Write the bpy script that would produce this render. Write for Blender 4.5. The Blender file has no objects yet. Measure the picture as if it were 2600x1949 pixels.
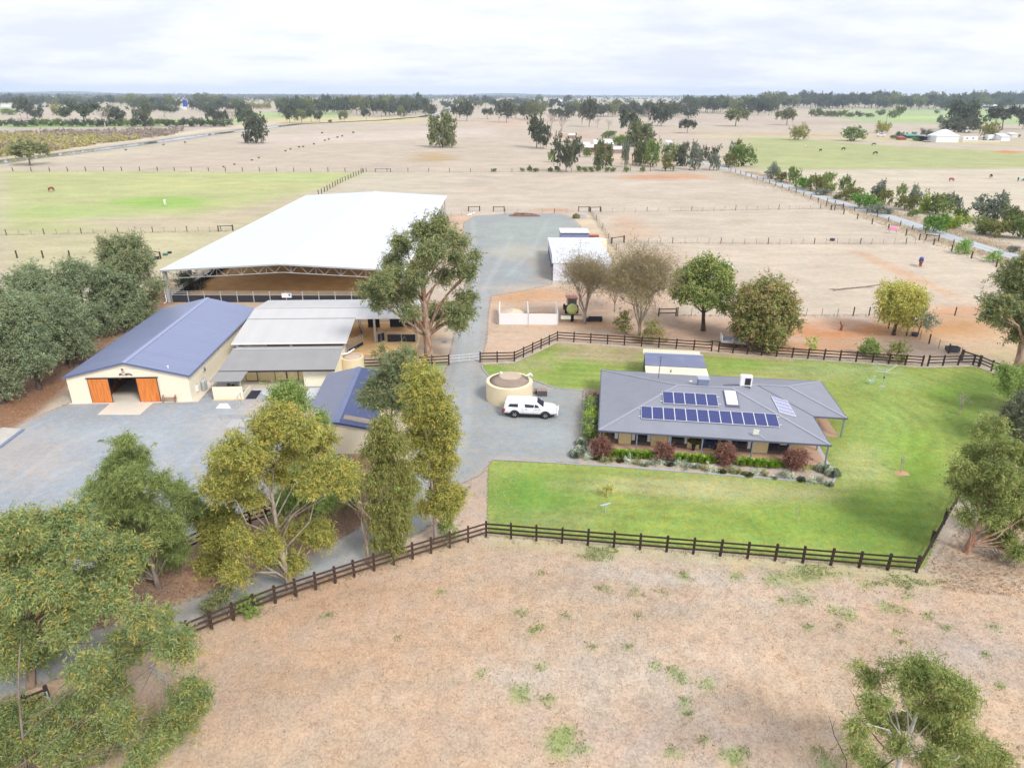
import bpy, bmesh, math, random
import numpy as np
from mathutils import Vector, Matrix

# ------------------------------------------------------------------ camera, sky, sun, exposure
scene = bpy.context.scene
PITCH = math.radians(22.892); ROLL = math.radians(0.23); CAM_H = 30.0; FPX = 1743.0
cam_data = bpy.data.cameras.new('camera'); cam = bpy.data.objects.new('camera', cam_data)
scene.collection.objects.link(cam); scene.camera = cam
cam_data.sensor_width = 36.0; cam_data.lens = 36.0*FPX/2600.0
cam_data.clip_start = 0.5; cam_data.clip_end = 40000.0
cam.matrix_world = Matrix.Translation((0, 0, CAM_H)) @ Matrix.Rotation(math.pi/2-PITCH, 4, 'X') @ Matrix.Rotation(ROLL, 4, 'Z')

SUN_EL, SUN_AZ = math.radians(44.0), math.radians(140.0)   # azimuth clockwise from +Y (the view direction): behind the camera, to the right
sun_data = bpy.data.lights.new('sun', 'SUN'); sun = bpy.data.objects.new('sun', sun_data)
scene.collection.objects.link(sun)
sun_data.energy = 1.5; sun_data.angle = math.radians(16.0); sun_data.color = (1.0, 0.95, 0.88)
sd = Vector((math.sin(SUN_AZ)*math.cos(SUN_EL), math.cos(SUN_AZ)*math.cos(SUN_EL), math.sin(SUN_EL)))
sun.rotation_euler = sd.to_track_quat('Z', 'Y').to_euler()

world = bpy.data.worlds.new('World'); scene.world = world; world.use_nodes = True
wt = world.node_tree; wt.nodes.clear()
def wn(t, **k):
    n = wt.nodes.new(t)
    for a, b in k.items(): setattr(n, a, b)
    return n
def wm(op, a, b=None):
    n = wn('ShaderNodeMath', operation=op)
    for i, v in enumerate((a, b)):
        if v is None: continue
        if isinstance(v, (int, float)): n.inputs[i].default_value = v
        else: wt.links.new(v, n.inputs[i])
    return n.outputs[0]
sky = wn('ShaderNodeTexSky', sky_type='NISHITA'); sky.sun_disc = False
sky.sun_elevation = SUN_EL; sky.sun_rotation = SUN_AZ; sky.dust_density = 2.0
tc = wn('ShaderNodeTexCoord'); sx = wn('ShaderNodeSeparateXYZ'); wt.links.new(tc.outputs['Generated'], sx.inputs[0])
zz = wm('ADD', wm('MAXIMUM', sx.outputs[2], 0.0), 0.15)
cx = wn('ShaderNodeCombineXYZ'); wt.links.new(wm('DIVIDE', sx.outputs[0], zz), cx.inputs[0]); wt.links.new(wm('DIVIDE', sx.outputs[1], zz), cx.inputs[1])
def wnoise(scale, det, rough, off):
    mp = wn('ShaderNodeMapping'); wt.links.new(cx.outputs[0], mp.inputs[0]); mp.inputs['Location'].default_value = off
    mp.inputs['Rotation'].default_value = (0, 0, 0.25); mp.inputs['Scale'].default_value = (0.8, 1.0, 1.0)
    n = wn('ShaderNodeTexNoise'); wt.links.new(mp.outputs[0], n.inputs['Vector'])
    n.inputs['Scale'].default_value = scale; n.inputs['Detail'].default_value = det; n.inputs['Roughness'].default_value = rough
    return n.outputs['Fac']
big = wnoise(0.5, 3.0, 0.5, (3.1, 7.7, 0)); small = wnoise(1.5, 8.0, 0.62, (11.3, 2.2, 0))
cl = wm('ADD', wm('MULTIPLY', big, 0.42), wm('MULTIPLY', small, 0.58))
ramp = wn('ShaderNodeValToRGB'); wt.links.new(cl, ramp.inputs[0])
ramp.color_ramp.elements[0].position = 0.40; ramp.color_ramp.elements[0].color = (4.45, 4.65, 5.25, 1)
ramp.color_ramp.elements[1].position = 0.64; ramp.color_ramp.elements[1].color = (6.15, 6.15, 6.2, 1)
e = ramp.color_ramp.elements.new(0.51); e.color = (5.4, 5.5, 5.9, 1)
mx = wn('ShaderNodeMix', data_type='RGBA'); mx.inputs[0].default_value = 0.93; mx.clamp_result = False
wt.links.new(sky.outputs[0], mx.inputs[6]); wt.links.new(ramp.outputs[0], mx.inputs[7])
bg = wn('ShaderNodeBackground'); bg.inputs['Strength'].default_value = 0.1
wt.links.new(mx.outputs[2], bg.inputs['Color'])
wo = wn('ShaderNodeOutputWorld'); wt.links.new(bg.outputs[0], wo.inputs[0])

scene.view_settings.view_transform = 'Standard'; scene.view_settings.look = 'None'
scene.view_settings.gamma = 1.0; scene.view_settings.use_curve_mapping = False
scene.view_settings.exposure = 0.96
scene.render.engine = 'CYCLES'
scene.cycles.max_bounces = 5; scene.cycles.diffuse_bounces = 4; scene.cycles.glossy_bounces = 2
scene.cycles.transparent_max_bounces = 8; scene.cycles.transmission_bounces = 2; scene.cycles.volume_bounces = 1
scene.cycles.use_denoising = True
scene.cycles.use_adaptive_sampling = True
scene.cycles.adaptive_threshold = 0.02
# ------------------------------------------------------------------ helpers
COL = scene.collection
_c, _s, _cr, _sr = math.cos(PITCH), math.sin(PITCH), math.cos(ROLL), math.sin(ROLL)
def ray(px, py):                       # surveyed directions (photo plan) -> world
    a, b = (px-1300.0)/FPX, (py-974.5)/FPX
    u, v = a*_cr+b*_sr, -a*_sr+b*_cr
    return (u, _c-v*_s, -_s-v*_c)
def G(px, py, z=0.0):
    d = ray(px, py); t = (z-CAM_H)/d[2]
    return Vector((d[0]*t, d[1]*t, z))
def V(px, py, Y):
    d = ray(px, py); t = Y/d[1]
    return Vector((d[0]*t, Y, CAM_H+d[2]*t))
def mpp(Y, z=0.0):                     # metres per photo pixel at that place
    return (Y*_c-(z-CAM_H)*_s)/FPX
def lin(r, g, b, k=1.0):
    f = lambda x: (x/255.0/12.92 if x <= 10 else ((x/255.0+0.055)/1.055)**2.4)
    return (f(r)*k, f(g)*k, f(b)*k)
rng = np.random.default_rng(7)

# ---- materials
def newmat(name):
    m = bpy.data.materials.new(name); m.use_nodes = True
    m.node_tree.nodes.clear(); return m
class NT:
    def __init__(s, m): s.t = m.node_tree
    def n(s, t, **k):
        x = s.t.nodes.new(t)
        for a, b in k.items(): setattr(x, a, b)
        return x
    def l(s, a, b): s.t.links.new(a, b)
    def math(s, op, a, b=None, c=None):
        x = s.n('ShaderNodeMath', operation=op)
        for i, v in enumerate((a, b, c)):
            if v is None: continue
            if isinstance(v, (int, float)): x.inputs[i].default_value = v
            else: s.l(v, x.inputs[i])
        return x.outputs[0]
    def noise(s, vec, scale, det=3.0, rough=0.55, dist=0.0):
        x = s.n('ShaderNodeTexNoise'); s.l(vec, x.inputs['Vector'])
        x.inputs['Scale'].default_value = scale; x.inputs['Detail'].default_value = det
        x.inputs['Roughness'].default_value = rough; x.inputs['Distortion'].default_value = dist
        return x.outputs['Fac']
    def mix(s, f, a, b, mode='MIX'):
        x = s.n('ShaderNodeMix', data_type='RGBA', blend_type=mode); x.clamp_result = False
        for i, v in ((0, f), (6, a), (7, b)):
            if isinstance(v, (int, float)): x.inputs[i].default_value = v
            elif isinstance(v, tuple): x.inputs[i].default_value = (*v[:3], 1)
            else: s.l(v, x.inputs[i])
        return x.outputs[2]
    def ramp(s, f, p0, p1):
        x = s.n('ShaderNodeMapRange'); x.interpolation_type = 'SMOOTHSTEP'
        s.l(f, x.inputs[0]); x.inputs[1].default_value = p0; x.inputs[2].default_value = p1
        return x.outputs[0]
    def scalec(s, col, f):
        x = s.n('ShaderNodeVectorMath', operation='SCALE'); s.l(col, x.inputs[0])
        if isinstance(f, (int, float)): x.inputs['Scale'].default_value = f
        else: s.l(f, x.inputs['Scale'])
        return x.outputs[0]
    def bump(s, h, strength, dist):
        x = s.n('ShaderNodeBump'); s.l(h, x.inputs['Height'])
        x.inputs['Strength'].default_value = strength; x.inputs['Distance'].default_value = dist
        return x.outputs[0]
    def bsdf(s, col, rough=0.7, normal=None, metal=0.0, spec=0.3):
        p = s.n('ShaderNodeBsdfPrincipled')
        if isinstance(col, tuple): p.inputs['Base Color'].default_value = (*col[:3], 1)
        else: s.l(col, p.inputs['Base Color'])
        if isinstance(rough, (int, float)): p.inputs['Roughness'].default_value = rough
        else: s.l(rough, p.inputs['Roughness'])
        p.inputs['Metallic'].default_value = metal; p.inputs['Specular IOR Level'].default_value = spec
        if normal is not None: s.l(normal, p.inputs['Normal'])
        return p.outputs[0]
    def out(s, sh):
        o = s.n('ShaderNodeOutputMaterial'); s.l(sh, o.inputs[0])
    def pos(s): return s.n('ShaderNodeNewGeometry').outputs['Position']
    def obj(s): return s.n('ShaderNodeTexCoord').outputs['Object']

def plain(name, col, rough=0.6, var=0.12, scale=1.5, metal=0.0, spec=0.3, dirt=None, bump=0.0):
    m = newmat(name); t = NT(m); p = t.obj()
    n1 = t.noise(p, scale, 4.0, 0.6); n2 = t.noise(p, scale*9, 3.0, 0.6)
    f = t.math('ADD', t.math('MULTIPLY', t.math('SUBTRACT', n1, 0.5), 2.2*var), t.math('MULTIPLY', t.math('SUBTRACT', n2, 0.5), 1.2*var))
    c = t.n('ShaderNodeRGB'); c.outputs[0].default_value = (*col, 1)
    cc = t.scalec(c.outputs[0], t.math('ADD', f, 1.0))
    if dirt: cc = t.mix(t.math('MULTIPLY', t.ramp(n1, 0.55, 0.75), 0.6), cc, dirt)
    t.out(t.bsdf(cc, rough, t.bump(n2, bump, 0.02) if bump else None, metal, spec)); return m
def corrugated(name, col, axis=0, pitch=0.19, depth=0.25, rough=0.42, var=0.07, sheet=0.0, spec=0.4, dirt=None):
    m = newmat(name); t = NT(m); p = t.obj(); sp = t.n('ShaderNodeSeparateXYZ'); t.l(p, sp.inputs[0])
    w = t.math('SINE', t.math('MULTIPLY', sp.outputs[axis], 2*math.pi/pitch))
    n1 = t.noise(p, 0.5, 4.0, 0.6); n2 = t.noise(p, 6.0, 3.0, 0.65)
    f = t.math('ADD', t.math('MULTIPLY', t.math('SUBTRACT', n1, 0.5), 2.5*var), t.math('MULTIPLY', t.math('SUBTRACT', n2, 0.5), 1.3*var))
    f = t.math('ADD', f, t.math('MULTIPLY', w, depth*0.22))
    if sheet:
        cell = t.n('ShaderNodeTexWhiteNoise', noise_dimensions='1D')
        t.l(t.math('FLOOR', t.math('DIVIDE', sp.outputs[axis], sheet)), cell.inputs['W'])
        f = t.math('ADD', f, t.math('MULTIPLY', t.math('SUBTRACT', cell.outputs[0], 0.5), 0.05))
    c = t.n('ShaderNodeRGB'); c.outputs[0].default_value = (*col, 1)
    cc = t.scalec(c.outputs[0], t.math('ADD', f, 1.0))
    if dirt: cc = t.mix(t.math('MULTIPLY', t.ramp(n1, 0.5, 0.8), 0.55), cc, dirt)
    t.out(t.bsdf(cc, rough, t.bump(w, depth, 0.012), 0.0, spec)); return m
def bark(name, a, b):
    m = newmat(name); t = NT(m); p = t.obj()
    mp = t.n('ShaderNodeMapping'); t.l(p, mp.inputs[0]); mp.inputs['Scale'].default_value = (1, 1, 0.35)
    n = t.noise(mp.outputs[0], 2.6, 4.0, 0.65)
    t.out(t.bsdf(t.mix(t.ramp(n, 0.38, 0.62), a, b), 0.9, t.bump(n, 0.5, 0.05), 0, 0.1)); return m
def leafmat(name, trans=0.28, var=0.35):
    m = newmat(name); t = NT(m)
    a = t.n('ShaderNodeAttribute'); a.attribute_name = 'tint'
    r = t.n('ShaderNodeObjectInfo').outputs['Random']
    c = t.scalec(a.outputs['Color'], t.math('ADD', t.math('MULTIPLY', t.math('SUBTRACT', r, 0.5), var), 1.0))
    d = t.bsdf(c, 0.6, None, 0, 0.25)
    tr = t.n('ShaderNodeBsdfTranslucent'); t.l(c, tr.inputs[0])
    x = t.n('ShaderNodeMixShader'); x.inputs[0].default_value = trans; t.l(d, x.inputs[1]); t.l(tr.outputs[0], x.inputs[2])
    t.out(x.outputs[0]); return m
def surf(name, grain=(0.35, 0.22, 0.18), warm=0.10, alpha=False, amp=1.0, bump=0.35, scales=(6.0, 0.9, 0.11), rough=0.95, stretch=(1, 1, 1), streak=0.0):
    """ground covering: colour from the 'tint' attribute, broken up by noise at three scales; soft edges from 'sd' (metres to the edge)"""
    m = newmat(name); t = NT(m); p = t.pos()
    mp = t.n('ShaderNodeMapping'); t.l(p, mp.inputs[0]); mp.inputs['Scale'].default_value = stretch; q = mp.outputs[0]
    a = t.n('ShaderNodeAttribute'); a.attribute_name = 'tint'
    n1 = t.noise(q, scales[0], 4.0, 0.7); n2 = t.noise(q, scales[1], 5.0, 0.65, 0.3); n3 = t.noise(q, scales[2], 4.0, 0.6, 0.4)
    f = 1.0
    for n, g in zip((n1, n2, n3), grain):
        f = t.math('ADD', t.math('MULTIPLY', t.math('SUBTRACT', n, 0.5), 2.2*g), f)
    f = t.math('ADD', t.math('MULTIPLY', t.math('SUBTRACT', t.noise(q, 0.022, 3.0, 0.6, 0.5), 0.5), 1.5*grain[2]), f)
    ms_ = t.n('ShaderNodeMapping'); t.l(p, ms_.inputs[0]); ms_.inputs['Scale'].default_value = (0.045, 0.16, 1); ms_.inputs['Rotation'].default_value = (0, 0, 0.06)
    f = t.math('ADD', t.math('MULTIPLY', t.math('SUBTRACT', t.noise(ms_.outputs[0], 1.0, 5.0, 0.68, 0.6), 0.5), 2.0*streak), f)
    f = t.math('MAXIMUM', f, 0.3)
    col = t.scalec(a.outputs['Color'], f)
    hue = t.noise(q, scales[1]*0.6, 4.0, 0.6)
    tintc = t.mix(t.ramp(hue, 0.35, 0.65), (1+warm, 1.0, 1-warm), (1-warm, 1.0, 1+warm))
    col = t.mix(1.0, col, tintc, 'MULTIPLY')
    sh = t.bsdf(col, rough, t.bump(t.math('ADD', n1, t.math('MULTIPLY', n2, 0.6)), bump, 0.05), 0, 0.12)
    if alpha:
        s_ = t.n('ShaderNodeAttribute'); s_.attribute_name = 'sd'
        e = t.math('ADD', s_.outputs['Fac'], t.math('MULTIPLY', t.math('SUBTRACT', t.noise(p, 1.3/amp, 5.0, 0.7), 0.5), 2.2*amp))
        tr = t.n('ShaderNodeBsdfTransparent'); x = t.n('ShaderNodeMixShader')
        t.l(t.ramp(e, -0.35*amp, 0.35*amp), x.inputs[0]); t.l(tr.outputs[0], x.inputs[1]); t.l(sh, x.inputs[2]); sh = x.outputs[0]
    t.out(sh); return m

# ---- objects
def tag(o, label=None, cat=None, group=None, kind=None):
    if label: o['label'] = label
    if cat: o['category'] = cat
    if group: o['group'] = group
    if kind: o['kind'] = kind
    return o
def link(name, data, parent=None):
    o = bpy.data.objects.new(name, data); COL.objects.link(o)
    if parent is not None: o.parent = parent
    return o
def empty(name, loc=(0, 0, 0), rz=0.0, label=None, cat=None, group=None):
    o = link(name, None); o.location = loc; o.rotation_euler = (0, 0, rz); o.empty_display_size = 0.2
    return tag(o, label, cat, group)
def mesh(name, verts, faces, mat, smooth=False):
    me = bpy.data.meshes.new(name); me.from_pydata([tuple(v) for v in verts], [], [tuple(f) for f in faces])
    if mat: me.materials.append(mat)
    if smooth: me.polygons.foreach_set('use_smooth', [True]*len(me.polygons))
    me.update(); return me
def npmesh(name, verts, faces, mat, tint=None, sd=None, smooth=False):
    """verts (N,3), faces (M,k) constant k"""
    me = bpy.data.meshes.new(name); nv, (nf, k) = len(verts), faces.shape
    me.vertices.add(nv); me.vertices.foreach_set('co', np.asarray(verts, np.float32).ravel())
    me.loops.add(nf*k); me.loops.foreach_set('vertex_index', faces.astype(np.int32).ravel())
    me.polygons.add(nf); me.polygons.foreach_set('loop_start', np.arange(0, nf*k, k, dtype=np.int32))
    me.polygons.foreach_set('loop_total', np.full(nf, k, np.int32))
    if smooth: me.polygons.foreach_set('use_smooth', np.ones(nf, bool))
    if tint is not None:
        at = me.attributes.new('tint', 'FLOAT_COLOR', 'POINT'); a = np.ones((nv, 4), np.float32); a[:, :3] = tint
        at.data.foreach_set('color', a.ravel())
    if sd is not None:
        at = me.attributes.new('sd', 'FLOAT', 'POINT'); at.data.foreach_set('value', np.asarray(sd, np.float32))
    me.materials.append(mat); me.update(calc_edges=True); return me
class MB:
    def __init__(s): s.v, s.f = [], []
    def add(s, vs, fs):
        k = len(s.v); s.v += [tuple(v) for v in vs]; s.f += [tuple(i+k for i in f) for f in fs]; return s
    def box(s, x0, x1, y0, y1, z0, z1):
        vs = [(x, y, z) for z in (z0, z1) for y in (y0, y1) for x in (x0, x1)]
        return s.add(vs, [(0, 2, 3, 1), (4, 5, 7, 6), (0, 1, 5, 4), (2, 6, 7, 3), (0, 4, 6, 2), (1, 3, 7, 5)])
    def cbox(s, c, d): return s.box(c[0]-d[0]/2, c[0]+d[0]/2, c[1]-d[1]/2, c[1]+d[1]/2, c[2]-d[2]/2, c[2]+d[2]/2)
    def bar(s, a, b, w, h=None, up=(0, 0, 1)):
        a, b = Vector(a), Vector(b); h = h or w; d = (b-a).normalized(); u = Vector(up)
        if abs(d.dot(u)) > 0.98: u = Vector((1, 0, 0))
        sdv = d.cross(u).normalized()*w/2; u2 = sdv.cross(d).normalized()*h/2
        vs = [p+i*sdv+j*u2 for p in (a, b) for i, j in ((-1, -1), (1, -1), (1, 1), (-1, 1))]
        return s.add(vs, [(0, 1, 2, 3), (7, 6, 5, 4), (0, 4, 5, 1), (1, 5, 6, 2), (2, 6, 7, 3), (3, 7, 4, 0)])
    def tube(s, pts, rad, n=8, cap=True):
        pts = [Vector(p) for p in pts]; rad = rad if isinstance(rad, (list, tuple)) else [rad]*len(pts); k = len(s.v); m = len(pts)
        for i, p in enumerate(pts):
            d = (pts[min(i+1, m-1)]-pts[max(i-1, 0)]).normalized(); u = Vector((0, 0, 1)) if abs(d.z) < 0.95 else Vector((1, 0, 0))
            a = d.cross(u).normalized(); b = d.cross(a).normalized()
            for j in range(n):
                t = 2*math.pi*j/n; s.v.append(tuple(p+(a*math.cos(t)+b*math.sin(t))*rad[i]))
        for i in range(m-1):
            for j in range(n):
                s.f.append((k+i*n+j, k+i*n+(j+1) % n, k+(i+1)*n+(j+1) % n, k+(i+1)*n+j))
        if cap:
            s.f.append(tuple(k+j for j in range(n))[::-1]); s.f.append(tuple(k+(m-1)*n+j for j in range(n)))
        return s
    def slab(s, pts, t, n=(0, 0, -1)):
        """polygon pts thickened by t along n"""
        pts = [Vector(p) for p in pts]; n = Vector(n)*t; m = len(pts)
        return s.add(pts+[p+n for p in pts], [tuple(range(m)), tuple(range(2*m-1, m-1, -1))]+[(i, i+m, (i+1) % m+m, (i+1) % m) for i in range(m)])
    def lathe(s, prof, n=32, c=(0, 0, 0)):
        k = len(s.v)
        for r, z in prof:
            for j in range(n):
                t = 2*math.pi*j/n; s.v.append((c[0]+r*math.cos(t), c[1]+r*math.sin(t), c[2]+z))
        for i in range(len(prof)-1):
            for j in range(n): s.f.append((k+i*n+j, k+i*n+(j+1) % n, k+(i+1)*n+(j+1) % n, k+(i+1)*n+j))
        s.f.append(tuple(k+j for j in range(n))[::-1]); s.f.append(tuple(k+(len(prof)-1)*n+j for j in range(n)))
        return s
    def mesh(s, name, mat, smooth=False): return mesh(name, s.v, s.f, mat, smooth)
    def build(s, name, mat, parent=None, smooth=False): return link(name, s.mesh(name, mat, smooth), parent)
def part(name, mat, parent, *boxes):
    m = MB()
    for b in boxes: m.box(*b)
    return m.build(name, mat, parent)
def bevel(o, w=0.03, seg=2):
    md = o.modifiers.new('bevel', 'BEVEL'); md.width = w; md.segments = seg; md.limit_method = 'ANGLE'; return o

# ---- polygons and sheets
def seg_sd(P, poly):
    """signed distance (inside positive) from points P (N,2) to a closed polygon"""
    Q = np.asarray(poly, float); A, B = Q, np.roll(Q, -1, 0); best = np.full(len(P), 1e18); inside = np.zeros(len(P), bool)
    for a, b in zip(A, B):
        d = b-a; L2 = d@d+1e-12; t = np.clip(((P-a)@d)/L2, 0, 1); w = P-a-np.outer(t, d); best = np.minimum(best, (w*w).sum(1))
        cr = ((a[1] > P[:, 1]) != (b[1] > P[:, 1]))
        with np.errstate(divide='ignore', invalid='ignore'):
            xi = (b[0]-a[0])*(P[:, 1]-a[1])/(b[1]-a[1])+a[0]
        inside ^= cr & (P[:, 0] < xi)
    dd = np.sqrt(best); return np.where(inside, dd, -dd)
def line_d(P, pts):
    Q = np.asarray(pts, float); best = np.full(len(P), 1e18)
    for a, b in zip(Q[:-1], Q[1:]):
        d = b-a; t = np.clip(((P-a)@d)/(d@d+1e-12), 0, 1); w = P-a-np.outer(t, d); best = np.minimum(best, (w*w).sum(1))
    return np.sqrt(best)
def gp(pts): return [tuple(G(x, y)[:2]) for x, y in pts]
def sstep(x, a, b):
    t = np.clip((x-a)/(b-a), 0, 1); return t*t*(3-2*t)
def mixc(col, c, w): return col*(1-w[:, None])+np.asarray(c)[None]*w[:, None]
def sheet(name, poly, z, cell, mat, colfn, margin=1.0, kind='structure', hole=None):
    Q = np.asarray(poly); x0, y0 = Q.min(0)-margin; x1, y1 = Q.max(0)+margin
    nx, ny = int((x1-x0)/cell)+2, int((y1-y0)/cell)+2
    X, Y = np.meshgrid(x0+np.arange(nx)*cell, y0+np.arange(ny)*cell); P = np.stack([X.ravel(), Y.ravel()], 1)
    sd_ = seg_sd(P, poly)
    idx = np.arange(nx*ny).reshape(ny, nx); q = np.stack([idx[:-1, :-1], idx[:-1, 1:], idx[1:, 1:], idx[1:, :-1]], -1).reshape(-1, 4)
    q = q[(sd_[q] > -margin).any(1)]; used = np.unique(q); re = np.full(nx*ny, -1); re[used] = np.arange(len(used))
    P = P[used]; sd_ = sd_[used]
    o = link(name, npmesh(name, np.column_stack([P, np.full(len(P), z)]), re[q], mat, colfn(P, sd_), sd_))
    return tag(o, kind=kind)
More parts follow.
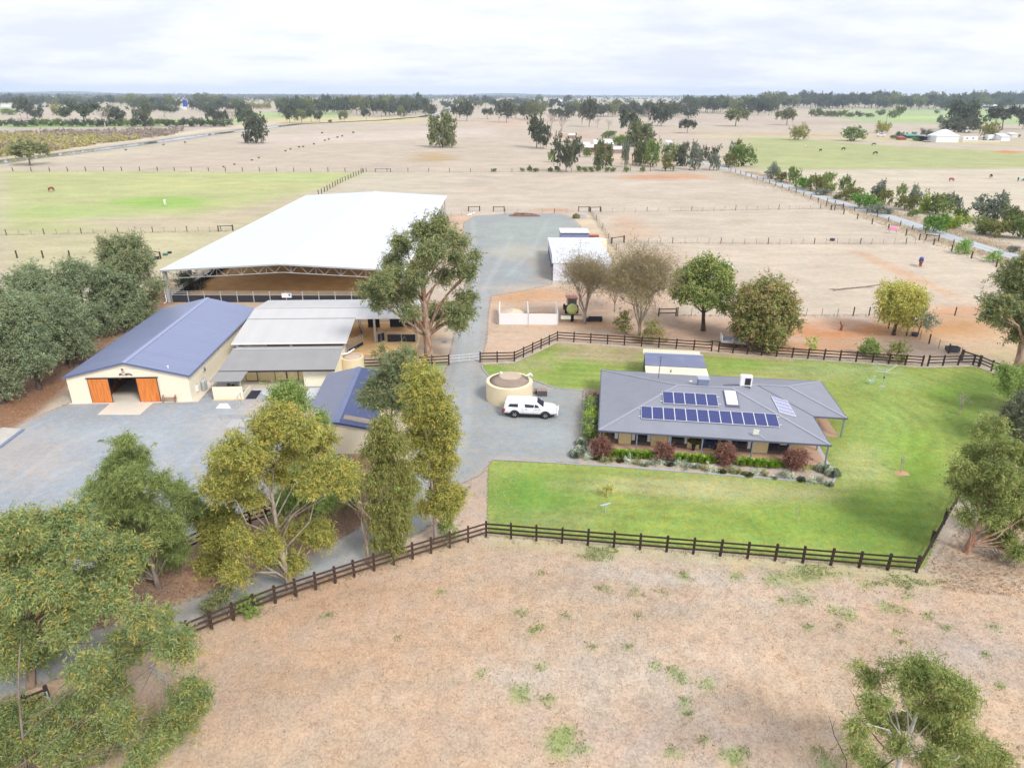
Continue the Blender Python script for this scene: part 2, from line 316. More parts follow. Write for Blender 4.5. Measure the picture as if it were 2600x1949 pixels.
# ------------------------------------------------------------------ ground and its coverings
DRY = (.47, .40, .32); STRAW = (.56, .47, .36); SOIL = (.50, .33, .22); RED = (.50, .23, .10); GREYG = (.50, .44, .375)
LITTER = (.25, .15, .10); GRN = (.26, .36, .12); YGRN = (.42, .44, .22); FORE = (.54, .41, .295)
def E2(cx_, cy_, rx, ry, n=14, wob=0.15, seed=0):
    r = np.random.default_rng(seed+int(cx_)); return [(cx_+rx*math.cos(t)*(1+wob*r.normal()), cy_+ry*math.sin(t)*(1+wob*r.normal())) for t in np.linspace(0, 2*math.pi, n, endpoint=False)]
ground_ops = [
 # whole paddocks: (outline in the plan, colour, softness in metres, strength)
 ([(-400, 1420), (1234, 1352), (2345, 1442), (2700, 1250), (3400, 1400), (3400, 2600), (-900, 2600)], FORE, 1.5, 1.0),
 ([(1120, 440), (1870, 440), (2130, 535), (1500, 540), (1130, 545)], (.49, .425, .345), 4, .8),
 ([(1500, 545), (2130, 540), (2320, 612), (1560, 617)], (.50, .43, .345), 2, .8),
 ([(1570, 622), (2330, 620), (2650, 720), (2650, 800), (1720, 800)], (.51, .435, .345), 2, .8),
 ([(0, 435), (930, 437), (800, 495), (700, 560), (590, 587), (0, 596)], (.40, .425, .19), 6, .9),
 ([(0, 598), (580, 592), (480, 660), (430, 760), (330, 820), (0, 840)], (.44, .41, .245), 4, .85),
 ([(0, 690), (200, 680), (420, 690), (420, 800), (0, 850)], (.49, .43, .33), 5, .8),
 ([(150, 560), (330, 535), (470, 552), (640, 520), (860, 470), (800, 500), (600, 585), (300, 590)], (.46, .395, .28), 8, 1.0),
 (E2(560, 470, 220, 14), (.47, .47, .22), 12, .6), (E2(760, 450, 120, 5), (.36, .46, .18), 8, .6), (E2(420, 515, 120, 16), (.27, .42, .10), 6, .9), (E2(200, 540, 180, 16), (.34, .44, .16), 8, .7),
 ([(930, 440), (1130, 445), (1130, 500), (800, 498)], (.47, .43, .33), 8, .7),
 # far fields
 ([(1900, 345), (2290, 372), (2600, 385), (2700, 425), (1930, 432), (1850, 400)], (.36, .385, .18), 10, .95),
 ([(1760, 340), (2100, 340), (2600, 362), (2600, 372), (2000, 350), (1800, 350)], (.47, .43, .25), 12, .8),
 ([(1940, 434), (2700, 428), (2700, 540), (2600, 620), (2330, 540), (2050, 470)], (.52, .46, .36), 4, .9),
 ([(2150, 280), (2700, 272), (2700, 318), (2150, 312)], (.33, .42, .20), 30, .9),
 ([(2250, 296), (2700, 292), (2700, 300), (2250, 303)], (.42, .50, .20), 18, .9),
 ([(0, 310), (620, 300), (660, 312), (0, 330)], (.30, .45, .14), 20, .85),
 ([(640, 285), (880, 282), (860, 300), (720, 306), (640, 302)], (.36, .45, .20), 20, .9),
 ([(680, 301), (1100, 297), (1060, 310), (700, 314)], (.55, .47, .24), 15, .8),
 ([(0, 325), (600, 322), (560, 345), (130, 395), (0, 405)], (.42, .36, .32), 10, .9),
 ([(0, 402), (60, 396), (294, 366), (420, 350), (540, 333), (620, 325), (700, 316), (700, 308), (500, 330), (280, 361), (0, 395)], (.57, .50, .36), 5, .9),
 ([(0, 424), (60, 412), (294, 383), (420, 366), (617, 338), (720, 326), (740, 332), (430, 375), (0, 436)], (.50, .45, .33), 6, .7),
 ([(640, 345), (1250, 325), (1250, 345), (640, 372)], (.57, .48, .42), 20, .6),
 (E2(1100, 400, 50, 12), (.42, .30, .15), 10, .8), (E2(1840, 305, 150, 5), (.43, .34, .30), 40, .6), (E2(2080, 312, 160, 5), (.42, .33, .28), 30, .7),
 ([(1480, 335), (1960, 337), (2500, 353), (2500, 357), (1900, 342), (1480, 340)], (.50, .33, .24), 10, .5),
 (E2(1450, 346, 60, 6), (.48, .30, .20), 12, .7), (E2(1300, 312, 120, 10), (.55, .40, .30), 30, .6),
 (E2(1650, 405, 110, 9), (.52, .33, .22), 6, .7), (E2(1620, 395, 120, 14), (.50, .42, .32), 8, .6),
 # bare red soil
 (E2(1690, 448, 100, 5.0, 16, .05), RED, 2.5, 1.0), (E2(1690, 450, 130, 8, 16, .05), (.52, .33, .22), 4, .7), (E2(1400, 533, 60, 4), RED, 2, .5),
 (E2(2560, 386, 40, 4), RED, 3, .8), (E2(1190, 560, 30, 14), SOIL, 3, .8), ([(1130, 548), (1190, 545), (1195, 600), (1175, 720), (1130, 720), (1125, 600)], (.52, .38, .28), 2, .9),
 ([(1440, 548), (1500, 545), (1560, 630), (1600, 700), (1560, 720), (1545, 640)], (.56, .46, .33), 1.5, .9),
 (E2(1600, 590, 60, 22), SOIL, 5, .6), (E2(1650, 660, 70, 25), SOIL, 6, .6), (E2(1590, 560, 30, 15), SOIL, 4, .5),
 ([(1170, 740), (1410, 725), (1700, 740), (1720, 800), (2000, 805), (2210, 803), (2440, 900), (2320, 920), (2000, 900), (1780, 885), (1415, 862), (1300, 912), (1225, 915), (1232, 800)], (.52, .38, .28), 1.5, .95),
 (E2(1330, 750, 120, 14), (.52, .31, .17), 3, .95), (E2(1480, 825, 120, 10), (.48, .25, .12), 2, .9), (E2(1380, 835, 120, 16), (.56, .42, .31), 3, .8),
 (E2(1700, 850, 120, 14), (.40, .26, .19), 3, .7), (E2(1760, 830, 90, 20), (.36, .24, .18), 3, .6), (E2(1900, 880, 130, 10), (.42, .25, .16), 3, .7),
 (E2(2140, 838, 130, 24), RED, 2.5, .9), (E2(2120, 830, 60, 8), (.52, .36, .27), 2, .8), (E2(2060, 880, 130, 14), (.50, .28, .16), 2, .9), (E2(2330, 890, 80, 12), (.46, .36, .31), 2, .6),
 (E2(2190, 812, 40, 5), (.36, .32, .31), 2, .7),
 (E2(2440, 790, 100, 16), RED, 4, .75), ([(2210, 806), (2650, 806), (2700, 930), (2560, 935), (2490, 905), (2440, 900), (2330, 860)], (.50, .36, .24), 2, .9), (E2(2400, 835, 130, 24), (.46, .25, .11), 4, .9), (E2(2560, 900, 60, 14), (.44, .40, .22), 3, .6),
 ([(2150, 632), (2200, 643), (2330, 700), (2440, 755), (2430, 760), (2300, 708), (2180, 648)], (.52, .33, .21), 1.2, .8),
 ([(2150, 536), (2330, 600), (2650, 700), (2650, 720), (2320, 612), (2130, 540)], (.56, .49, .38), 1.0, .8),
 ([(2100, 480), (2330, 545), (2650, 640), (2650, 655), (2300, 553), (2080, 490)], (.50, .43, .36), 2, .8),
 # around the arena, stables and yard
 ([(420, 762), (1100, 762), (1130, 790), (1130, 925), (900, 930), (640, 800), (420, 775)], (.50, .37, .26), 1.5, .9), (E2(1000, 900, 90, 14), (.46, .30, .21), 3, .7),
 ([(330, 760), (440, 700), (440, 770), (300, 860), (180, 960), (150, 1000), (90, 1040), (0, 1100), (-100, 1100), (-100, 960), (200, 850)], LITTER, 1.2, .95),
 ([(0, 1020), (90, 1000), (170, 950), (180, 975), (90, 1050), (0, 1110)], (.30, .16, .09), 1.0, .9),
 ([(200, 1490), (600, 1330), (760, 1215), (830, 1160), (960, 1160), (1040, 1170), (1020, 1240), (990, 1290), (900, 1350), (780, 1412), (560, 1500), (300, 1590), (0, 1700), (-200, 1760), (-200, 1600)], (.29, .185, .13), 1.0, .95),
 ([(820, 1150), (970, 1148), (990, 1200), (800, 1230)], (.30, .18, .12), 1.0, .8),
 ([(1150, 1240), (1240, 1165), (1238, 1350), (1100, 1390), (800, 1490), (480, 1610), (430, 1650), (500, 1570), (800, 1450), (1050, 1375)], (.50, .38, .30), .8, .9),
 ([(860, 935), (1130, 920), (1125, 960), (1090, 1000), (900, 1010)], (.27, .36, .13), 1.2, .95),
 ([(800, 1000), (640, 1000), (620, 1030), (640, 1085), (760, 1085), (830, 1000)], (.46, .36, .30), 1.5, .7),
 # front paddock
 (E2(800, 1480, 260, 50), (.53, .34, .22), 3, .8), (E2(900, 1600, 360, 110), (.53, .355, .24), 5, .7), (E2(1500, 1430, 260, 30), (.50, .38, .30), 3, .5),
 (E2(1650, 1470, 200, 45), GREYG, 2.5, .85), (E2(1950, 1520, 200, 40), GREYG, 2.5, .6), (E2(1550, 1720, 280, 70), GREYG, 3, .75), (E2(1700, 1880, 240, 60), (.44, .37, .335), 2, .6), (E2(2450, 1650, 130, 60), (.49, .44, .42), 2.5, .6),
 (E2(2300, 1540, 260, 40), (.53, .38, .28), 3, .5), (E2(1900, 1640, 240, 45), (.54, .42, .33), 3, .5), (E2(1150, 1850, 250, 60), (.47, .34, .26), 3, .5), (E2(2460, 1430, 110, 45), (.30, .24, .18), 1.5, .7), (E2(2560, 1400, 120, 40), (.42, .32, .24), 2, .7),
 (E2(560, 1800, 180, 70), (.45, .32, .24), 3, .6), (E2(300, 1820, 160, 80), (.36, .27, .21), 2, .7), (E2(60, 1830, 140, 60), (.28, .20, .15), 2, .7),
 ([(1234, 1352), (2345, 1442), (2340, 1480), (2000, 1450), (1900, 1440), (1700, 1420), (1500, 1400), (1250, 1385)], (.42, .41, .22), .8, .55),
 (E2(2280, 1475, 90, 12, 18, .4), (.36, .39, .18), .8, .6), (E2(2060, 1455, 60, 14, 18, .4), (.28, .36, .12), .6, .6), (E2(2020, 1475, 60, 10), (.30, .38, .14), .8, .7), (E2(1530, 1405, 50, 22, 18, .4), (.30, .36, .14), .6, .6),
]
weed_spots = [(1518, 1490, 8), (1540, 1495, 10), (1735, 1453, 7), (1745, 1466, 8), (1610, 1501, 14), (1685, 1503, 10), (2035, 1510, 22), (1990, 1525, 10), (2115, 1548, 8), (2155, 1560, 16), (2250, 1540, 14), (2300, 1510, 12), (2295, 1550, 8), (2525, 1590, 8),
 (1430, 1560, 8), (1365, 1590, 9), (1350, 1600, 5), (1320, 1555, 10), (1225, 1710, 8), (1370, 1690, 8), (1320, 1760, 20), (1390, 1775, 12), (1420, 1885, 30), (1440, 1860, 18), (1480, 1900, 12), (1730, 1720, 14), (1705, 1700, 10), (1795, 1735, 13), (1735, 1780, 10), (1745, 1810, 8), (1780, 1875, 9), (1710, 1910, 12), (1860, 1920, 20), (1890, 1910, 10), (2075, 1905, 9), (2100, 1940, 18), (2350, 1560, 8), (2270, 1600, 7), (2050, 1590, 8), (2400, 1590, 8), (2290, 1630, 6),
 (830, 1560, 6), (1120, 1500, 6), (1010, 1620, 5), (1590, 1640, 6), (1660, 1690, 8), (1620, 1560, 6), (1960, 1470, 14), (1870, 1460, 12), (2200, 1490, 10), (1380, 1455, 8), (2130, 1590, 6), (1500, 1640, 6), (2500, 1660, 7), (2540, 1740, 7)]
def ground_colour(P):
    col = np.tile(np.asarray(DRY), (len(P), 1)); Y = P[:, 1]
    col = mixc(col, (.465, .40, .32), sstep(Y, 250, 700)); col = mixc(col, (.43, .38, .275), sstep(Y, 900, 2500))
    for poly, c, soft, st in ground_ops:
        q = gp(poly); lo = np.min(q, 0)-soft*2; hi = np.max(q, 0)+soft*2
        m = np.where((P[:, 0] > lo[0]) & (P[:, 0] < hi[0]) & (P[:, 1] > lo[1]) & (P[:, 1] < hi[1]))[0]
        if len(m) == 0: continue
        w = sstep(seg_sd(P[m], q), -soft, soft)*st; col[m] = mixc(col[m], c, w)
    for x, y, r in weed_spots:
        g_ = G(x, y); rr = r*mpp(g_.y)*1.3; d = np.hypot((P[:, 0]-g_.x), (P[:, 1]-g_.y)*0.8)
        m = d < rr*2; col[m] = mixc(col[m], (.26, .36, .11), (1-sstep(d[m], rr*.4, rr*1.4))*.75)
    # dirt tracks worn by animals
    for pts, w_, c in (([(1240, 880), (1180, 980)], .3, SOIL), ([(940, 1470), (1250, 1440), (1500, 1480), (1760, 1520)], .8, (.55, .41, .31)), ([(1700, 1510), (2000, 1500), (2300, 1500)], .6, (.55, .42, .32)), ([(640, 1660), (900, 1560), (1250, 1530)], .9, (.52, .38, .28)), ([(1500, 440), (1320, 470), (1150, 490)], 2.0, (.56, .44, .34))):
        d = line_d(P, gp(pts)); col = mixc(col, c, (1-sstep(d, w_*.3, w_*1.6))*.6)
    return col
ys = [14.0]
while ys[-1] < 11500: ys.append(ys[-1]*1.0125+0.02)
ys = np.asarray(ys); us = np.linspace(-1.5, 1.5, 330)
YY, UU = np.meshgrid(ys, us, indexing='ij'); P_ = np.stack([(UU*(YY+25)).ravel(), YY.ravel()], 1)
idx = np.arange(len(P_)).reshape(len(ys), len(us)); fq = np.stack([idx[:-1, :-1], idx[:-1, 1:], idx[1:, 1:], idx[1:, :-1]], -1).reshape(-1, 4)
M_GROUND = surf('dry_ground', (0.46, 0.22, 0.20), 0.04, bump=0.6, streak=0.26)
gz = 0.04*np.sin(P_[:, 0]*.9+1.3*np.sin(P_[:, 1]*.5))*np.cos(P_[:, 1]*.8)*sstep(-np.abs(P_[:, 1]-30), -22, -10)*0.5-0.02
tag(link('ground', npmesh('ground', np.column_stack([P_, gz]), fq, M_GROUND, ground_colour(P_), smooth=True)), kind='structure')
# the ground goes on behind and beside the camera
bgm = surf('dry_ground_behind', (0.46, 0.22, 0.20), 0.04, bump=0.6)
bx_ = np.array([[-400, -300, -.03], [400, -300, -.03], [400, 14, -.03], [-400, 14, -.03]], float)
tag(link('ground_behind', npmesh('ground_behind', bx_, np.array([[0, 1, 2, 3]]), bgm, np.tile(FORE, (4, 1)))), kind='structure')

# --- lawn round the house
lawn_px = [(1225, 926), (1306, 922), (1345, 905), (1415, 871), (1500, 876), (1640, 886), (1765, 893), (1830, 898), (2013, 912), (2233, 925), (2340, 934), (2470, 931), (2490, 935), (2516, 947), (2600, 978), (2720, 1020), (2660, 1100), (2540, 1130), (2452, 1215), (2395, 1330), (2345, 1442), (2300, 1445), (1900, 1404), (1500, 1370), (1240, 1350), (1237, 1300), (1240, 1185), (1250, 1168), (1465, 1179), (1500, 1110), (1480, 1000), (1480, 994), (1400, 984), (1350, 967), (1290, 988), (1240, 955), (1224, 934)]
LAWN = gp(lawn_px)
def lawn_col(P, sd_):
    c = np.tile(np.asarray((.265, .325, .085)), (len(P), 1))
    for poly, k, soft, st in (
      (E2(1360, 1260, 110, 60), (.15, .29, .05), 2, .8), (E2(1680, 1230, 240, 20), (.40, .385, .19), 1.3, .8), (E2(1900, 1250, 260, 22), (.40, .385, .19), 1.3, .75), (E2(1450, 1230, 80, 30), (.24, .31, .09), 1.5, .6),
      (E2(1420, 1320, 140, 25), (.27, .30, .13), 1.5, .5), (E2(1750, 1340, 250, 45), (.24, .34, .07), 2, .6), (E2(2050, 1330, 160, 50), (.19, .30, .05), 2, .6), (E2(2230, 1330, 110, 90), (.12, .21, .035), 2, .7), (E2(2330, 1290, 70, 120), (.11, .20, .03), 2, .6),  # last two dark greens: tree shadow painted into the right-hand lawn
      (E2(2250, 1100, 90, 90), (.27, .38, .10), 2, .6), (E2(2180, 1180, 70, 50), (.37, .40, .16), 1.5, .75), (E2(2330, 1150, 60, 60), (.19, .32, .04), 2, .6), (E2(2450, 1060, 80, 60), (.16, .25, .05), 2, .7), (E2(2500, 985, 100, 30), (.12, .20, .04), 2, .8), (E2(2400, 1000, 50, 25), (.20, .33, .05), 1.5, .6), (E2(2560, 1060, 60, 30), (.25, .24, .12), 2, .6),  # darkest greens here paint the shade of the trees at the right edge
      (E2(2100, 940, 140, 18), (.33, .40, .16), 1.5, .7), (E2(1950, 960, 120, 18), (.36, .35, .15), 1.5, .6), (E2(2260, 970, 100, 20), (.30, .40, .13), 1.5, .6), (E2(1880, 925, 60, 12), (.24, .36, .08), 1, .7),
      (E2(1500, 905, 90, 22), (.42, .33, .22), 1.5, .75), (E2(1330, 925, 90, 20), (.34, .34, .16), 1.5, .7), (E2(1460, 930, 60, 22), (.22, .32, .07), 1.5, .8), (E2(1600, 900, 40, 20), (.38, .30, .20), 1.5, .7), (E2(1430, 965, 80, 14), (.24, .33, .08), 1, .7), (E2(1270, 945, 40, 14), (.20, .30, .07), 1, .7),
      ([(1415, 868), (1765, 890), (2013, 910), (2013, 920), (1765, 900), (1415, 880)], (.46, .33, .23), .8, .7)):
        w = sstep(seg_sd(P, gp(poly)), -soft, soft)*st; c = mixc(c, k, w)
    # mowing passes: concentric bands round the house on the east side, straight bands elsewhere
    hx, hy = G(2000, 1060)[:2]; r = np.hypot(P[:, 0]-hx, (P[:, 1]-hy)*1.15)
    band = np.where(P[:, 0] > hx+5, np.sin(r*2*math.pi/1.5), np.sin((P[:, 1]+.13*P[:, 0])*2*math.pi/1.6))
    return c*(1+.075*band*np.clip(.5+.8*np.sin(P[:, 0]*.31+1.7)*np.sin(P[:, 1]*.23), 0, 1))[:, None]
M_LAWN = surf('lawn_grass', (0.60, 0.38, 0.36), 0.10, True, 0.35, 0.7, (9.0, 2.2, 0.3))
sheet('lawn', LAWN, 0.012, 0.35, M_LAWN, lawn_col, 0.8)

# --- blue-grey gravel: driveway with back yard, stable yard
drive_px = [(1174, 600), (1178, 565), (1205, 548), (1300, 541), (1420, 543), (1452, 552), (1475, 575), (1440, 622), (1402, 642), (1402, 722), (1330, 738), (1246, 752), (1240, 800), (1236, 860), (1222, 915), (1223, 932), (1240, 953), (1290, 986), (1350, 965), (1400, 982), (1480, 992), (1478, 1050), (1473, 1106), (1520, 1114), (1512, 1130), (1470, 1176), (1250, 1167), (1222, 1205), (1147, 1240), (1120, 1290), (1085, 1340), (1030, 1368), (950, 1418), (850, 1455), (700, 1515), (560, 1563), (480, 1598), (300, 1675), (130, 1728), (-60, 1800), (-260, 1860), (-260, 1780), (-60, 1722), (150, 1628), (300, 1580), (451, 1533), (560, 1492), (700, 1442), (800, 1402), (908, 1342), (985, 1290), (1012, 1240), (1026, 1190), (1070, 1110), (1108, 1010), (1124, 955), (1137, 924), (1150, 860), (1166, 800), (1176, 745), (1188, 680), (1190, 640)]
tracks = [[(1200, 560), (1210, 700), (1195, 800), (1175, 900), (1160, 1000), (1130, 1150), (1080, 1290), (950, 1390), (700, 1490), (400, 1610)], [(1230, 740), (1215, 820), (1200, 900), (1190, 1000), (1175, 1120), (1130, 1250), (1040, 1340), (900, 1420), (650, 1520)], [(1300, 600), (1260, 680), (1225, 740)], [(1390, 560), (1350, 640), (1290, 700)]]
def gravel_col(P, sd_):
    c = np.tile(np.asarray((.31, .325, .325)), (len(P), 1))
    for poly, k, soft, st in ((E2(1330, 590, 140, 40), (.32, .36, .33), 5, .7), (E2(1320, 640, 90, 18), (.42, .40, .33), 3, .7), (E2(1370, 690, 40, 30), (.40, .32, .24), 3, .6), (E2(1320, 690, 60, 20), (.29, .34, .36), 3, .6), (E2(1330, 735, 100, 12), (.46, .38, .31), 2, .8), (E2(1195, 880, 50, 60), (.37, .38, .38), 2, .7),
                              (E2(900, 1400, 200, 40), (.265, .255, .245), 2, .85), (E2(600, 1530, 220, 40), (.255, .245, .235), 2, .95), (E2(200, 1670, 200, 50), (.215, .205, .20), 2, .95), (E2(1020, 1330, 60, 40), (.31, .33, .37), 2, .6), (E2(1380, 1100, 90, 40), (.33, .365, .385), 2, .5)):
        c = mixc(c, k, sstep(seg_sd(P, gp(poly)), -soft, soft)*st)
    for tr in tracks:
        d = line_d(P, gp(tr)); c = mixc(c, (.41, .42, .42), (1-sstep(d, .15, .9))*.4)
    return mixc(c, (.42, .36, .31), (1-sstep(sd_, .0, 1.2))*.6)
M_GRAVEL = surf('blue_gravel', (0.34, 0.18, 0.16), 0.05, True, 0.5, 0.5, (9.0, 1.4, 0.2))
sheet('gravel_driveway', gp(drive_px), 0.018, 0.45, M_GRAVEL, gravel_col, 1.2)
yard_px = [(-200, 1180), (0, 1112), (60, 1072), (120, 1046), (184, 1020), (490, 1016), (545, 985), (560, 965), (600, 960), (840, 955), (835, 985), (805, 1060), (800, 1130), (770, 1195), (690, 1268), (593, 1322), (430, 1400), (340, 1440), (200, 1488), (0, 1560), (-200, 1620)]
def yard_col(P, sd_):
    c = np.tile(np.asarray((.33, .355, .385)), (len(P), 1))
    for poly, k, soft, st in ((E2(60, 1150, 130, 70), (.42, .38, .35), 2, .6), (E2(560, 1090, 60, 40), (.44, .41, .38), 2, .6), (E2(690, 1040, 80, 30), (.46, .39, .34), 1.5, .8), (E2(700, 1200, 90, 50), (.34, .33, .36), 2, .7), (E2(200, 1450, 260, 60), (.33, .34, .40), 2, .6), (E2(300, 1100, 200, 30), (.38, .42, .45), 2, .5)):
        c = mixc(c, k, sstep(seg_sd(P, gp(poly)), -soft, soft)*st)
    for tr in ([(0, 1330), (150, 1200), (260, 1150), (420, 1130)], [(20, 1400), (200, 1260), (330, 1190), (500, 1180)], [(380, 1120), (420, 1150), (410, 1200), (340, 1230)], [(560, 1060), (470, 1180), (300, 1330)], [(70, 1090), (140, 1058)], [(0, 1250), (160, 1130), (330, 1070)], [(100, 1420), (300, 1300), (480, 1230)]):
        d = line_d(P, gp(tr)); c = mixc(c, (.47, .49, .51), (1-sstep(d, .05, .5))*.22)
    return mixc(c, (.40, .33, .28), (1-sstep(sd_, .0, 1.5))*.6)
M_YARD = surf('yard_gravel', (0.30, 0.20, 0.16), 0.05, True, 0.6, 0.4, (8.0, 1.6, 0.2))
sheet('gravel_yard', gp(yard_px), 0.014, 0.4, M_YARD, yard_col, 1.2)

# --- country road, canal
def strip_poly(px, w):
    pts = [G(x, y) for x, y in px]; L_, R_ = [], []
    for i, p in enumerate(pts):
        d = (pts[min(i+1, len(pts)-1)]-pts[max(i-1, 0)]); n = Vector((-d.y, d.x, 0)).normalized()*w/2
        L_.append((p.x+n.x, p.y+n.y)); R_.append((p.x-n.x, p.y-n.y))
    return L_+R_[::-1]
ROAD_PX = [(2900, 735), (2750, 698), (2600, 659), (2432, 609), (2273, 555), (2126, 513), (1950, 458), (1870, 436), (1810, 420), (1775, 412), (1740, 404), (1700, 396)]
M_ROAD = surf('road_gravel', (0.16, 0.10, 0.08), 0.03, True, 0.35, 0.3, (7.0, 1.0, 0.15))
RC = [tuple(G(x, y)[:2]) for x, y in ROAD_PX]
def road_col(P, sd_):
    d = line_d(P, RC); c = np.tile(np.asarray((.40, .43, .46)), (len(P), 1))
    c = mixc(c, (.55, .57, .58), (1-sstep(np.abs(d-1.0), .2, .6))*.7); return mixc(c, (.34, .36, .38), (1-sstep(d, .1, .5))*.5)
sheet('country_road', strip_poly(ROAD_PX, 4.6), 0.02, 0.9, M_ROAD, road_col, 1.2)
CANAL_PX = [(-200, 440), (0, 411.5), (60, 403), (130, 395), (294, 374), (420, 357.5), (530, 341.5), (617, 332.5), (700, 322), (760, 315), (960, 306), (1070, 297), (1112, 287), (1140, 277), (1165, 270)]
m = newmat('canal_water'); t = NT(m); nz = t.noise(t.pos(), 0.35, 3.0)
t.out(t.bsdf((.10, .13, .14), 0.06, t.bump(nz, 0.05, 0.2), 0, 0.9)); M_WATER = m
def ribbon(name, px, w, z, mat):
    pl = strip_poly(px, w); n = len(px); vs = [(x, y, z) for x, y in pl]
    fs = [(i, i+1, 2*n-2-i, 2*n-1-i) for i in range(n-1)]
    return tag(link(name, mesh(name, vs, fs, mat)), kind='structure')
ribbon('canal_water', CANAL_PX, 10.0, 0.02, M_WATER)
M_BANK = plain('canal_bank_mud', (.20, .20, .13), .95, .3, .3)
ribbon('canal_bank', CANAL_PX, 14.5, 0.008, M_BANK)

# --- garden beds and their kerb
M_BED = surf('garden_bed_soil', (0.40, 0.3, 0.2), 0.1, True, 0.15, 0.6, (8, 2, .4))
sheet('garden_bed', gp([(1468, 1176), (1620, 1187), (1800, 1201), (2112, 1226), (2118, 1214), (2095, 1196), (1980, 1186), (1800, 1172), (1620, 1152), (1525, 1140), (1512, 1116), (1474, 1108)]), 0.028, 0.25, M_BED, lambda P, s: np.tile((.45, .37, .30), (len(P), 1)), .3)
sheet('hedge_bed', gp([(1482, 985), (1524, 992), (1524, 1112), (1474, 1107), (1478, 1050)]), 0.030, 0.25, M_BED, lambda P, s: np.tile((.36, .29, .21), (len(P), 1)), .3)
M_KERB = plain('kerb_concrete', (.38, .38, .42), .85, .15, 2.0)
def kerb(name, px, w=0.16, h=0.10, label=None):
    mb = MB(); pts = [G(x, y) for x, y in px]
    for a, b in zip(pts[:-1], pts[1:]): mb.bar((a.x, a.y, h/2), (b.x, b.y, h/2), w, h)
    return tag(mb.build(name, M_KERB), kind='structure')
kerb('kerb_garden', [(1466, 1179), (1540, 1183), (1620, 1189.5), (1800, 1203), (1960, 1216), (2114, 1228), (2120, 1214), (2098, 1196)])
kerb('kerb_drive', [(1223, 929), (1227, 940), (1240, 954), (1262, 970), (1290, 986)])
kerb('kerb_lawn_back', [(1352, 964), (1376, 973), (1400, 983), (1440, 990), (1484, 993), (1480, 1050), (1474, 1108), (1520, 1116)])
kerb('kerb_lawn_front', [(1250, 1167), (1320, 1170), (1400, 1174.5), (1466, 1178.5)], .12, .07)
# distant low hills
def hills(name, y, h, seed, x0, x1, col):
    r = np.random.default_rng(seed); n = 160; X = np.linspace(x0, x1, n); Hh = np.zeros(n)
    for k in range(14): Hh += r.uniform(.2, 1)*np.exp(-((X-r.uniform(x0, x1))/((x1-x0)*r.uniform(.04, .13)))**2)
    Hh = Hh/Hh.max()*h; vs = []; 
    for j, (dy, f) in enumerate(((0, 0), (300, .55), (700, 1.0), (1500, 0.0))): vs += [(x, y+dy, f*hh-0.5) for x, hh in zip(X, Hh)]
    fs = [(j*n+i, j*n+i+1, (j+1)*n+i+1, (j+1)*n+i) for j in range(3) for i in range(n-1)]
    tag(link(name, mesh(name, vs, fs, plain(name+'_scrub', col, .95, .4, .004), True)), kind='structure')
hills('hills_far_left', 9300, 42, 3, -8500, 600, (.10, .13, .09)); hills('hills_far_right', 9000, 48, 5, -500, 9200, (.09, .12, .08))
# ------------------------------------------------------------------ building materials
M_CREAM = corrugated('cream_steel_cladding', (.88, .81, .64), 0, .20, .12, .5, .03)
M_CREAMY = corrugated('cream_steel_cladding_side', (.88, .81, .64), 1, .20, .12, .5, .03)
M_CREAMP = plain('cream_paint', (.90, .75, .43), .6, .04, 1.0)
M_BLUEROOF = corrugated('blue_grey_roof_sheet', (.21, .245, .385), 1, .76, .15, .38, .05, .76)
M_BLUETRIM = plain('blue_grey_trim', (.13, .15, .27), .45, .05)
M_RIDGE = plain('pale_blue_ridge_cap', (.30, .33, .50), .45, .05)
M_WHITEROOF = corrugated('pale_zinc_roof_sheet', (.615, .635, .675), 1, .76, .14, .5, .035, .76)
M_GALV = plain('galvanised_steel', (.50, .54, .56), .45, .12, 3.0, .3)
M_WHITE = plain('white_paint', (.82, .83, .86), .45, .03)
M_WHITECLAD = corrugated('white_steel_cladding', (.70, .73, .82), 0, .25, .15, .4, .04)
M_SAND = plain('arena_sand', (.88, .57, .27), .97, .25, .5, bump=.5)
M_RUBBER = plain('black_rubber', (.035, .038, .055), .75, .25, 2.0)
M_CONC = plain('pale_concrete', (.66, .60, .51), .85, .08, .8)
M_CONCG = plain('grey_concrete', (.45, .44, .45), .88, .12, .8)
M_DARK = plain('interior_shade', (.02, .02, .022), .9, .1)  # near-black colour standing in for unlit interiors
def timber(name, a, b, ax=0, w=.25):
    m = newmat(name); t = NT(m); p = t.obj(); mp = t.n('ShaderNodeMapping'); t.l(p, mp.inputs[0]); mp.inputs['Scale'].default_value = (9, 9, .7)
    n = t.noise(mp.outputs[0], 1.0, 4.0, .6)
    t.out(t.bsdf(t.mix(t.ramp(n, .3, .7), a, b), .55, t.bump(n, .2, .02), 0, .3)); return m
M_DOOR = timber('orange_stained_timber', (.58, .16, .03), (.76, .27, .07))
M_BROWNT = timber('brown_stall_timber', (.22, .09, .03), (.34, .15, .05))
M_GREYROOF = corrugated('weathered_grey_roof', (.47, .49, .53), 0, .19, .12, .5, .06, .76)
M_GREYROOF2 = corrugated('dark_grey_roof', (.30, .295, .295), 0, .19, .15, .55, .10, .76)
M_PALEROOF = corrugated('pale_grey_roof', (.53, .53, .53), 0, .19, .08, .45, .05, .76)
M_HOUSEROOF = corrugated('slate_house_roof', (.25, .26, .31), 0, .19, .10, .6, .12)
M_HOUSETRIM = plain('slate_trim', (.11, .12, .17), .5, .05)
M_HOUSECAP = plain('slate_ridge_cap', (.33, .34, .41), .5, .05)
M_PAVE = plain('brown_paving', (.50, .33, .24), .9, .12, 2.0)
M_BRICK = plain('brown_brick', (.23, .15, .10), .9, .2, 3.0)
M_POST = plain('slate_post_paint', (.20, .24, .30), .5, .08)
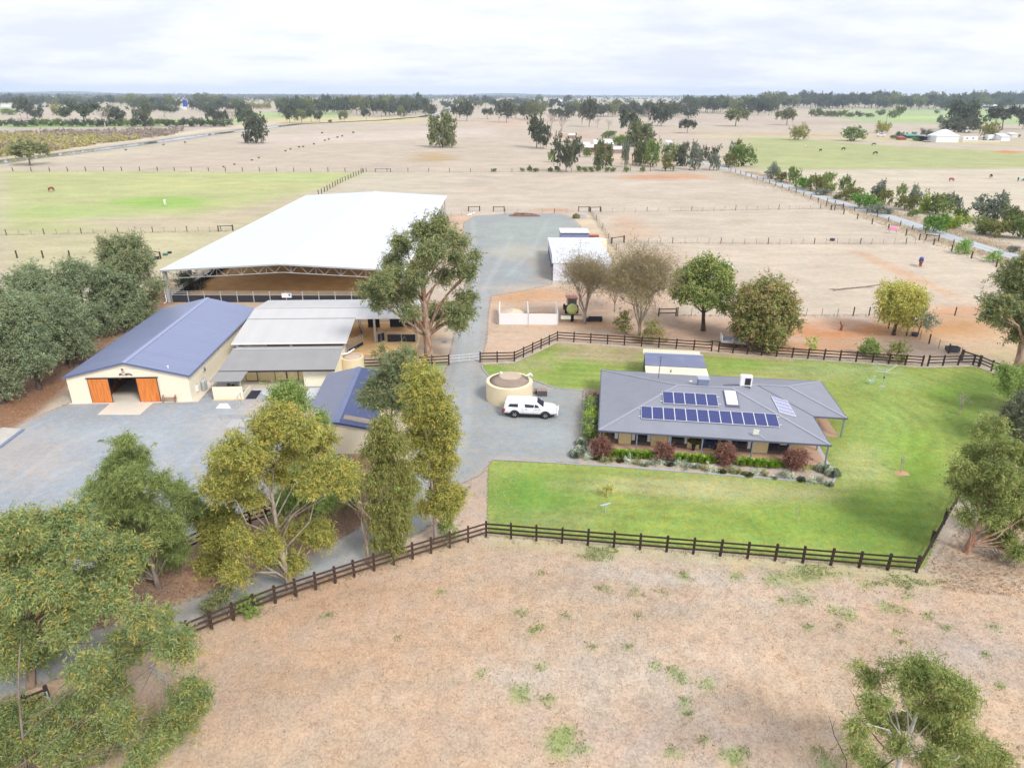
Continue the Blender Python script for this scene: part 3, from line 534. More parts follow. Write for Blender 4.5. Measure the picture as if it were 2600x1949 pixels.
m = newmat('window_glass'); t = NT(m); t.out(t.bsdf((.025, .03, .045), 0.05, None, 0, 0.6)); M_GLASS = m
M_CURTAIN = plain('white_curtain', (.78, .80, .82), .8, .05)
M_BLACKM = plain('black_metal', (.03, .03, .035), .5, .1)
M_RUST = plain('rusty_iron', (.26, .10, .06), .9, .3, 4.0)
M_OLDWOOD = plain('weathered_wood', (.34, .24, .20), .9, .2, 4.0)
def glassy(name, col, rough=.15, grid=None):
    m = newmat(name); t = NT(m); p = t.obj(); c = t.n('ShaderNodeRGB'); c.outputs[0].default_value = (*col, 1); cc = c.outputs[0]
    if grid:
        sp = t.n('ShaderNodeSeparateXYZ'); t.l(p, sp.inputs[0])
        fx = t.math('FRACT', t.math('DIVIDE', sp.outputs[0], grid)); fy = t.math('FRACT', t.math('DIVIDE', sp.outputs[1], grid))
        e = t.math('MAXIMUM', t.math('GREATER_THAN', fx, .9), t.math('GREATER_THAN', fy, .9))
        cc = t.mix(t.math('MULTIPLY', e, .5), cc, (.16, .19, .34))
    t.out(t.bsdf(cc, rough, None, 0, .5)); return m
M_SOLAR = glassy('solar_cells', (.022, .032, .16), .22, .16); M_SOLAR2 = glassy('thermal_glass', (.30, .31, .48), .2); M_ALU = plain('aluminium_frame', (.72, .74, .76), .35, .05, 2, .2)

# ------------------------------------------------------------------ riding arena
ar = empty('riding_arena', (-53.182, 102.916, 0), 0.012, 'huge white-roofed open-sided indoor riding arena with brown sand floor', 'arena')
AW, AL, AE, AR = 36.19, 82.99, 5.16, 6.17; MBm = MB
for s_ in (0, 1):
    x0, x1 = (-.35, AW/2) if s_ == 0 else (AW+.35, AW/2)
    MB().slab([(x0, -.5, AE-.02), (x1, -.5, AR), (x1, AL+.5, AR), (x0, AL+.5, AE-.02)], .06).build('roof_slope', M_WHITEROOF, ar)
MB().slab([(AW/2-.35, -.52, AR+.03), (AW/2, -.52, AR+.055), (AW/2+.35, -.52, AR+.03), (AW/2+.35, AL+.52, AR+.03), (AW/2, AL+.52, AR+.055), (AW/2-.35, AL+.52, AR+.03)], .02).build('ridge_cap', M_WHITE, ar)
for x in (-.45, AW+.45): part('gutter', M_WHITE, ar, (x-.1, x+.1, -.5, AL+.5, AE-.2, AE-.05))
for y in (-.53, AL+.50):
    mb = MB()
    for xa, za, xb, zb in ((-.35, AE, AW/2, AR), (AW/2, AR, AW+.35, AE)): mb.bar((xa, y, za-.06), (xb, y, zb-.06), .05, .22)
    mb.build('barge_board', M_GALV, ar)
def truss():
    mb = MB(); nseg = 28; pts = []
    zt = lambda x: AE-.18+(AR-AE)*(1-abs(x-AW/2)/(AW/2)); zb = lambda x: zt(x)-1.25
    mb.bar((.3, 0, zt(.3)), (AW/2, 0, zt(AW/2)), .1, .1); mb.bar((AW/2, 0, zt(AW/2)), (AW-.3, 0, zt(AW-.3)), .1, .1)
    mb.bar((.3, 0, zb(.3)), (AW/2, 0, zb(AW/2)), .12, .1); mb.bar((AW/2, 0, zb(AW/2)), (AW-.3, 0, zb(AW-.3)), .12, .1)
    for i in range(nseg):
        a, b = .4+(AW-.8)*i/nseg, .4+(AW-.8)*(i+1)/nseg
        mb.bar((a, 0, zt(a) if i % 2 == 0 else zb(a)), (b, 0, zb(b) if i % 2 == 0 else zt(b)), .07, .07)
        if i % 3 == 0: mb.bar((a, 0, zb(a)), (a, 0, zt(a)), .06, .06)
    return mb.mesh('truss', M_GALV)
tr_me = truss(); post_me = MB().box(-.17, .17, -.35, .35, 0, AE-.1).mesh('post', M_GALV); NB = 10
for i in range(NB+1):
    y = .2+(AL-.4)*i/NB; o = link('truss', tr_me, ar); o.location = (0, y, 0)
    for x in (.05, AW-.05): o = link('post', post_me, ar); o.location = (x, y, 0)
for i in range(9):
    for x0, x1 in ((.2, AW/2-.2), (AW/2+.2, AW-.2)):
        pass
part('sand_floor', M_SAND, ar, (.4, AW-.4, .4, AL-.4, .02, .10))
rail_me = MB().box(0, 1, -.03, .03, -.03, .03).mesh('rail', M_GALV); kick_me = MB().box(0, 1, -.03, .03, 0, 1).mesh('kickboard', M_RUBBER); rpost_me = MB().box(-.06, .06, -.06, .06, 0, 1.75).mesh('rail_post', M_GALV)
def arena_side(a, b, n):
    a, b = Vector(a), Vector(b); d = (b-a)/n; ang = math.atan2(d.y, d.x)
    for i in range(n+1): o = link('rail_post', rpost_me, ar); o.location = a+d*i
    for i in range(n):
        for z in (1.18, 1.45, 1.72): o = link('rail', rail_me, ar); o.location = a+d*i+Vector((0, 0, z)); o.scale.x = d.length; o.rotation_euler.z = ang
        o = link('kickboard', kick_me, ar); o.location = a+d*i+Vector((0, 0, .05)); o.scale = (d.length, 1, 1.03); o.rotation_euler.z = ang
arena_side((.4, .25, 0), (AW-.4, .25, 0), 14); arena_side((.4, .25, 0), (.4, AL-.3, 0), 20); arena_side((AW-.4, .25, 0), (AW-.4, AL-.3, 0), 20); arena_side((.4, AL-.3, 0), (AW-.4, AL-.3, 0), 14)
# downpipe
MB().tube([(-.3, -.2, AE-.2), (-.2, -.3, AE-.6), (-.2, -.4, .3), (-.5, -.7, .05)], .07, 6).build('downpipe', M_WHITE, ar)
# advertising board on the arena rail
p = V(727, 752, 102.3); sg = empty('arena_sign', (p.x, 102.45, 0), 0.012, 'small white board with a blue emblem on the arena rail', 'sign')
part('board', M_WHITE, sg, (-.75, .75, -.04, 0, 1.0, 1.72))
MB().slab([(.30, -.05, 1.58), (.38, -.05, 1.63), (.46, -.05, 1.58), (.54, -.05, 1.63), (.62, -.05, 1.56), (.58, -.05, 1.35), (.46, -.05, 1.18), (.34, -.05, 1.35)], .015, (0, -1, 0)).build('emblem', plain('emblem_blue', (.05, .25, .38), .5), sg)

# ------------------------------------------------------------------ stable barn
ba = empty('stable_barn', (-46.06, 65.438, 0), 0.054, 'cream barn with blue-grey gable roof and orange sliding doors', 'barn')
BW, BL, BE, BR = 12.29, 23.97, 2.95, 4.46
MB().slab([(0, 0, 0), (0, 0, BE), (BW/2, 0, BR-.05), (BW, 0, BE), (BW, 0, 0), (8.3, 0, 0), (8.3, 0, 2.72), (3.0, 0, 2.72), (3.0, 0, 0)], .14, (0, 1, 0)).build('front_wall', M_CREAM, ba)
part('side_wall', M_CREAMY, ba, (0, .12, .145, BL-.145, 0, BE)); part('side_wall', M_CREAMY, ba, (BW-.12, BW, .145, BL-.145, 0, BE))
MB().slab([(0, BL, 0), (BW, BL, 0), (BW, BL, BE), (BW/2, BL, BR-.05), (0, BL, BE)], .14, (0, -1, 0)).build('back_wall', M_CREAM, ba)
for x0 in (-.22, BW+.22):
    MB().slab([(x0, -.22, BE+.0), (BW/2, -.22, BR+.04), (BW/2, BL+.22, BR+.04), (x0, BL+.22, BE+.0)], .06).build('roof_slope', M_BLUEROOF, ba)
MB().slab([(BW/2-.28, -.24, BR+.02), (BW/2, -.24, BR+.085), (BW/2+.28, -.24, BR+.02), (BW/2+.28, BL+.24, BR+.02), (BW/2, BL+.24, BR+.085), (BW/2-.28, BL+.24, BR+.02)], .02).build('ridge_cap', M_RIDGE, ba)
mb = MB(); mb.bar((-.24, -.25, BE-.05), (BW/2, -.25, BR-.02), .05, .2); mb.bar((BW/2, -.25, BR-.02), (BW+.24, -.25, BE-.05), .05, .2); mb.build('barge_board', M_BLUETRIM, ba)
for x in (-.28, BW+.28): part('gutter', M_BLUETRIM, ba, (x-.06, x+.06, -.2, BL+.2, BE-.13, BE-.02))
for x0 in (2.13, 7.03):
    d = MB().box(x0+.05, x0+2.08, -.14, -.08, .08, 2.70).build('sliding_door', M_DOOR, ba)
    mb = MB()
    for b in ((x0, x0+.05, -.145, -.07, .03, 2.76), (x0+2.08, x0+2.13, -.145, -.07, .03, 2.76), (x0+.05, x0+2.08, -.145, -.07, .03, .08), (x0+.05, x0+2.08, -.145, -.07, 2.70, 2.76)): mb.box(*b)
    mb.build('door_frame', M_BLACKM, d)
part('door_track', M_BLACKM, ba, (2.0, 9.3, -.18, -.06, 2.77, 2.83))
part('floor', M_CONC, ba, (.1, BW-.1, -.35, BL-.1, .0, .05))
part('stall_partition', M_BROWNT, ba, (2.9, 3.05, .5, BL-2, .05, 2.2)); part('stall_partition', M_BROWNT, ba, (8.3, 8.45, .5, BL-2, .05, 2.2))
for i in range(5): part('stall_front', M_BROWNT, ba, (.14, 2.9, 3.5+4*i, 3.62+4*i, .05, 2.2))
mb = MB()
for i in range(9): y = 1.2+.9*i; mb.bar((3.1, y, 1.15), (3.75, y, 1.15), .05); mb.bar((3.75, y, 1.15), (3.75, y+.05, 0.95), .05)
mb.build('saddle_racks', M_BLACKM, ba)
rug = MB(); rug.slab([(3.08, 2.0, 1.9), (3.08, 2.7, 1.9), (3.08, 2.8, .9), (3.08, 2.1, .8)], .05, (1, 0, 0)).build('hung_rug', plain('navy_rug', (.05, .05, .10), .95), ba)
mb = MB(); mb.tube([(3.4, 3.6, 1.25), (3.6, 4.4, 1.28)], .14, 8); mb.build('hanging_fleece', M_WHITE, ba, True)
# painted emblem on the gable: rider on a horse, and faint lettering
em = MB()
def flat(parent, name, pts, col, y=-.012, k=1.0, ox=5.95, oz=2.98):
    return MB().slab([(ox+x*k, y, oz+z*k) for x, z in pts], .01, (0, -1, 0)).build(name, plain(name+'_paint', col, .6, .1, 5.0), parent)
sgn = link('painted_emblem', None, ba)
flat(sgn, 'horse_body', [(-.55, .02), (-.5, .25), (-.25, .30), (.1, .26), (.45, .30), (.62, .26), (.85, .06), (.72, .0), (.5, .1), (.2, .04), (-.1, .03), (-.3, .08)], (.16, .08, .05), -.02)
flat(sgn, 'horse_head', [(.3, .22), (.5, .29), (.75, .17), (.83, .05), (.6, .12), (.35, .12)], (.30, .19, .14), -.034)
flat(sgn, 'saddle_cloth', [(-.28, .12), (-.05, .10), (.0, .30), (-.24, .31)], (.40, .45, .55), -.036)
flat(sgn, 'rider_jacket', [(-.24, .28), (.05, .26), (.12, .46), (.0, .66), (-.18, .64), (-.2, .4)], (.62, .36, .32), -.04)
flat(sgn, 'rider_breeches', [(-.2, .3), (.12, .24), (.1, .1), (-.02, .06)], (.7, .7, .72), -.05)
flat(sgn, 'rider_cap', [(-.2, .64), (.02, .64), (.0, .76), (-.1, .82), (-.2, .76)], (.05, .05, .10), -.05)
r_ = random.Random(4); mb = MB(); x = -.75
while x < 1.5:
    w = r_.uniform(.03, .09); mb.box(5.95+x, 5.95+x+w, -.012, -.004, 3.73, 3.73+r_.uniform(.05, .09)); x += w+.03
mb.box(6.9, 7.5, -.012, -.004, 3.35, 3.38)
mb.build('faded_lettering', plain('faded_lettering', (.66, .60, .50), .6), sgn)
# gas bottles, switch box, vent at the barn side
def on_barn(x, y): c_, s2 = math.cos(.054), math.sin(.054); return (-46.06+x*c_-y*s2, 65.438+x*s2+y*c_)
for k, (yy, lab) in enumerate(((2.6, 'grey gas bottle by the barn side wall, nearer the doors'), (3.1, 'grey gas bottle by the barn side wall, farther from the doors'))):
    x, y = on_barn(BW+.35, yy); g = empty('gas_bottle', (x, y, 0.05), 0, lab, 'gas bottle', 'gas bottles by the barn')
    MB().lathe([(.16, 0), (.19, .05), (.19, 1.05), (.14, 1.2), (.06, 1.24)], 14).build('cylinder_body', M_GALV, g, True); MB().lathe([(.09, 1.24), (.09, 1.36)], 10).build('collar', M_GALV, g)
g = link('water_heater', None, ba); g.location = (BW+.01, 1.6, 0)
part('casing', M_WHITE, g, (0, .22, -.2, .2, .5, 1.15)); part('flue', M_GALV, g, (.05, .15, -.05, .05, 1.15, 1.3))
g = link('meter_box', None, ba); g.location = (BW, 4.2, 0); part('box_body', M_GALV, g, (0, .15, -.2, .2, 1.7, 2.2)); part('lid', M_BLACKM, g, (.15, .17, -.15, .15, 1.75, 2.0))
part('footing', M_CONC, ba, (-.25, 2.0, -.3, 0-.002, 0, .03)); part('footing', M_CONC, ba, (9.2, BW+.7, -.3, -.002, 0, .03)); part('footing', M_CONC, ba, (BW+.002, BW+.7, 0, 14, 0, .03))
ap = [G(x, y) for x, y in ((247, 1053), (355, 1053), (391, 1021.5), (281, 1023.5))]
tag(MB().slab([(p.x, p.y, .035) for p in ap], .03).build('concrete_apron', M_CONC), kind='structure')
v = link('roof_vent', None, ba); v.location = (10.2, .6, 3.45); MB().lathe([(.07, 0), (.07, .25), (.12, .25), (.12, .32)], 8).build('vent_pipe', M_WHITE, v)

# ------------------------------------------------------------------ grey shelter over the yards
A3 = math.radians(2.6)
def frame3(ox, oy, a=A3): return lambda x, y, z: Vector((ox+x*math.cos(a)-y*math.sin(a), oy+x*math.sin(a)+y*math.cos(a), z))
SHX, SHY = -33.35, 76.9
sh = empty('yard_shelter', (SHX, SHY, 0), A3, 'long pale grey shelter roof over yards in front of the arena', 'shelter')
prof = [(0, 2.6), (6.7, 3.55), (10.0, 3.98), (15.9, 3.35)]
for i in range(3):
    (y0, z0), (y1, z1) = prof[i:i+2]; xr = 13.6 if i == 0 else 21.6
    MB().slab([(0, y0, z0), (xr, y0, z0), (xr, y1, z1), (0, y1, z1)], .06).build('roof_sheet', (M_PALEROOF, M_GREYROOF, M_PALEROOF)[i] if i != 1 else M_PALEROOF, sh)
part('gutter', M_WHITE, sh, (0, 13.6, -.12, -.005, 2.45, 2.6)); part('gutter', M_WHITE, sh, (13.65, 21.6, 6.58, 6.695, 3.38, 3.53))
part('ridge_cap', M_PALEROOF, sh, (0, 21.6, 9.8, 10.2, 3.985, 4.01)); part('flashing', M_PALEROOF, sh, (0, 13.55, 6.5, 6.85, 3.575, 3.60))
for x, y, h in ((.6, .25, 2.5), (6.9, .25, 2.5), (13.3, .25, 2.5), (.6, 15.5, 3.2), (7.5, 15.5, 3.2), (14.5, 15.5, 3.2), (21.3, 15.5, 3.2), (15.9, 6.9, 3.45), (21.2, 6.9, 3.45), (.6, 7, 3.4), (7.5, 7, 3.4)):
    part('post', M_GALV, sh, (x-.13, x+.13, y-.13, y+.13, 0, h))
for a, b in (((.6, .3, 2.4), (2.6, .3, 1.6)), ((6.9, .3, 2.4), (5.2, .3, 1.5)), ((15.9, 7.2, 3.3), (15.9, 9.0, .2))): MB().bar(a, b, .06).build('brace', M_RUST, sh)
part('sand_floor', M_SAND, sh, (.2, 21.5, 2.4, 15.8, .02, .06)); part('partition', M_BROWNT, sh, (2.5, 12.5, 5, 5.15, .06, 2.0)); part('partition', M_CONCG, sh, (.3, 2.5, 3.0, 3.15, .06, 2.4))
for x0, x1, y in ((17.0, 19.0, 13.2), (19.1, 21.2, 13.2), (14.0, 15.6, 13.2)):
    part('dark_panel', M_RUBBER, sh, (x0, x1, y, y+.06, .1, 1.9))
# yard panels and gates
def pipe_panel(name, a, b, h, rails, label, sheet_h=0, group=None, cat='gate', mat=None):
    a, b = Vector(a), Vector(b); d = b-a; g = empty(name, a, math.atan2(d.y, d.x), label, cat, group); L_ = d.length; mt = mat or M_GALV
    for x in (0, L_/2, L_): MB().tube([(x, 0, 0), (x, 0, h)], .04, 6).build('upright', mt, g)
    for z in rails: MB().tube([(0, 0, z), (L_, 0, z)], .03, 6).build('rail', mt, g)
    if sheet_h: part('lower_sheet', M_RUBBER, g, (.04, L_-.04, -.012, .012, .1, sheet_h))
    return g
q = lambda x, y: G(690+x/5.144, 720+y/5.144)
pipe_panel('yard_gate', q(1005, 912), q(1195, 805), 1.5, (.55, .8, 1.05, 1.28, 1.5), 'pipe rail yard panel slanting back beside the tan water tank', .5)
pipe_panel('yard_gate', q(1385, 775), q(1475, 745), 1.5, (1.3, 1.5), 'narrow dark-sheeted yard gate beside the tall shelter post', 1.15)
pipe_panel('yard_gate', q(1510, 768), q(1885, 768), 1.5, (1.25, 1.45), 'wide dark-sheeted yard panel under the shelter beside the gum tree', 1.1)
pipe_panel('yard_gate', q(1195, 690), q(1140, 575), 1.5, (.5, .8, 1.1, 1.5), 'pipe rail panel receding under the shelter roof', .5)

# ------------------------------------------------------------------ stable row with verandah and porch
ST = empty('stable_row', (-31.6, 68.95, 0), A3, 'low cream stable row with dark grey roof and four timber doors', 'stable')
SL = 12.3
MB().slab([(-.2, .0, 2.28), (SL, .0, 2.28), (SL, 5.0, 2.95), (-.2, 5.0, 2.95)], .05).build('roof_sheet', M_GREYROOF2, ST)
MB().slab([(-.2, 5.0, 2.95), (SL, 5.0, 2.95), (SL, 6.7, 2.62), (-.2, 6.7, 2.62)], .05).build('roof_sheet', M_GREYROOF2, ST)
part('gutter', M_BLACKM, ST, (-.2, SL, -.12, -.003, 2.12, 2.27)); part('ridge_cap', M_GREYROOF, ST, (-.2, SL, 4.85, 5.15, 2.955, 2.975))
part('front_wall', M_CREAMP, ST, (1.2, 8.6, 2.5, 2.62, 0, 2.55)); part('back_wall', M_CREAM, ST, (-.1, SL-.1, 6.4, 6.52, 0, 2.55)); part('end_wall', M_CREAMY, ST, (SL-.25, SL-.12, .7, 6.38, 0, 2.2))
MB().slab([(SL-.11, .7, 2.2), (SL-.11, 6.5, 2.2), (SL-.11, 6.6, 2.55), (SL-.11, 5.0, 2.88), (SL-.11, .7, 2.3)], .1, (-1, 0, 0)).build('end_gable', M_CREAMY, ST)
part('feed_room', M_CREAM, ST, (8.62, SL-.26, .75, 2.7, 0, 2.25)); part('pavement', M_CONC, ST, (1.0, 8.6, .0, 2.5, .0, .05))
for x0, x1 in ((1.75, 3.05), (5.0, 6.3), (6.36, 7.6)):
    d = part('stable_door', M_CREAMP, ST, (x0+.05, x1-.05, 2.40, 2.46, .12, 1.45)); mb = MB()
    for b in ((x0, x0+.05, 2.38, 2.48, .06, 2.2), (x1-.05, x1, 2.38, 2.48, .06, 2.2), (x0+.05, x1-.05, 2.38, 2.48, .06, .11), (x0+.05, x1-.05, 2.38, 2.48, 1.46, 1.52)): mb.box(*b)
    mb.build('door_frame', M_BLACKM, d); part('opening_shade', M_DARK, ST, (x0+.06, x1-.06, 2.44, 2.495, 1.55, 2.15))  # dark sheet on the solid wall paints the shade above each door
part('notice', M_WHITE, ST, (5.4, 5.75, 2.36, 2.395, 1.2, 1.4)); part('notice', M_WHITE, ST, (2.2, 2.55, 2.36, 2.395, 1.2, 1.4)); part('light_fitting', M_BLUETRIM, ST, (5.6, 8.4, .3, .5, 2.13, 2.2))
po = empty('stable_porch', (-31.75, 66.35, 0), A3, 'small dark skillion porch roof over a low cream wall', 'porch')
MB().slab([(0, 0, 2.12), (3.25, 0, 2.12), (3.25, 2.55, 2.24), (0, 2.55, 2.24)], .05).build('roof_sheet', M_GREYROOF2, po)
for x in (.1, 3.12): part('post', M_GALV, po, (x-.03, x+.03, .1, .16, 1.5, 2.08))
part('low_wall', M_CREAM, po, (.2, 3.3, -.1, .05, 0, 1.5)); part('low_wall', M_CREAMY, po, (3.15, 3.29, .055, 2.5, 0, .6)); part('footing', plain('tan_footing', (.66, .47, .28), .8), po, (.15, 3.4, -.3, -.101, 0, .12)); part('mat', M_RUBBER, po, (3.4, 4.5, .1, 2.3, .03, .05))
g = empty('garden_pots', G(582, 985), 0, 'reddish pots and buckets in shade behind the low wall', 'pots'); 
for dx, r, h, mt in ((0, .2, .5, M_RUST), (.45, .18, .4, M_BLACKM), (.9, .15, .35, M_OLDWOOD)): MB().lathe([(r*.8, 0), (r, h), (r*.85, h), (r*.7, h-.1)], 12, (dx, 0, 0)).build('pot', mt, g)

# ------------------------------------------------------------------ small blue-roofed shed
ss = empty('tack_shed', (-18.7, 54.5, 0), math.radians(3.0), 'small cream gabled shed with dark blue roof among the trees', 'shed'); SW, SLn = 6.25, 13.0
MB().slab([(0, 0, 0), (SW, 0, 0), (SW, 0, 2.5), (SW/2, 0, 3.18), (0, 0, 2.5)], .12, (0, 1, 0)).build('front_wall', M_CREAM, ss); MB().slab([(0, SLn, 0), (SW, SLn, 0), (SW, SLn, 2.5), (SW/2, SLn, 3.18), (0, SLn, 2.5)], .12, (0, -1, 0)).build('back_wall', M_CREAM, ss)
part('side_wall', M_CREAMY, ss, (0, .12, .125, SLn-.125, 0, 2.5)); part('side_wall', M_CREAMY, ss, (SW-.12, SW, .125, SLn-.125, 0, 2.5))
M_SR1 = corrugated('grey_blue_roof', (.185, .20, .275), 1, .19, .2, .5, .1, 0, .4); M_SR2 = corrugated('deep_blue_roof', (.07, .09, .20), 1, .19, .2, .4, .1)
MB().slab([(-.25, -.2, 2.5), (SW/2, -.2, 3.25), (SW/2, SLn+.2, 3.25), (-.25, SLn+.2, 2.5)], .05).build('roof_slope', M_SR1, ss); MB().slab([(SW+.25, -.2, 2.5), (SW/2, -.2, 3.25), (SW/2, SLn+.2, 3.25), (SW+.25, SLn+.2, 2.5)], .05).build('roof_slope', M_SR2, ss)
MB().slab([(SW/2-.3, -.22, 3.22), (SW/2, -.22, 3.29), (SW/2+.3, -.22, 3.22), (SW/2+.3, SLn+.22, 3.22), (SW/2, SLn+.22, 3.29), (SW/2-.3, SLn+.22, 3.22)], .02).build('ridge_cap', plain('blue_cap', (.16, .19, .31), .5), ss)
mb = MB(); mb.bar((-.27, -.23, 2.45), (SW/2, -.23, 3.2), .05, .18); mb.bar((SW/2, -.23, 3.2), (SW+.27, -.23, 2.45), .05, .18); mb.build('barge_board', plain('navy_barge', (.05, .08, .22), .5), ss)
MB().slab([(SW+.2, .5, 2.54), (SW/2+.5, .7, 3.15), (SW/2+.5, 1.6, 3.15), (SW+.2, 1.5, 2.54)], .02, (0, 0, 1)).build('leaf_litter_patch', plain('roof_litter', (.28, .24, .20), .95, .4, 3.0), ss)
part('horizontal_flashing', M_CREAMP, ss, (.02, SW-.02, -.012, -.002, 2.42, 2.46))

# ------------------------------------------------------------------ water tanks
def tank(loc, r, h, label, mat, top, cat='water tank', lid=True):
    g = empty('water_tank', loc, 0, label, cat); MB().lathe([(r, 0), (r, h-.04), (r-.05, h)], 48).build('tank_wall', mat, g, False)
    MB().lathe([(r-.06, h-.02), (r*.5, h+.06), (.1, h+.10)], 40).build('tank_roof', top, g, True); return g
M_TANK = plain('cream_render', (.80, .68, .47), .8, .06, 1.0); M_TANKTOP = plain('lichened_concrete', (.32, .25, .20), .95, .3, 1.2)
tk = tank((-.28, 67.2, 0), 2.47, 2.05, 'round cream concrete water tank with mottled brown top beside the ute', M_TANK, M_TANKTOP)
MB().lathe([(1.2, 2.13), (1.15, 2.16)], 30, (.1, 1.1, 0)).build('pale_patch', plain('pale_concrete_patch', (.52, .42, .33), .95, .15), tk)
MB().tube([(1.9, .3, 2.1), (1.95, .4, 2.45), (2.2, .5, 2.6), (2.45, .6, 2.3)], .12, 8).build('inlet_pipe', M_WHITE, tk, True); MB().lathe([(.16, 2.05), (.14, 2.3)], 10, (-.9, 1.7, 0)).build('vent', M_WHITE, tk)
t2 = tank((-18.55, 74.6, 0), 1.3, 1.9, 'small tan water tank at the end of the stable row', plain('tan_poly', (.76, .63, .46), .6, .05), plain('tan_poly_top', (.56, .43, .33), .8, .15))
MB().tube([(-1.3, -.3, 2.2), (-.5, .1, 2.25), (.1, .9, 2.5)], .1, 8).build('inlet_pipe', M_WHITE, t2, True)
t3 = tank((17.9, 143.2, 0), 1.75, 2.3, 'round cream water tank behind the white machinery shed', plain('cream_poly', (.80, .70, .55), .6, .04), plain('cream_poly_top', (.72, .63, .52), .6, .05))
pb = empty('pump_box', G(1377, 1003), 0, 'small dark pump box with pale lid beside the cream tank', 'pump box'); part('casing', plain('charcoal_mesh', (.09, .09, .11), .8, .2, 8), pb, (-.5, .5, -.35, .35, 0, .62)); part('lid', M_OLDWOOD, pb, (-.52, .52, -.37, .37, .62, .68))
rb = empty('pump_pipework', G(1361, 1000), 0, 'rusty pump pipework between the tank and pump box', 'pump'); mb = MB(); mb.tube([(-.2, 0, .1), (-.2, 0, .6), (.2, .1, .6), (.3, .1, .1)], .06, 6); mb.tube([(0, 0, 0), (0, 0, .45)], .12, 8); mb.build('pipes', M_RUST, rb)

# ------------------------------------------------------------------ white machinery shed and things behind
ms = empty('machinery_shed', (7.06, 117.29, 0), -.008, 'white machinery shed with open bays on its gravel side', 'shed'); MW, ML = 10.14, 22.2
part('front_wall', M_WHITECLAD, ms, (0, MW, 0, .12, 0, 3.1)); part('side_wall', M_WHITECLAD, ms, (MW-.12, MW, .125, ML, 0, 2.9)); part('back_wall', M_WHITECLAD, ms, (0, MW-.125, ML-.12, ML, 0, 3.3))
MB().slab([(-.15, -.1, 3.2), (MW+.15, -.1, 3.0), (MW+.1, 4.4, 3.55), (-.12, 4.4, 3.72)], .06).build('roof_slope', M_WHITEROOF, ms); MB().slab([(-.12, 4.4, 3.72), (MW+.1, 4.4, 3.55), (MW+.1, ML+.1, 2.95), (-.15, ML+.1, 3.3)], .06).build('roof_slope', M_WHITEROOF, ms)
part('gutter', M_WHITE, ms, (-.25, -.15, 0, ML, 3.0, 3.12))
for i in range(5): part('post', plain('bluegrey_steel', (.25, .28, .36), .5) if i == 0 else bpy.data.materials['bluegrey_steel'], ms, (0, .15, .13+i*(ML-.6)/4, .28+i*(ML-.6)/4, 0, 3.15))
part('floor', M_CONCG, ms, (.2, MW-.2, .2, ML-.2, .02, .05)); part('side_panel', bpy.data.materials['bluegrey_steel'], ms, (.16, .22, 11, ML-.2, 0, 2.9)); d = part('door', M_WHITECLAD, ms, (7.6, 9.2, -.04, -.003, .05, 2.3)); part('door_frame', M_GALV, d, (7.5, 7.6, -.05, -.003, 0, 2.4), (9.2, 9.3, -.05, -.003, 0, 2.4), (7.6, 9.2, -.05, -.003, 2.3, 2.4))
cn = empty('storage_container', (10.45, 149.6, 0), 0.0, 'blue-grey storage container with flat white roof behind the white shed', 'container')
M_CONT = corrugated('container_blue', (.20, .23, .38), 0, .4, .5, .6, .1)
part('body', M_CONT, cn, (0, 6.1, 0, 2.4, .1, 2.35)); MB().slab([(-.1, -.3, 2.45), (6.2, -.3, 2.45), (6.2, 5.3, 2.5), (-.1, 5.3, 2.5)], .08).build('roof_sheet', corrugated('white_old_roof', (.72, .71, .70), 0, 1.2, .2, .5, .1, 0, .3, (.5, .42, .36)), cn); part('rust_edge', M_RUST, cn, (-.1, 6.2, 5.31, 5.42, 2.42, 2.55))
for x in (0.1, 6.0): part('post', M_GALV, cn, (x-.05, x+.05, 5.0, 5.1, 0, 2.41))
cn2 = empty('rusty_sheet_stack', (16.4, 156.5, 0), 0, 'rusty roofing sheets stacked behind the storage container', 'sheet stack'); part('sheets', M_RUST, cn2, (0, 3.2, 0, 1.5, 0, .5)); part('top_sheet', plain('rust_orange', (.5, .2, .12), .9, .3), cn2, (-.1, 3.1, .1, 1.6, .5, .54))

# ------------------------------------------------------------------ sand storage bays
bays = empty('sand_bays', (-1.92, 92.5, 0), -.004, 'white-walled double storage bay holding a heap of sand', 'storage bay')
part('back_panel', M_WHITE, bays, (.05, 4.12, 0, .14, 0, 1.6)); part('back_panel', M_WHITE, bays, (4.22, 8.32, 0, .14, 0, 1.6))
for x in (0, 4.12, 8.32): part('post', M_GALV, bays, (x, x+.1, -.04, .16, 0, 1.68)); part('divider', M_WHITE, bays, (x, x+.1, .165, 6.6, 0, 1.55))
def heap(name, w, d, h, mat, parent, loc, seed=1):
    n = 14; r = np.random.default_rng(seed); vs = []
    for j in range(n+1):
        for i in range(n+1):
            u, v_ = i/n*2-1, j/n*2-1; rr = max(abs(u), abs(v_), (u*u+v_*v_)**.5*.85); vs.append((u*w/2, v_*d/2, h*max(0, 1-rr)**.7*(1+.12*r.normal())))
    fs = [(j*(n+1)+i, j*(n+1)+i+1, (j+1)*(n+1)+i+1, (j+1)*(n+1)+i) for j in range(n) for i in range(n)]
    o = link(name, mesh(name, vs, fs, mat, True), parent); o.location = loc; return o
sp = heap('sand_pile', 3.9, 5.5, 1.35, plain('pale_sand', (.66, .56, .42), .97, .1, 2.0), None, (.25, 95.7, .02)); tag(sp, 'pale sand heap in the left storage bay', 'sand pile')
sp = heap('soil_pile', 3.8, 5.0, .7, plain('brown_soil_heap', (.46, .28, .18), .97, .2, 2.0), None, (4.4, 95.9, .02), 2); tag(sp, 'low brown soil heap in the right storage bay', 'soil pile')

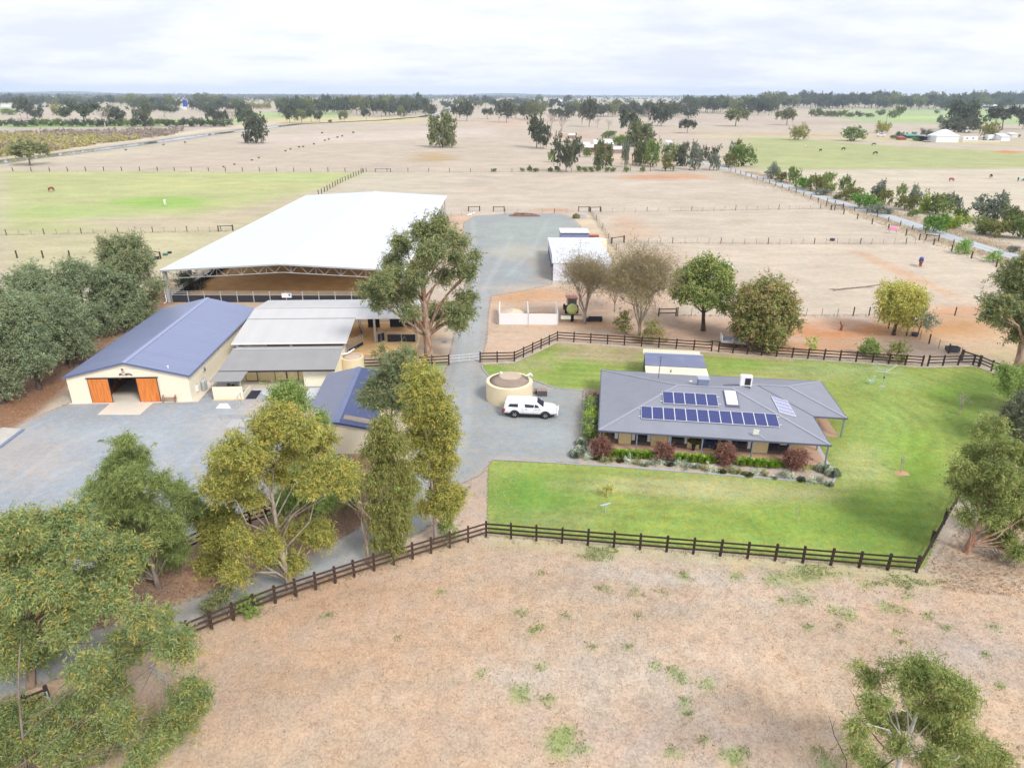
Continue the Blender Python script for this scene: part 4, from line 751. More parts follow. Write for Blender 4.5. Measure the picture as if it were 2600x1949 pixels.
# ------------------------------------------------------------------ house
HA = math.radians(-7.69); ho = empty('farm_house', (7.88, 55.5, 0), HA, 'cream house with slate hipped roof, solar panels and verandah', 'house')
E0, K = 2.06, 1.75/7.4; HWd, HD, WX, WY = 19.92, 14.8, 23.0, 5.87
def hz(x, y, main=True):
    if main: return E0+K*min(y, HD-y, x, HWd-x)
    return E0+K*min(y-WY, HD-y, WX-x)
A_, B_ = (7.4, 7.4), (HWd-7.4, 7.4); wm = (WY+HD)/2; rw = (HD-WY)/2; zr = E0+K*rw; C_ = (HWd-7.4+(7.4-rw), HD-rw); D_ = (WX-rw, wm)
P3 = lambda p, z: (p[0], p[1], z); zR = E0+K*7.4
faces = {'front_slope': [(0, 0, E0), (HWd, 0, E0), P3(B_, zR), P3(A_, zR)], 'left_hip': [(0, HD, E0), (0, 0, E0), P3(A_, zR)],
 'right_hip': [(HWd, 0, E0), (HWd, WY, E0), P3(C_, zr), P3(B_, zR)], 'wing_front_slope': [(HWd, WY, E0), (WX, WY, E0), P3(D_, zr), P3(C_, zr)],
 'wing_hip': [(WX, WY, E0), (WX, HD, E0), P3(D_, zr)], 'back_slope': [(WX, HD, E0), (0, HD, E0), P3(A_, zR), P3(B_, zR), P3(C_, zr), P3(D_, zr)]}
for nme, f in faces.items(): MB().slab([(x, y, z+.03) for x, y, z in f], .07).build(nme, M_HOUSEROOF, ho)
mb = MB()
for a, b in (((0, 0, E0), P3(A_, zR)), ((0, HD, E0), P3(A_, zR)), (P3(A_, zR), P3(B_, zR)), ((HWd, 0, E0), P3(B_, zR)), (P3(B_, zR), P3(C_, zr)), (P3(C_, zr), P3(D_, zr)), ((WX, WY, E0), P3(D_, zr)), ((WX, HD, E0), P3(D_, zr))):
    mb.bar((a[0], a[1], a[2]+.045), (b[0], b[1], b[2]+.045), .24, .05)
mb.build('ridge_capping', M_HOUSECAP, ho)
mb = MB(); mb.bar((HWd, WY, E0+.035), (C_[0], C_[1], zr+.035), .2, .02); mb.build('valley_gutter', M_HOUSETRIM, ho)
mb = MB()
for a, b in (((0, -.05), (HWd, -.05)), ((HWd+.05, -.1), (HWd+.05, WY-.1)), ((HWd+.1, WY-.05), (WX, WY-.05)), ((WX+.05, WY-.1), (WX+.05, HD+.1)), ((WX, HD+.05), (0, HD+.05)), ((-.05, HD+.1), (-.05, -.1))): mb.bar((*a, E0-.04), (*b, E0-.04), .1, .14)
mb.build('gutter', M_HOUSETRIM, ho)
part('verandah_floor', M_PAVE, ho, (.1, HWd+.05, -.15, 1.5, 0, .09), (18.15, HWd+.05, 1.5, WY+.02, 0, .09), (18.15, WX-.35, WY+.025, WY+1.6, 0, .088), (WX-1.9, WX-.35, WY+1.605, HD-.2, 0, .088))
part('pavement_edge', M_CONCG, ho, (HWd+.055, HWd+.4, -.5, WY-.2, 0, .07))
# walls
yw = 1.5
part('inner_wall', M_BRICK, ho, (1.0, 18.05, yw+.16, yw+.3, 0, E0+.1)); part('left_wall', M_BRICK, ho, (.95, 1.1, yw+.305, HD-1.2, 0, E0+.1)); part('right_wall', M_CREAMP, ho, (18.0, 18.14, yw+.305, HD-1.2, 0, E0+.1)); part('back_wall', M_BRICK, ho, (1.105, 21.0, HD-1.2, HD-1.05, 0, E0+.1)); part('wing_wall', M_CREAMP, ho, (18.145, 21.0, WY+1.6, WY+1.74, 0, E0+.1)); part('wing_side_wall', M_CREAMP, ho, (20.86, 21.0, WY+1.745, HD-1.205, 0, E0+.1))
for x0, x1 in ((1.86, 2.99), (4.8, 6.28), (8.1, 9.17), (10.8, 11.96), (13.81, 15.21), (17.0, 18.05)): part('wall_panel', M_CREAMP, ho, (x0, x1, yw, yw+.155, .09, E0+.05))
def window(x0, x1, frames, z0=.35, z1=1.95):
    w = part('window', M_GLASS, ho, (x0, x1, yw+.09, yw+.15, z0, z1)); mb = MB()
    for x in [x0, x1]+frames: mb.box(x-.03, x+.03, yw+.05, yw+.088, z0-.05, z1+.05)
    mb.box(x0+.03, x1-.03, yw+.05, yw+.088, z0-.05, z0); mb.box(x0+.03, x1-.03, yw+.05, yw+.088, z1, z1+.05)
    mb.build('frame', M_HOUSETRIM, w); return w
w1 = window(3.02, 4.78, [3.35, 4.45]); [part('curtain', M_CURTAIN, w1, b) for b in ((3.05, 3.33, yw+.03, yw+.049, .5, 1.2), (3.05, 3.33, yw+.03, yw+.049, 1.35, 1.75), (4.47, 4.76, yw+.03, yw+.049, .45, 1.25))]
w2 = window(6.3, 8.08, [6.6, 7.8]); [part('curtain', M_CURTAIN, w2, b) for b in ((6.33, 6.57, yw+.03, yw+.049, .5, 1.75), (7.83, 8.05, yw+.03, yw+.049, .5, 1.3))]
w3 = window(12.0, 13.78, [12.4, 13.4]); part('curtain', M_CURTAIN, w3, (13.43, 13.7, yw+.03, yw+.049, .4, 1.3)); w4 = window(15.25, 16.98, [16.1]); part('curtain', M_CURTAIN, w4, (16.2, 16.8, yw+.03, yw+.049, 1.0, 1.3))
w5 = window(1.15, 1.82, [1.45], .5); part('curtain', M_CURTAIN, w5, (1.48, 1.79, yw+.03, yw+.049, .55, 1.85))
dr = part('front_door', plain('navy_door', (.03, .06, .13), .4), ho, (9.45, 10.75, yw+.03, yw+.1, .1, 2.0)); part('door_glass', M_GLASS, dr, (9.7, 10.2, yw+.012, yw+.028, .9, 1.8)); part('threshold', plain('ochre_step', (.6, .42, .16), .7), dr, (9.55, 10.4, yw-.1, yw+.029, .1, .2))
for x, y in ((.15, .05), (3.42, .05), (6.4, .05), (9.17, .05), (11.6, .05), (13.5, .05), (16.6, .05), (HWd-.1, .05), (HWd-.1, 2.75), (WX-.15, WY+.05), (WX-.15, 10.2), (WX-.15, HD-.1)): part('verandah_post', M_POST, ho, (x-.055, x+.055, y-.055, y+.055, 0, E0))
# roof fittings: their own things
HM = Matrix.Translation((7.88, 55.5, 0)) @ Matrix.Rotation(HA, 4, 'Z')
TILT = math.atan(K)
def on_roof(name, x, y, z, rx=0, ry=0, label=None, cat=None, group=None):
    o = link(name, None, ho); o.matrix_local = Matrix.Translation((x, y, z)) @ Matrix.Rotation(rx, 4, 'X') @ Matrix.Rotation(ry, 4, 'Y'); return o
pan_me = MB().box(.035, .985, .04, 1.84, .09, .12).mesh('cells', M_SOLAR)
fm = MB()
for b in ((0, .035, 0, 1.88, .085, .125), (.985, 1.015, 0, 1.88, .085, .125), (.035, .985, 0, .04, .085, .125), (.035, .985, 1.84, 1.88, .085, .125)): fm.box(*b)
frm_me = fm.mesh('panel_frame', M_ALU)
ORD = ['first', 'second', 'third', 'fourth', 'fifth', 'sixth', 'seventh', 'eighth', 'ninth', 'tenth', 'eleventh', 'twelfth', 'thirteenth', 'fourteenth', 'fifteenth', 'sixteenth', 'seventeenth', 'eighteenth', 'nineteenth', 'twentieth']
def solar_row(n, x0, y0, row):
    for i in range(n):
        o = on_roof('solar_panel', x0+i*1.02, y0, E0+.03+K*y0, TILT, 0, 'blue solar panel, %s from the tank end of the %s row' % (ORD[i], row), 'solar panel', 'solar panels on the house roof')
        link('cells', pan_me, o); link('panel_frame', frm_me, o)
    o = on_roof('panel_rails', x0-.25, y0, E0+.03+K*y0, TILT, 0, 'aluminium mounting rails under the %s row of solar panels' % row, 'mounting rail')
    for yy in (.35, 1.5): part('rail', M_ALU, o, (0, n*1.02+.5, yy, yy+.06, .03, .08))
solar_row(12, 3.78, 1.84, 'long lower'); solar_row(5, 5.86, 4.28, 'short upper')
sk = on_roof('skylight', 11.7, 4.63, E0+.03+K*4.63, TILT, 0, 'white domed skylight on the front roof slope beside the upper solar row', 'skylight')
part('frame', M_HOUSETRIM, sk, (-.1, 1.2, -.25, 2.3, 0, .05)); bevel(part('dome', plain('frosted_dome', (.68, .70, .78), .3, .04), sk, (0, 1.1, 0, 2.2, .05, .2)), .08)
th_ = on_roof('solar_water_heater', 16.42, 4.3, E0+.03+K*(HWd-16.42), 0, TILT, 'pale four-pane solar water heater on the right roof hip', 'solar heater')
for i in range(4): part('pane', M_SOLAR2, th_, (.05, 1.55, .08+.87*i, .87*(i+1), .05, .09))
part('frame', M_ALU, th_, (0, .05, 0, 3.55, .03, .1), (1.55, 1.6, 0, 3.55, .03, .1), *[(.05, 1.55, .87*i, .08+.87*i, .03, .1) for i in range(5)])
ev = on_roof('evaporative_cooler', 9.35, 7.6, zR-.12, 0, 0, 'dark grey cooler box on the house roof ridge', 'cooler'); bevel(part('cabinet', plain('slate_plastic', (.20, .24, .34), .5), ev, (0, 1.05, 0, .9, 0, .75)), .06); part('lid', plain('slate_lid', (.38, .42, .52), .5), ev, (-.04, 1.09, -.04, .94, .76, .82))
acu = on_roof('air_conditioner', 13.5, 8.6, zR-.35, 0, 0, 'white air conditioning unit standing on the back of the house roof', 'air conditioner'); bevel(part('cabinet', M_WHITE, acu, (0, 1.15, 0, .5, .15, 1.25)), .05); part('grille', M_BLACKM, acu, (.45, 1.0, -.03, -.002, .3, 1.0)); part('stand', M_GALV, acu, (.05, .12, .0, .5, -.1, .149), (1.03, 1.1, 0, .5, -.1, .149))
mb = MB(); mb.tube([(13.5, 8.7, zR-.1), (12.6, 8.5, zR-.12), (11.9, 8.4, zR-.12)], .03, 5); mb.build('roof_cable', M_BLACKM, ho)
ds = on_roof('satellite_dish', 14.0, .5, E0+.12, 0, 0, 'small cream satellite dish on the front edge of the house roof', 'satellite dish'); MB().tube([(.5, -.4, 0), (0, 0, .25), (-.25, .05, .5)], .03, 6).build('mast', M_GALV, ds)
MB().slab([(-.55, -.1, .25), (-.1, -.3, .35), (-.05, -.15, .75), (-.5, .05, .68)], .04, (-.2, .9, .2)).build('reflector', plain('dish_cream', (.72, .72, .62), .5), ds); MB().tube([(-.3, -.1, .45), (.2, -.5, .4)], .015, 5).build('feed_arm', M_GALV, ds)
an = on_roof('antenna_pole', 5.85, 11.3, E0+K*3.0, 0, 0, 'dark antenna pole on the back of the house roof', 'antenna'); MB().tube([(0, 0, 0), (.08, 0, 2.6)], .05, 6).build('pole', M_BLUETRIM, an); MB().bar((-.3, 0, 2.4), (.45, 0, 2.45), .04).build('crossarm', M_BLUETRIM, an)
vp = on_roof('roof_vent', 9.0, 10.2, E0+K*4.3, 0, 0, 'small pale vent on the back house roof near the cooler', 'vent'); MB().lathe([(.12, 0), (.2, .08), (.1, .16)], 10).build('cap', M_WHITE, vp)

# ------------------------------------------------------------------ garage behind the house
ga = empty('garage', (14.45, 68.6, 0), math.radians(-7.0), 'small garage behind the house with cream and dark blue striped roof', 'garage')
M_CRROOF = corrugated('cream_roof_sheet', (.76, .70, .52), 0, .24, .7, .5, .08)
part('front_bay', M_BRICK, ga, (.3, 6.4, .2, 8.0, 0, 1.98))
MB().slab([(0, 0, 2.1), (6.7, 0, 2.1), (6.65, 2.25, 2.35), (0, 2.25, 2.35)], .04).build('lean_to_roof', M_CRROOF, ga); MB().slab([(0, 2.3, 2.4), (6.65, 2.3, 2.4), (6.6, 5.3, 2.75), (.1, 5.3, 2.75)], .05).build('main_roof', corrugated('dusk_blue_roof', (.17, .19, .30), 0, .19, .1, .5, .1, 0, .4, (.34, .32, .34)), ga)
part('gutter', plain('pale_gutter', (.45, .55, .62), .4), ga, (0, 6.65, 5.31, 5.55, 2.66, 2.76)); MB().slab([(-.05, 5.6, 2.5), (6.5, 5.6, 2.5), (6.6, 8.1, 2.25), (.1, 8.1, 2.25)], .04).build('lean_to_roof', M_CRROOF, ga)
part('left_opening_shade', M_DARK, ga, (.24, .299, .4, 4.5, 0, 1.95)); part('post', M_POST, ga, (-.0, .1, .2, .3, 0, 2.05), (-.0, .1, 4.6, 4.7, 0, 2.3))  # dark sheet on the closed side paints the garage's inner shade
MB().tube([(2.7, 1.0, 2.2), (2.7, 1.0, 2.5)], .06, 6).build('roof_vent', M_BLACKM, ga)
# ------------------------------------------------------------------ fences
M_BLKT = plain('black_stained_timber', (.042, .026, .022), .75, .3, 3.0); M_BRNT = plain('dark_brown_timber', (.075, .048, .036), .8, .3, 3.0)
M_GREYP = plain('weathered_grey_post', (.20, .16, .14), .9, .25, 3.0); M_WIRE = plain('fence_wire', (.35, .33, .32), .6)
unit_post = {}; unit_rail = {}
def boxmesh(nm, mat, kind):
    d = unit_post if kind == 'p' else unit_rail
    if mat.name not in d:
        d[mat.name] = (MB().box(-.5, .5, -.5, .5, 0, 1) if kind == 'p' else MB().box(0, 1, -.5, .5, -.5, .5)).mesh(nm, mat)
    return d[mat.name]
rf = random.Random(11)
def rail_fence(label, corners, bays, h=1.35, rails=(.45, .83, 1.2), mat=None, pw=.15, rw=(.045, .13), cat='fence', group=None, last=True, name='rail_fence'):
    """corners in the plan; bays: number of bays on each leg"""
    mat = mat or M_BLKT; pts = [G(x, y) for x, y in corners]; posts = []
    for (a, b), n in zip(zip(pts[:-1], pts[1:]), bays): posts += [a+(b-a)*i/n for i in range(n)]
    posts.append(pts[-1]); o = empty(name, posts[0], 0, label, cat, group); base = posts[0]
    for p in posts if last else posts[:-1]:
        q = link('post', boxmesh('post', mat, 'p'), o); q.location = p-base; q.scale = (pw, pw, h*rf.uniform(.98, 1.04)); q.rotation_euler = (rf.uniform(-.02, .02), rf.uniform(-.02, .02), rf.uniform(-.1, .1))
    for a, b in zip(posts[:-1], posts[1:]):
        d = b-a; n = Vector((-d.y, d.x, 0)).normalized()*(pw/2+rw[0]/2)
        if n.y > 0: n = -n
        for z in rails:
            q = link('rail', boxmesh('rail', mat, 'r'), o); q.location = a-base+n+Vector((0, 0, z+rf.uniform(-.015, .015))); q.scale = (d.length, rw[0], rw[1])
            q.rotation_euler = (0, -rf.uniform(-.006, .006), math.atan2(d.y, d.x))
    return o
rail_fence('long dark three-rail fence along the front of the lawn', [(1234, 1362), (2326, 1452)], [16])
rail_fence('dark three-rail fence running from lawn corner down beside driveway', [(1234, 1362), (1095, 1404), (900, 1463), (700, 1530), (480, 1620), (470, 1624)], [3, 4, 4, 4, 1], mat=M_BRNT)
rail_fence('dark three-rail fence in the lower corner under the big gum', [(129, 1790), (-40, 1860), (-220, 1930)], [3, 3], mat=M_BRNT)
rail_fence('dark three-rail fence climbing past the gum on the lawn east side', [(2326, 1452), (2395, 1330), (2452, 1232), (2500, 1165)], [2, 2, 2])
rail_fence('short dark three-rail fence between the gate and lone gum tree', [(1140, 927), (925, 938)], [5])
rail_fence('dark three-rail fence curving from gateway along the back lawn', [(1219, 920), (1306, 917.5), (1415, 865), (1806, 891)], [2, 5, 9])
rail_fence('dark three-rail fence along the back lawn beyond the parked trailer', [(1824, 893), (1971, 905), (2340, 929)], [4, 9])
rail_fence('dark three-rail fence at the far lawn corner by the trough', [(2355, 929), (2470, 926), (2486, 929)], [3, 1])
rail_fence('dark three-rail fence leaving the far lawn corner toward the big gum', [(2486, 929), (2516, 942), (2620, 985), (2760, 1040)], [1, 3, 3])
rail_fence('dark three-rail fence behind the trees along the stable yard edge', [(345, 1462), (593, 1345), (760, 1295)], [6, 4])
rail_fence('short dark rail fence among the trees left of the barn', [(172, 925), (235, 890)], [3])
rail_fence('dark two-rail gate beside the bare tree', [(1672, 803), (1716, 802)], [1], 1.25, (.5, 1.1), group=None)
# white cable gate across the driveway
g = empty('driveway_gate', G(1140, 927), 0, 'thin pale wire gate stretched across the driveway', 'gate'); a, b = G(1140, 927), G(1219, 920); d = b-a; g.rotation_euler.z = math.atan2(d.y, d.x)
for z in (.45, .85, 1.2): MB().tube([(0, 0, z), (d.length, 0, z)], .022, 5).build('cable', M_WHITE, g)
for x in (d.length*.33, d.length*.66): MB().tube([(x, 0, .4), (x, 0, 1.25)], .02, 5).build('spreader', M_WHITE, g)

def wire_fence(label, corners, spacing, h=1.2, heavy=4, mat=None, droppers=True, pw=.13, strands=4, group=None):
    mat = mat or M_GREYP; pts = [G(x, y) for x, y in corners]; o = empty('wire_fence', pts[0], 0, label, 'fence', group); base = pts[0]; k = 0
    for (a, b) in zip(pts[:-1], pts[1:]):
        d = b-a; n = max(1, int(round(d.length/spacing)))
        for i in range(n+(1 if b is pts[-1] else 0)):
            hv = (k % heavy == 0); k += 1; q = link('post' if hv else 'dropper', boxmesh('post', mat if not hv else M_BRNT, 'p'), o); q.location = a+d*i/n-base
            w = pw if hv else pw*.45; q.scale = (w, w, h*rf.uniform(.95, 1.1)*(1.08 if hv else .95)); q.rotation_euler = (rf.uniform(-.04, .04), rf.uniform(-.04, .04), 0)
    for z in np.linspace(.25, h-.08, strands):
        MB().tube([p-base+Vector((0, 0, z)) for p in pts], .012, 4).build('wire', M_WIRE, o)
    return o
wire_fence('wire fence behind the gravel back yard', [(1118, 549), (1200, 547)], 3.0); wire_fence('wire fence between two gates at the back of the gravel', [(1282, 543), (1470, 540)], 3.5)
wire_fence('wire fence across the paddock beyond the white shed, farthest of the three', [(1526, 539), (1700, 536), (1950, 533), (2135, 529)], 3.3)
wire_fence('wire fence across the middle of the pale right-hand paddocks', [(1585, 617), (1800, 618), (1950, 620), (2300, 619), (2345, 618)], 2.6)
wire_fence('wire fence running past the white shed toward the bare trees', [(1500, 541), (1530, 580), (1554, 620), (1600, 690), (1640, 745), (1672, 800)], 3.0)
wire_fence('wire fence behind the orange-leaved tree and circular track', [(1720, 802), (1860, 803), (2006, 803), (2206, 801)], 2.2, 1.25)
wire_fence('wire fence beside the yellow willow ending at the far lawn corner', [(2206, 801), (2244, 823), (2267, 844), (2335, 861), (2408, 897), (2440, 904)], 1.6, 1.2, 2)
wire_fence('short wire fence on orange soil by the right-hand gum', [(2424, 801), (2479, 800), (2620, 800)], 2.3, 1.25)
wire_fence('post fence along the near side of the country road', [(1855, 434), (1953, 467), (2040, 498), (2142, 544), (2214, 569), (2300, 598), (2370, 622), (2466, 656), (2529, 678), (2640, 720)], 7.0, 1.3, 1, pw=.2, strands=3)
wire_fence('shorter post fence squeezed between road and paddock', [(2100, 512), (2140, 528), (2200, 545), (2285, 574), (2420, 622)], 6.0, 1.1, 1, pw=.16, strands=3)
wire_fence('wire fence crossing the green paddock left of the arena', [(-80, 598), (300, 591), (590, 586)], 2.6, 1.15, 3)
wire_fence('long far wire fence dividing green paddock from dry field', [(-60, 436), (400, 434), (920, 437)], 7.0, 1.5, 1, pw=.22, strands=3); wire_fence('long far wire fence in front of the saplings and farm trees', [(930, 436), (1300, 437), (1600, 435), (1850, 431)], 9.0, 1.4, 1, pw=.2, strands=3)
wire_fence('wire fence slanting from the far corner toward the arena roof', [(923, 438), (870, 462), (809, 496)], 4.0, 1.5, 1, pw=.22)
for i, (x, y, w) in enumerate(((44, 655, 'leftmost'), (110, 655, 'middle'), (178, 655, 'rightmost'))):
    p = G(x, y); o = link('fence_post', boxmesh('post', M_BRNT, 'p')); o.location = p; o.scale = (.2, .2, 1.5); tag(o, 'lone black post on the grass, %s of three' % w, 'post', 'lone posts on the grass')
def hgate(label, a, b, h=1.25, name='timber_gate'):
    a, b = G(*a), G(*b); d = b-a; o = empty(name, a, math.atan2(d.y, d.x), label, 'gate'); L_ = d.length
    for x in (0, L_): part('post', M_BRNT, o, (x-.12, x+.12, -.12, .12, 0, h+.15))
    part('top_rail', M_BRNT, o, (.12, L_-.12, -.06, .06, h-.1, h+.04)); 
    for z in (.35, .75): MB().tube([(.1, 0, z), (L_-.1, 0, z)], .03, 5).build('bar', M_GALV, o)
hgate('timber-topped gate behind the gravel, by the fallen white pipe', (1190, 537), (1218, 536)); hgate('timber-topped gate behind the gravel, second from the arena', (1253, 537), (1280, 537)); hgate('timber-topped gate left of the fence corner beyond the container', (1469, 537), (1495, 537)); hgate('timber-topped gate right of the fence corner beyond the container', (1498, 538), (1524, 537))
hgate('timber-topped gate by the cream tank behind white shed', (1553, 619), (1584, 614)); hgate('timber-topped gate at the roadside end of the far paddock fence', (2110, 533), (2140, 531)); hgate('timber-topped gate near the pink-rugged horse by the road', (2350, 610), (2382, 613)); hgate('timber-topped gate across the road among the shrubs', (2452, 569), (2480, 568))
hgate('timber-topped gate beside the far dry field corner', (953, 437), (992, 437)); hgate('heavy timber rail at the end of the wire fence by the far lawn', (2440, 915), (2485, 930)); hgate('timber gate frame on the grass left of the arena', (372, 650), (408, 657)); hgate('timber gate in the green paddock fence near arena roof', (555, 588), (592, 586))
# galvanised gates and yard rails in the stable yard
pipe_panel('yard_rail', G(563, 1065), G(770, 1063), 1.15, (.62, 1.1), 'grey pipe hitching rail in the stable yard', cat='rail'); pipe_panel('yard_rail', G(600, 1040), G(614, 1022), 1.15, (.1, 1.1), 'short grey pipe rail near the low cream wall', cat='rail')
pipe_panel('field_gate', G(133, 1800), G(150, 1845), 1.25, (.25, .45, .65, .9, 1.15), 'pale blue pipe gate standing open in the lower corner', cat='gate', mat=plain('pale_blue_steel', (.40, .52, .62), .5))
pipe_panel('field_gate', G(385, 1712), G(425, 1742), .9, (.35, .75), 'piece of galvanised pipe gate behind the foreground leaves', cat='gate')
# ------------------------------------------------------------------ trees
M_LEAF = leafmat('leaves'); M_LEAFN = leafmat('near_leaves', .18, .12)
M_GUMBARK = bark('pale_gum_bark', (.52, .47, .42), (.34, .27, .22)); M_REDBARK = bark('red_brown_bark', (.30, .15, .09), (.42, .33, .27)); M_DARKBARK = bark('dark_bark', (.075, .058, .048), (.14, .11, .09)); M_GREYBARK = bark('grey_bark', (.30, .25, .22), (.19, .15, .12))
def pal(*c): return np.asarray(c, float)
PAL = {
 'gum': pal((.135, .160, .068), (.10, .13, .058), (.18, .19, .078), (.20, .185, .072), (.085, .11, .055)),
 'gumyel': pal((.215, .22, .05), (.26, .24, .055), (.15, .175, .05), (.29, .235, .06), (.105, .135, .045)),
 'gumnew': pal((.135, .172, .058), (.10, .15, .068), (.19, .205, .054), (.24, .19, .055), (.08, .122, .052), (.155, .20, .09)),
 'wattle': pal((.118, .155, .085), (.15, .19, .108), (.09, .12, .062), (.155, .16, .078), (.18, .215, .13)),
 'wattlered': pal((.12, .15, .072), (.15, .175, .085), (.095, .12, .058), (.18, .155, .08), (.14, .18, .095)),
 'sheoak': pal((.115, .155, .045), (.15, .19, .06), (.09, .12, .04), (.18, .205, .075)),
 'green': pal((.125, .19, .045), (.095, .155, .04), (.165, .225, .06), (.20, .23, .075)),
 'gumgrn': pal((.155, .195, .055), (.12, .165, .05), (.195, .22, .068), (.22, .21, .075), (.10, .14, .045)),
 'bright': pal((.11, .22, .03), (.085, .17, .03), (.15, .27, .05)),
 'lime': pal((.20, .27, .03), (.15, .22, .03), (.25, .30, .05)),
 'willow': pal((.30, .28, .07), (.25, .255, .07), (.34, .30, .08), (.20, .215, .065)),
 'autumn': pal((.175, .18, .06), (.23, .165, .08), (.14, .175, .052), (.26, .19, .09), (.115, .15, .048)),
 'olivegrn': pal((.14, .15, .045), (.11, .13, .04), (.18, .17, .05)),
 'dark': pal((.075, .092, .055), (.058, .076, .050), (.095, .105, .058), (.105, .11, .062)),
 'grey': pal((.16, .18, .13), (.12, .145, .105), (.20, .22, .17)),
 'maroon': pal((.17, .07, .055), (.12, .055, .045), (.21, .10, .08), (.09, .06, .04)),
 'limegrass': pal((.32, .52, .045), (.26, .43, .04), (.40, .58, .08), (.20, .32, .04)),
 'silver': pal((.34, .38, .31), (.26, .31, .25), (.40, .40, .30), (.20, .27, .17)),
 'yelfar': pal((.26, .25, .09), (.22, .22, .08)), 'twig': pal((.19, .15, .10), (.155, .12, .08), (.19, .175, .07)),
 'vine': pal((.27, .25, .095), (.23, .22, .095), (.29, .23, .085), (.20, .195, .085)), 'vinegrey': pal((.19, .155, .13), (.16, .135, .105)),
}
def leaf_arrays(lobes, n, L_, W_, droop, palette, seed, flat=.85, per=14, spread=1.7, shell=.42, sub_=8, kcol=1.95):
    r = np.random.default_rng(seed); lob = np.asarray(lobes, float); w = lob[:, 3]**2; w /= w.sum()
    if sub_:
        m_ = len(lob); d_ = r.normal(size=(m_*sub_, 3)); d_ /= np.linalg.norm(d_, axis=1)[:, None]; rp = np.repeat(lob, sub_, 0)
        lob = np.column_stack([rp[:, :3]+d_*(rp[:, 3]*r.uniform(.35, .95, m_*sub_))[:, None]*np.array([1, 1, flat]), rp[:, 3]*r.uniform(.24, .48, m_*sub_)]); lob = np.vstack([lob, rp[::sub_]*np.array([1, 1, 1, .95])]); w = lob[:, 3]**2; w[-m_:] *= .16*sub_*.15; w /= w.sum()
    nt = max(1, n//per); k = r.choice(len(lob), nt, p=w); dr_ = r.normal(size=(nt, 3)); dr_ /= np.linalg.norm(dr_, axis=1)[:, None]
    rad = lob[k, 3]*(r.random(nt)**shell)*(1+.16*r.normal(size=nt)); tw = lob[k, :3]+dr_*rad[:, None]*np.array([1, 1, flat])
    ti = r.integers(0, nt, n); out = dr_[ti]; td = dr_*.7+r.normal(size=(nt, 3))*.55+np.array([0, 0, -.55*droop]); td /= np.linalg.norm(td, axis=1)[:, None]; tl = spread*2.2*L_*r.uniform(.4, 1.5, nt)
    pos = tw[ti]+td[ti]*(tl[ti]*r.random(n))[:, None]+r.normal(size=(n, 3))*L_*.42*max(spread/1.7, .6)
    ax = out*.55+r.normal(size=(n, 3))*.65+np.array([0, 0, -droop]); ax /= np.linalg.norm(ax, axis=1)[:, None]
    sdv = np.cross(ax, r.normal(size=(n, 3))); sdv /= (np.linalg.norm(sdv, axis=1)[:, None]+1e-9)
    ln = 1.05*L_*r.uniform(.65, 1.3, n)[:, None]; wd = 1.4*W_*r.uniform(.7, 1.25, n)[:, None]
    v = np.stack([pos+sdv*wd*.5, pos+ax*ln, pos-sdv*wd*.5], 1).reshape(-1, 3)
    pc = palette[r.integers(0, len(palette), nt)][ti]*.62+palette[r.integers(0, len(palette), n)]*.38
    pc = pc*r.uniform(.86, 1.16, n)[:, None]*kcol
    # tip growth colour is that of the twig; every leaf keeps one colour
    return v, np.arange(3*n).reshape(n, 3), np.repeat(pc, 3, 0)
def limbs(mb, base, lobes, tr, bend=.12, seed=0, fork=.35, n=6, sag=0.0, split=None):
    """trunk from base up to a fork, then a limb to every lobe"""
    r = random.Random(seed); base = Vector(base); lob = [Vector(l[:3]) for l in lobes]; cen = sum(lob, Vector())/len(lob); top = max(l.z for l in lob)
    lowest = min(l.z-q[3]*.7 for l, q in zip(lob, lobes)); fz = base.z+(lowest-base.z)*.85 if split is None else split
    fz = max(fz, base.z+.06*(top-base.z)); H_ = max(top-base.z, .1)
    def axis(z):
        t = (z-base.z)/H_; return Vector((base.x+(cen.x-base.x)*t*.9+bend*H_*.25*math.sin(t*3.0+seed), base.y+(cen.y-base.y)*t*.9+bend*H_*.2*math.sin(t*2.3+seed*2), z))
    zt = base.z+H_*.85; zs = [base.z-.15+(zt-base.z)*i/7 for i in range(8)]; rt = lambda z: tr*max(.12, 1-.9*(z-base.z)/H_)
    pts = [axis(z) for z in zs]; rad = [rt(z) for z in zs]; rad[0] = tr*1.35
    mb.tube(pts, rad, n+1, False)
    for l, q in zip(lob, lobes):
        z0 = min(max(fz, l.z-1.1*max((l-Vector((axis(l.z).x, axis(l.z).y, l.z))).length, .3)-r.uniform(0, .15)*H_), zt); z0 = max(z0, fz*.9+base.z*.1); a = axis(z0); r0 = rt(z0)*.5
        m1 = a.lerp(l, .4)+Vector((r.uniform(-1, 1), r.uniform(-1, 1), r.uniform(-.2, .8)))*bend*(l-a).length; m2 = a.lerp(l, .75)+Vector((r.uniform(-1, 1), r.uniform(-1, 1), r.uniform(-.2, .6)))*bend*(l-a).length
        mb.tube([a, m1, m2, l], [r0, r0*.62, r0*.38, r0*.15], max(4, n-1), False)
        for _ in range(3):
            d_ = Vector((r.gauss(0, 1), r.gauss(0, 1), r.gauss(.3, .7))).normalized()*q[3]*.85; s0 = m2.lerp(l, r.random())
            mb.tube([s0, s0+d_*.5+Vector((0, 0, .08*q[3])), s0+d_], [r0*.25, r0*.16, r0*.06], 4, False)
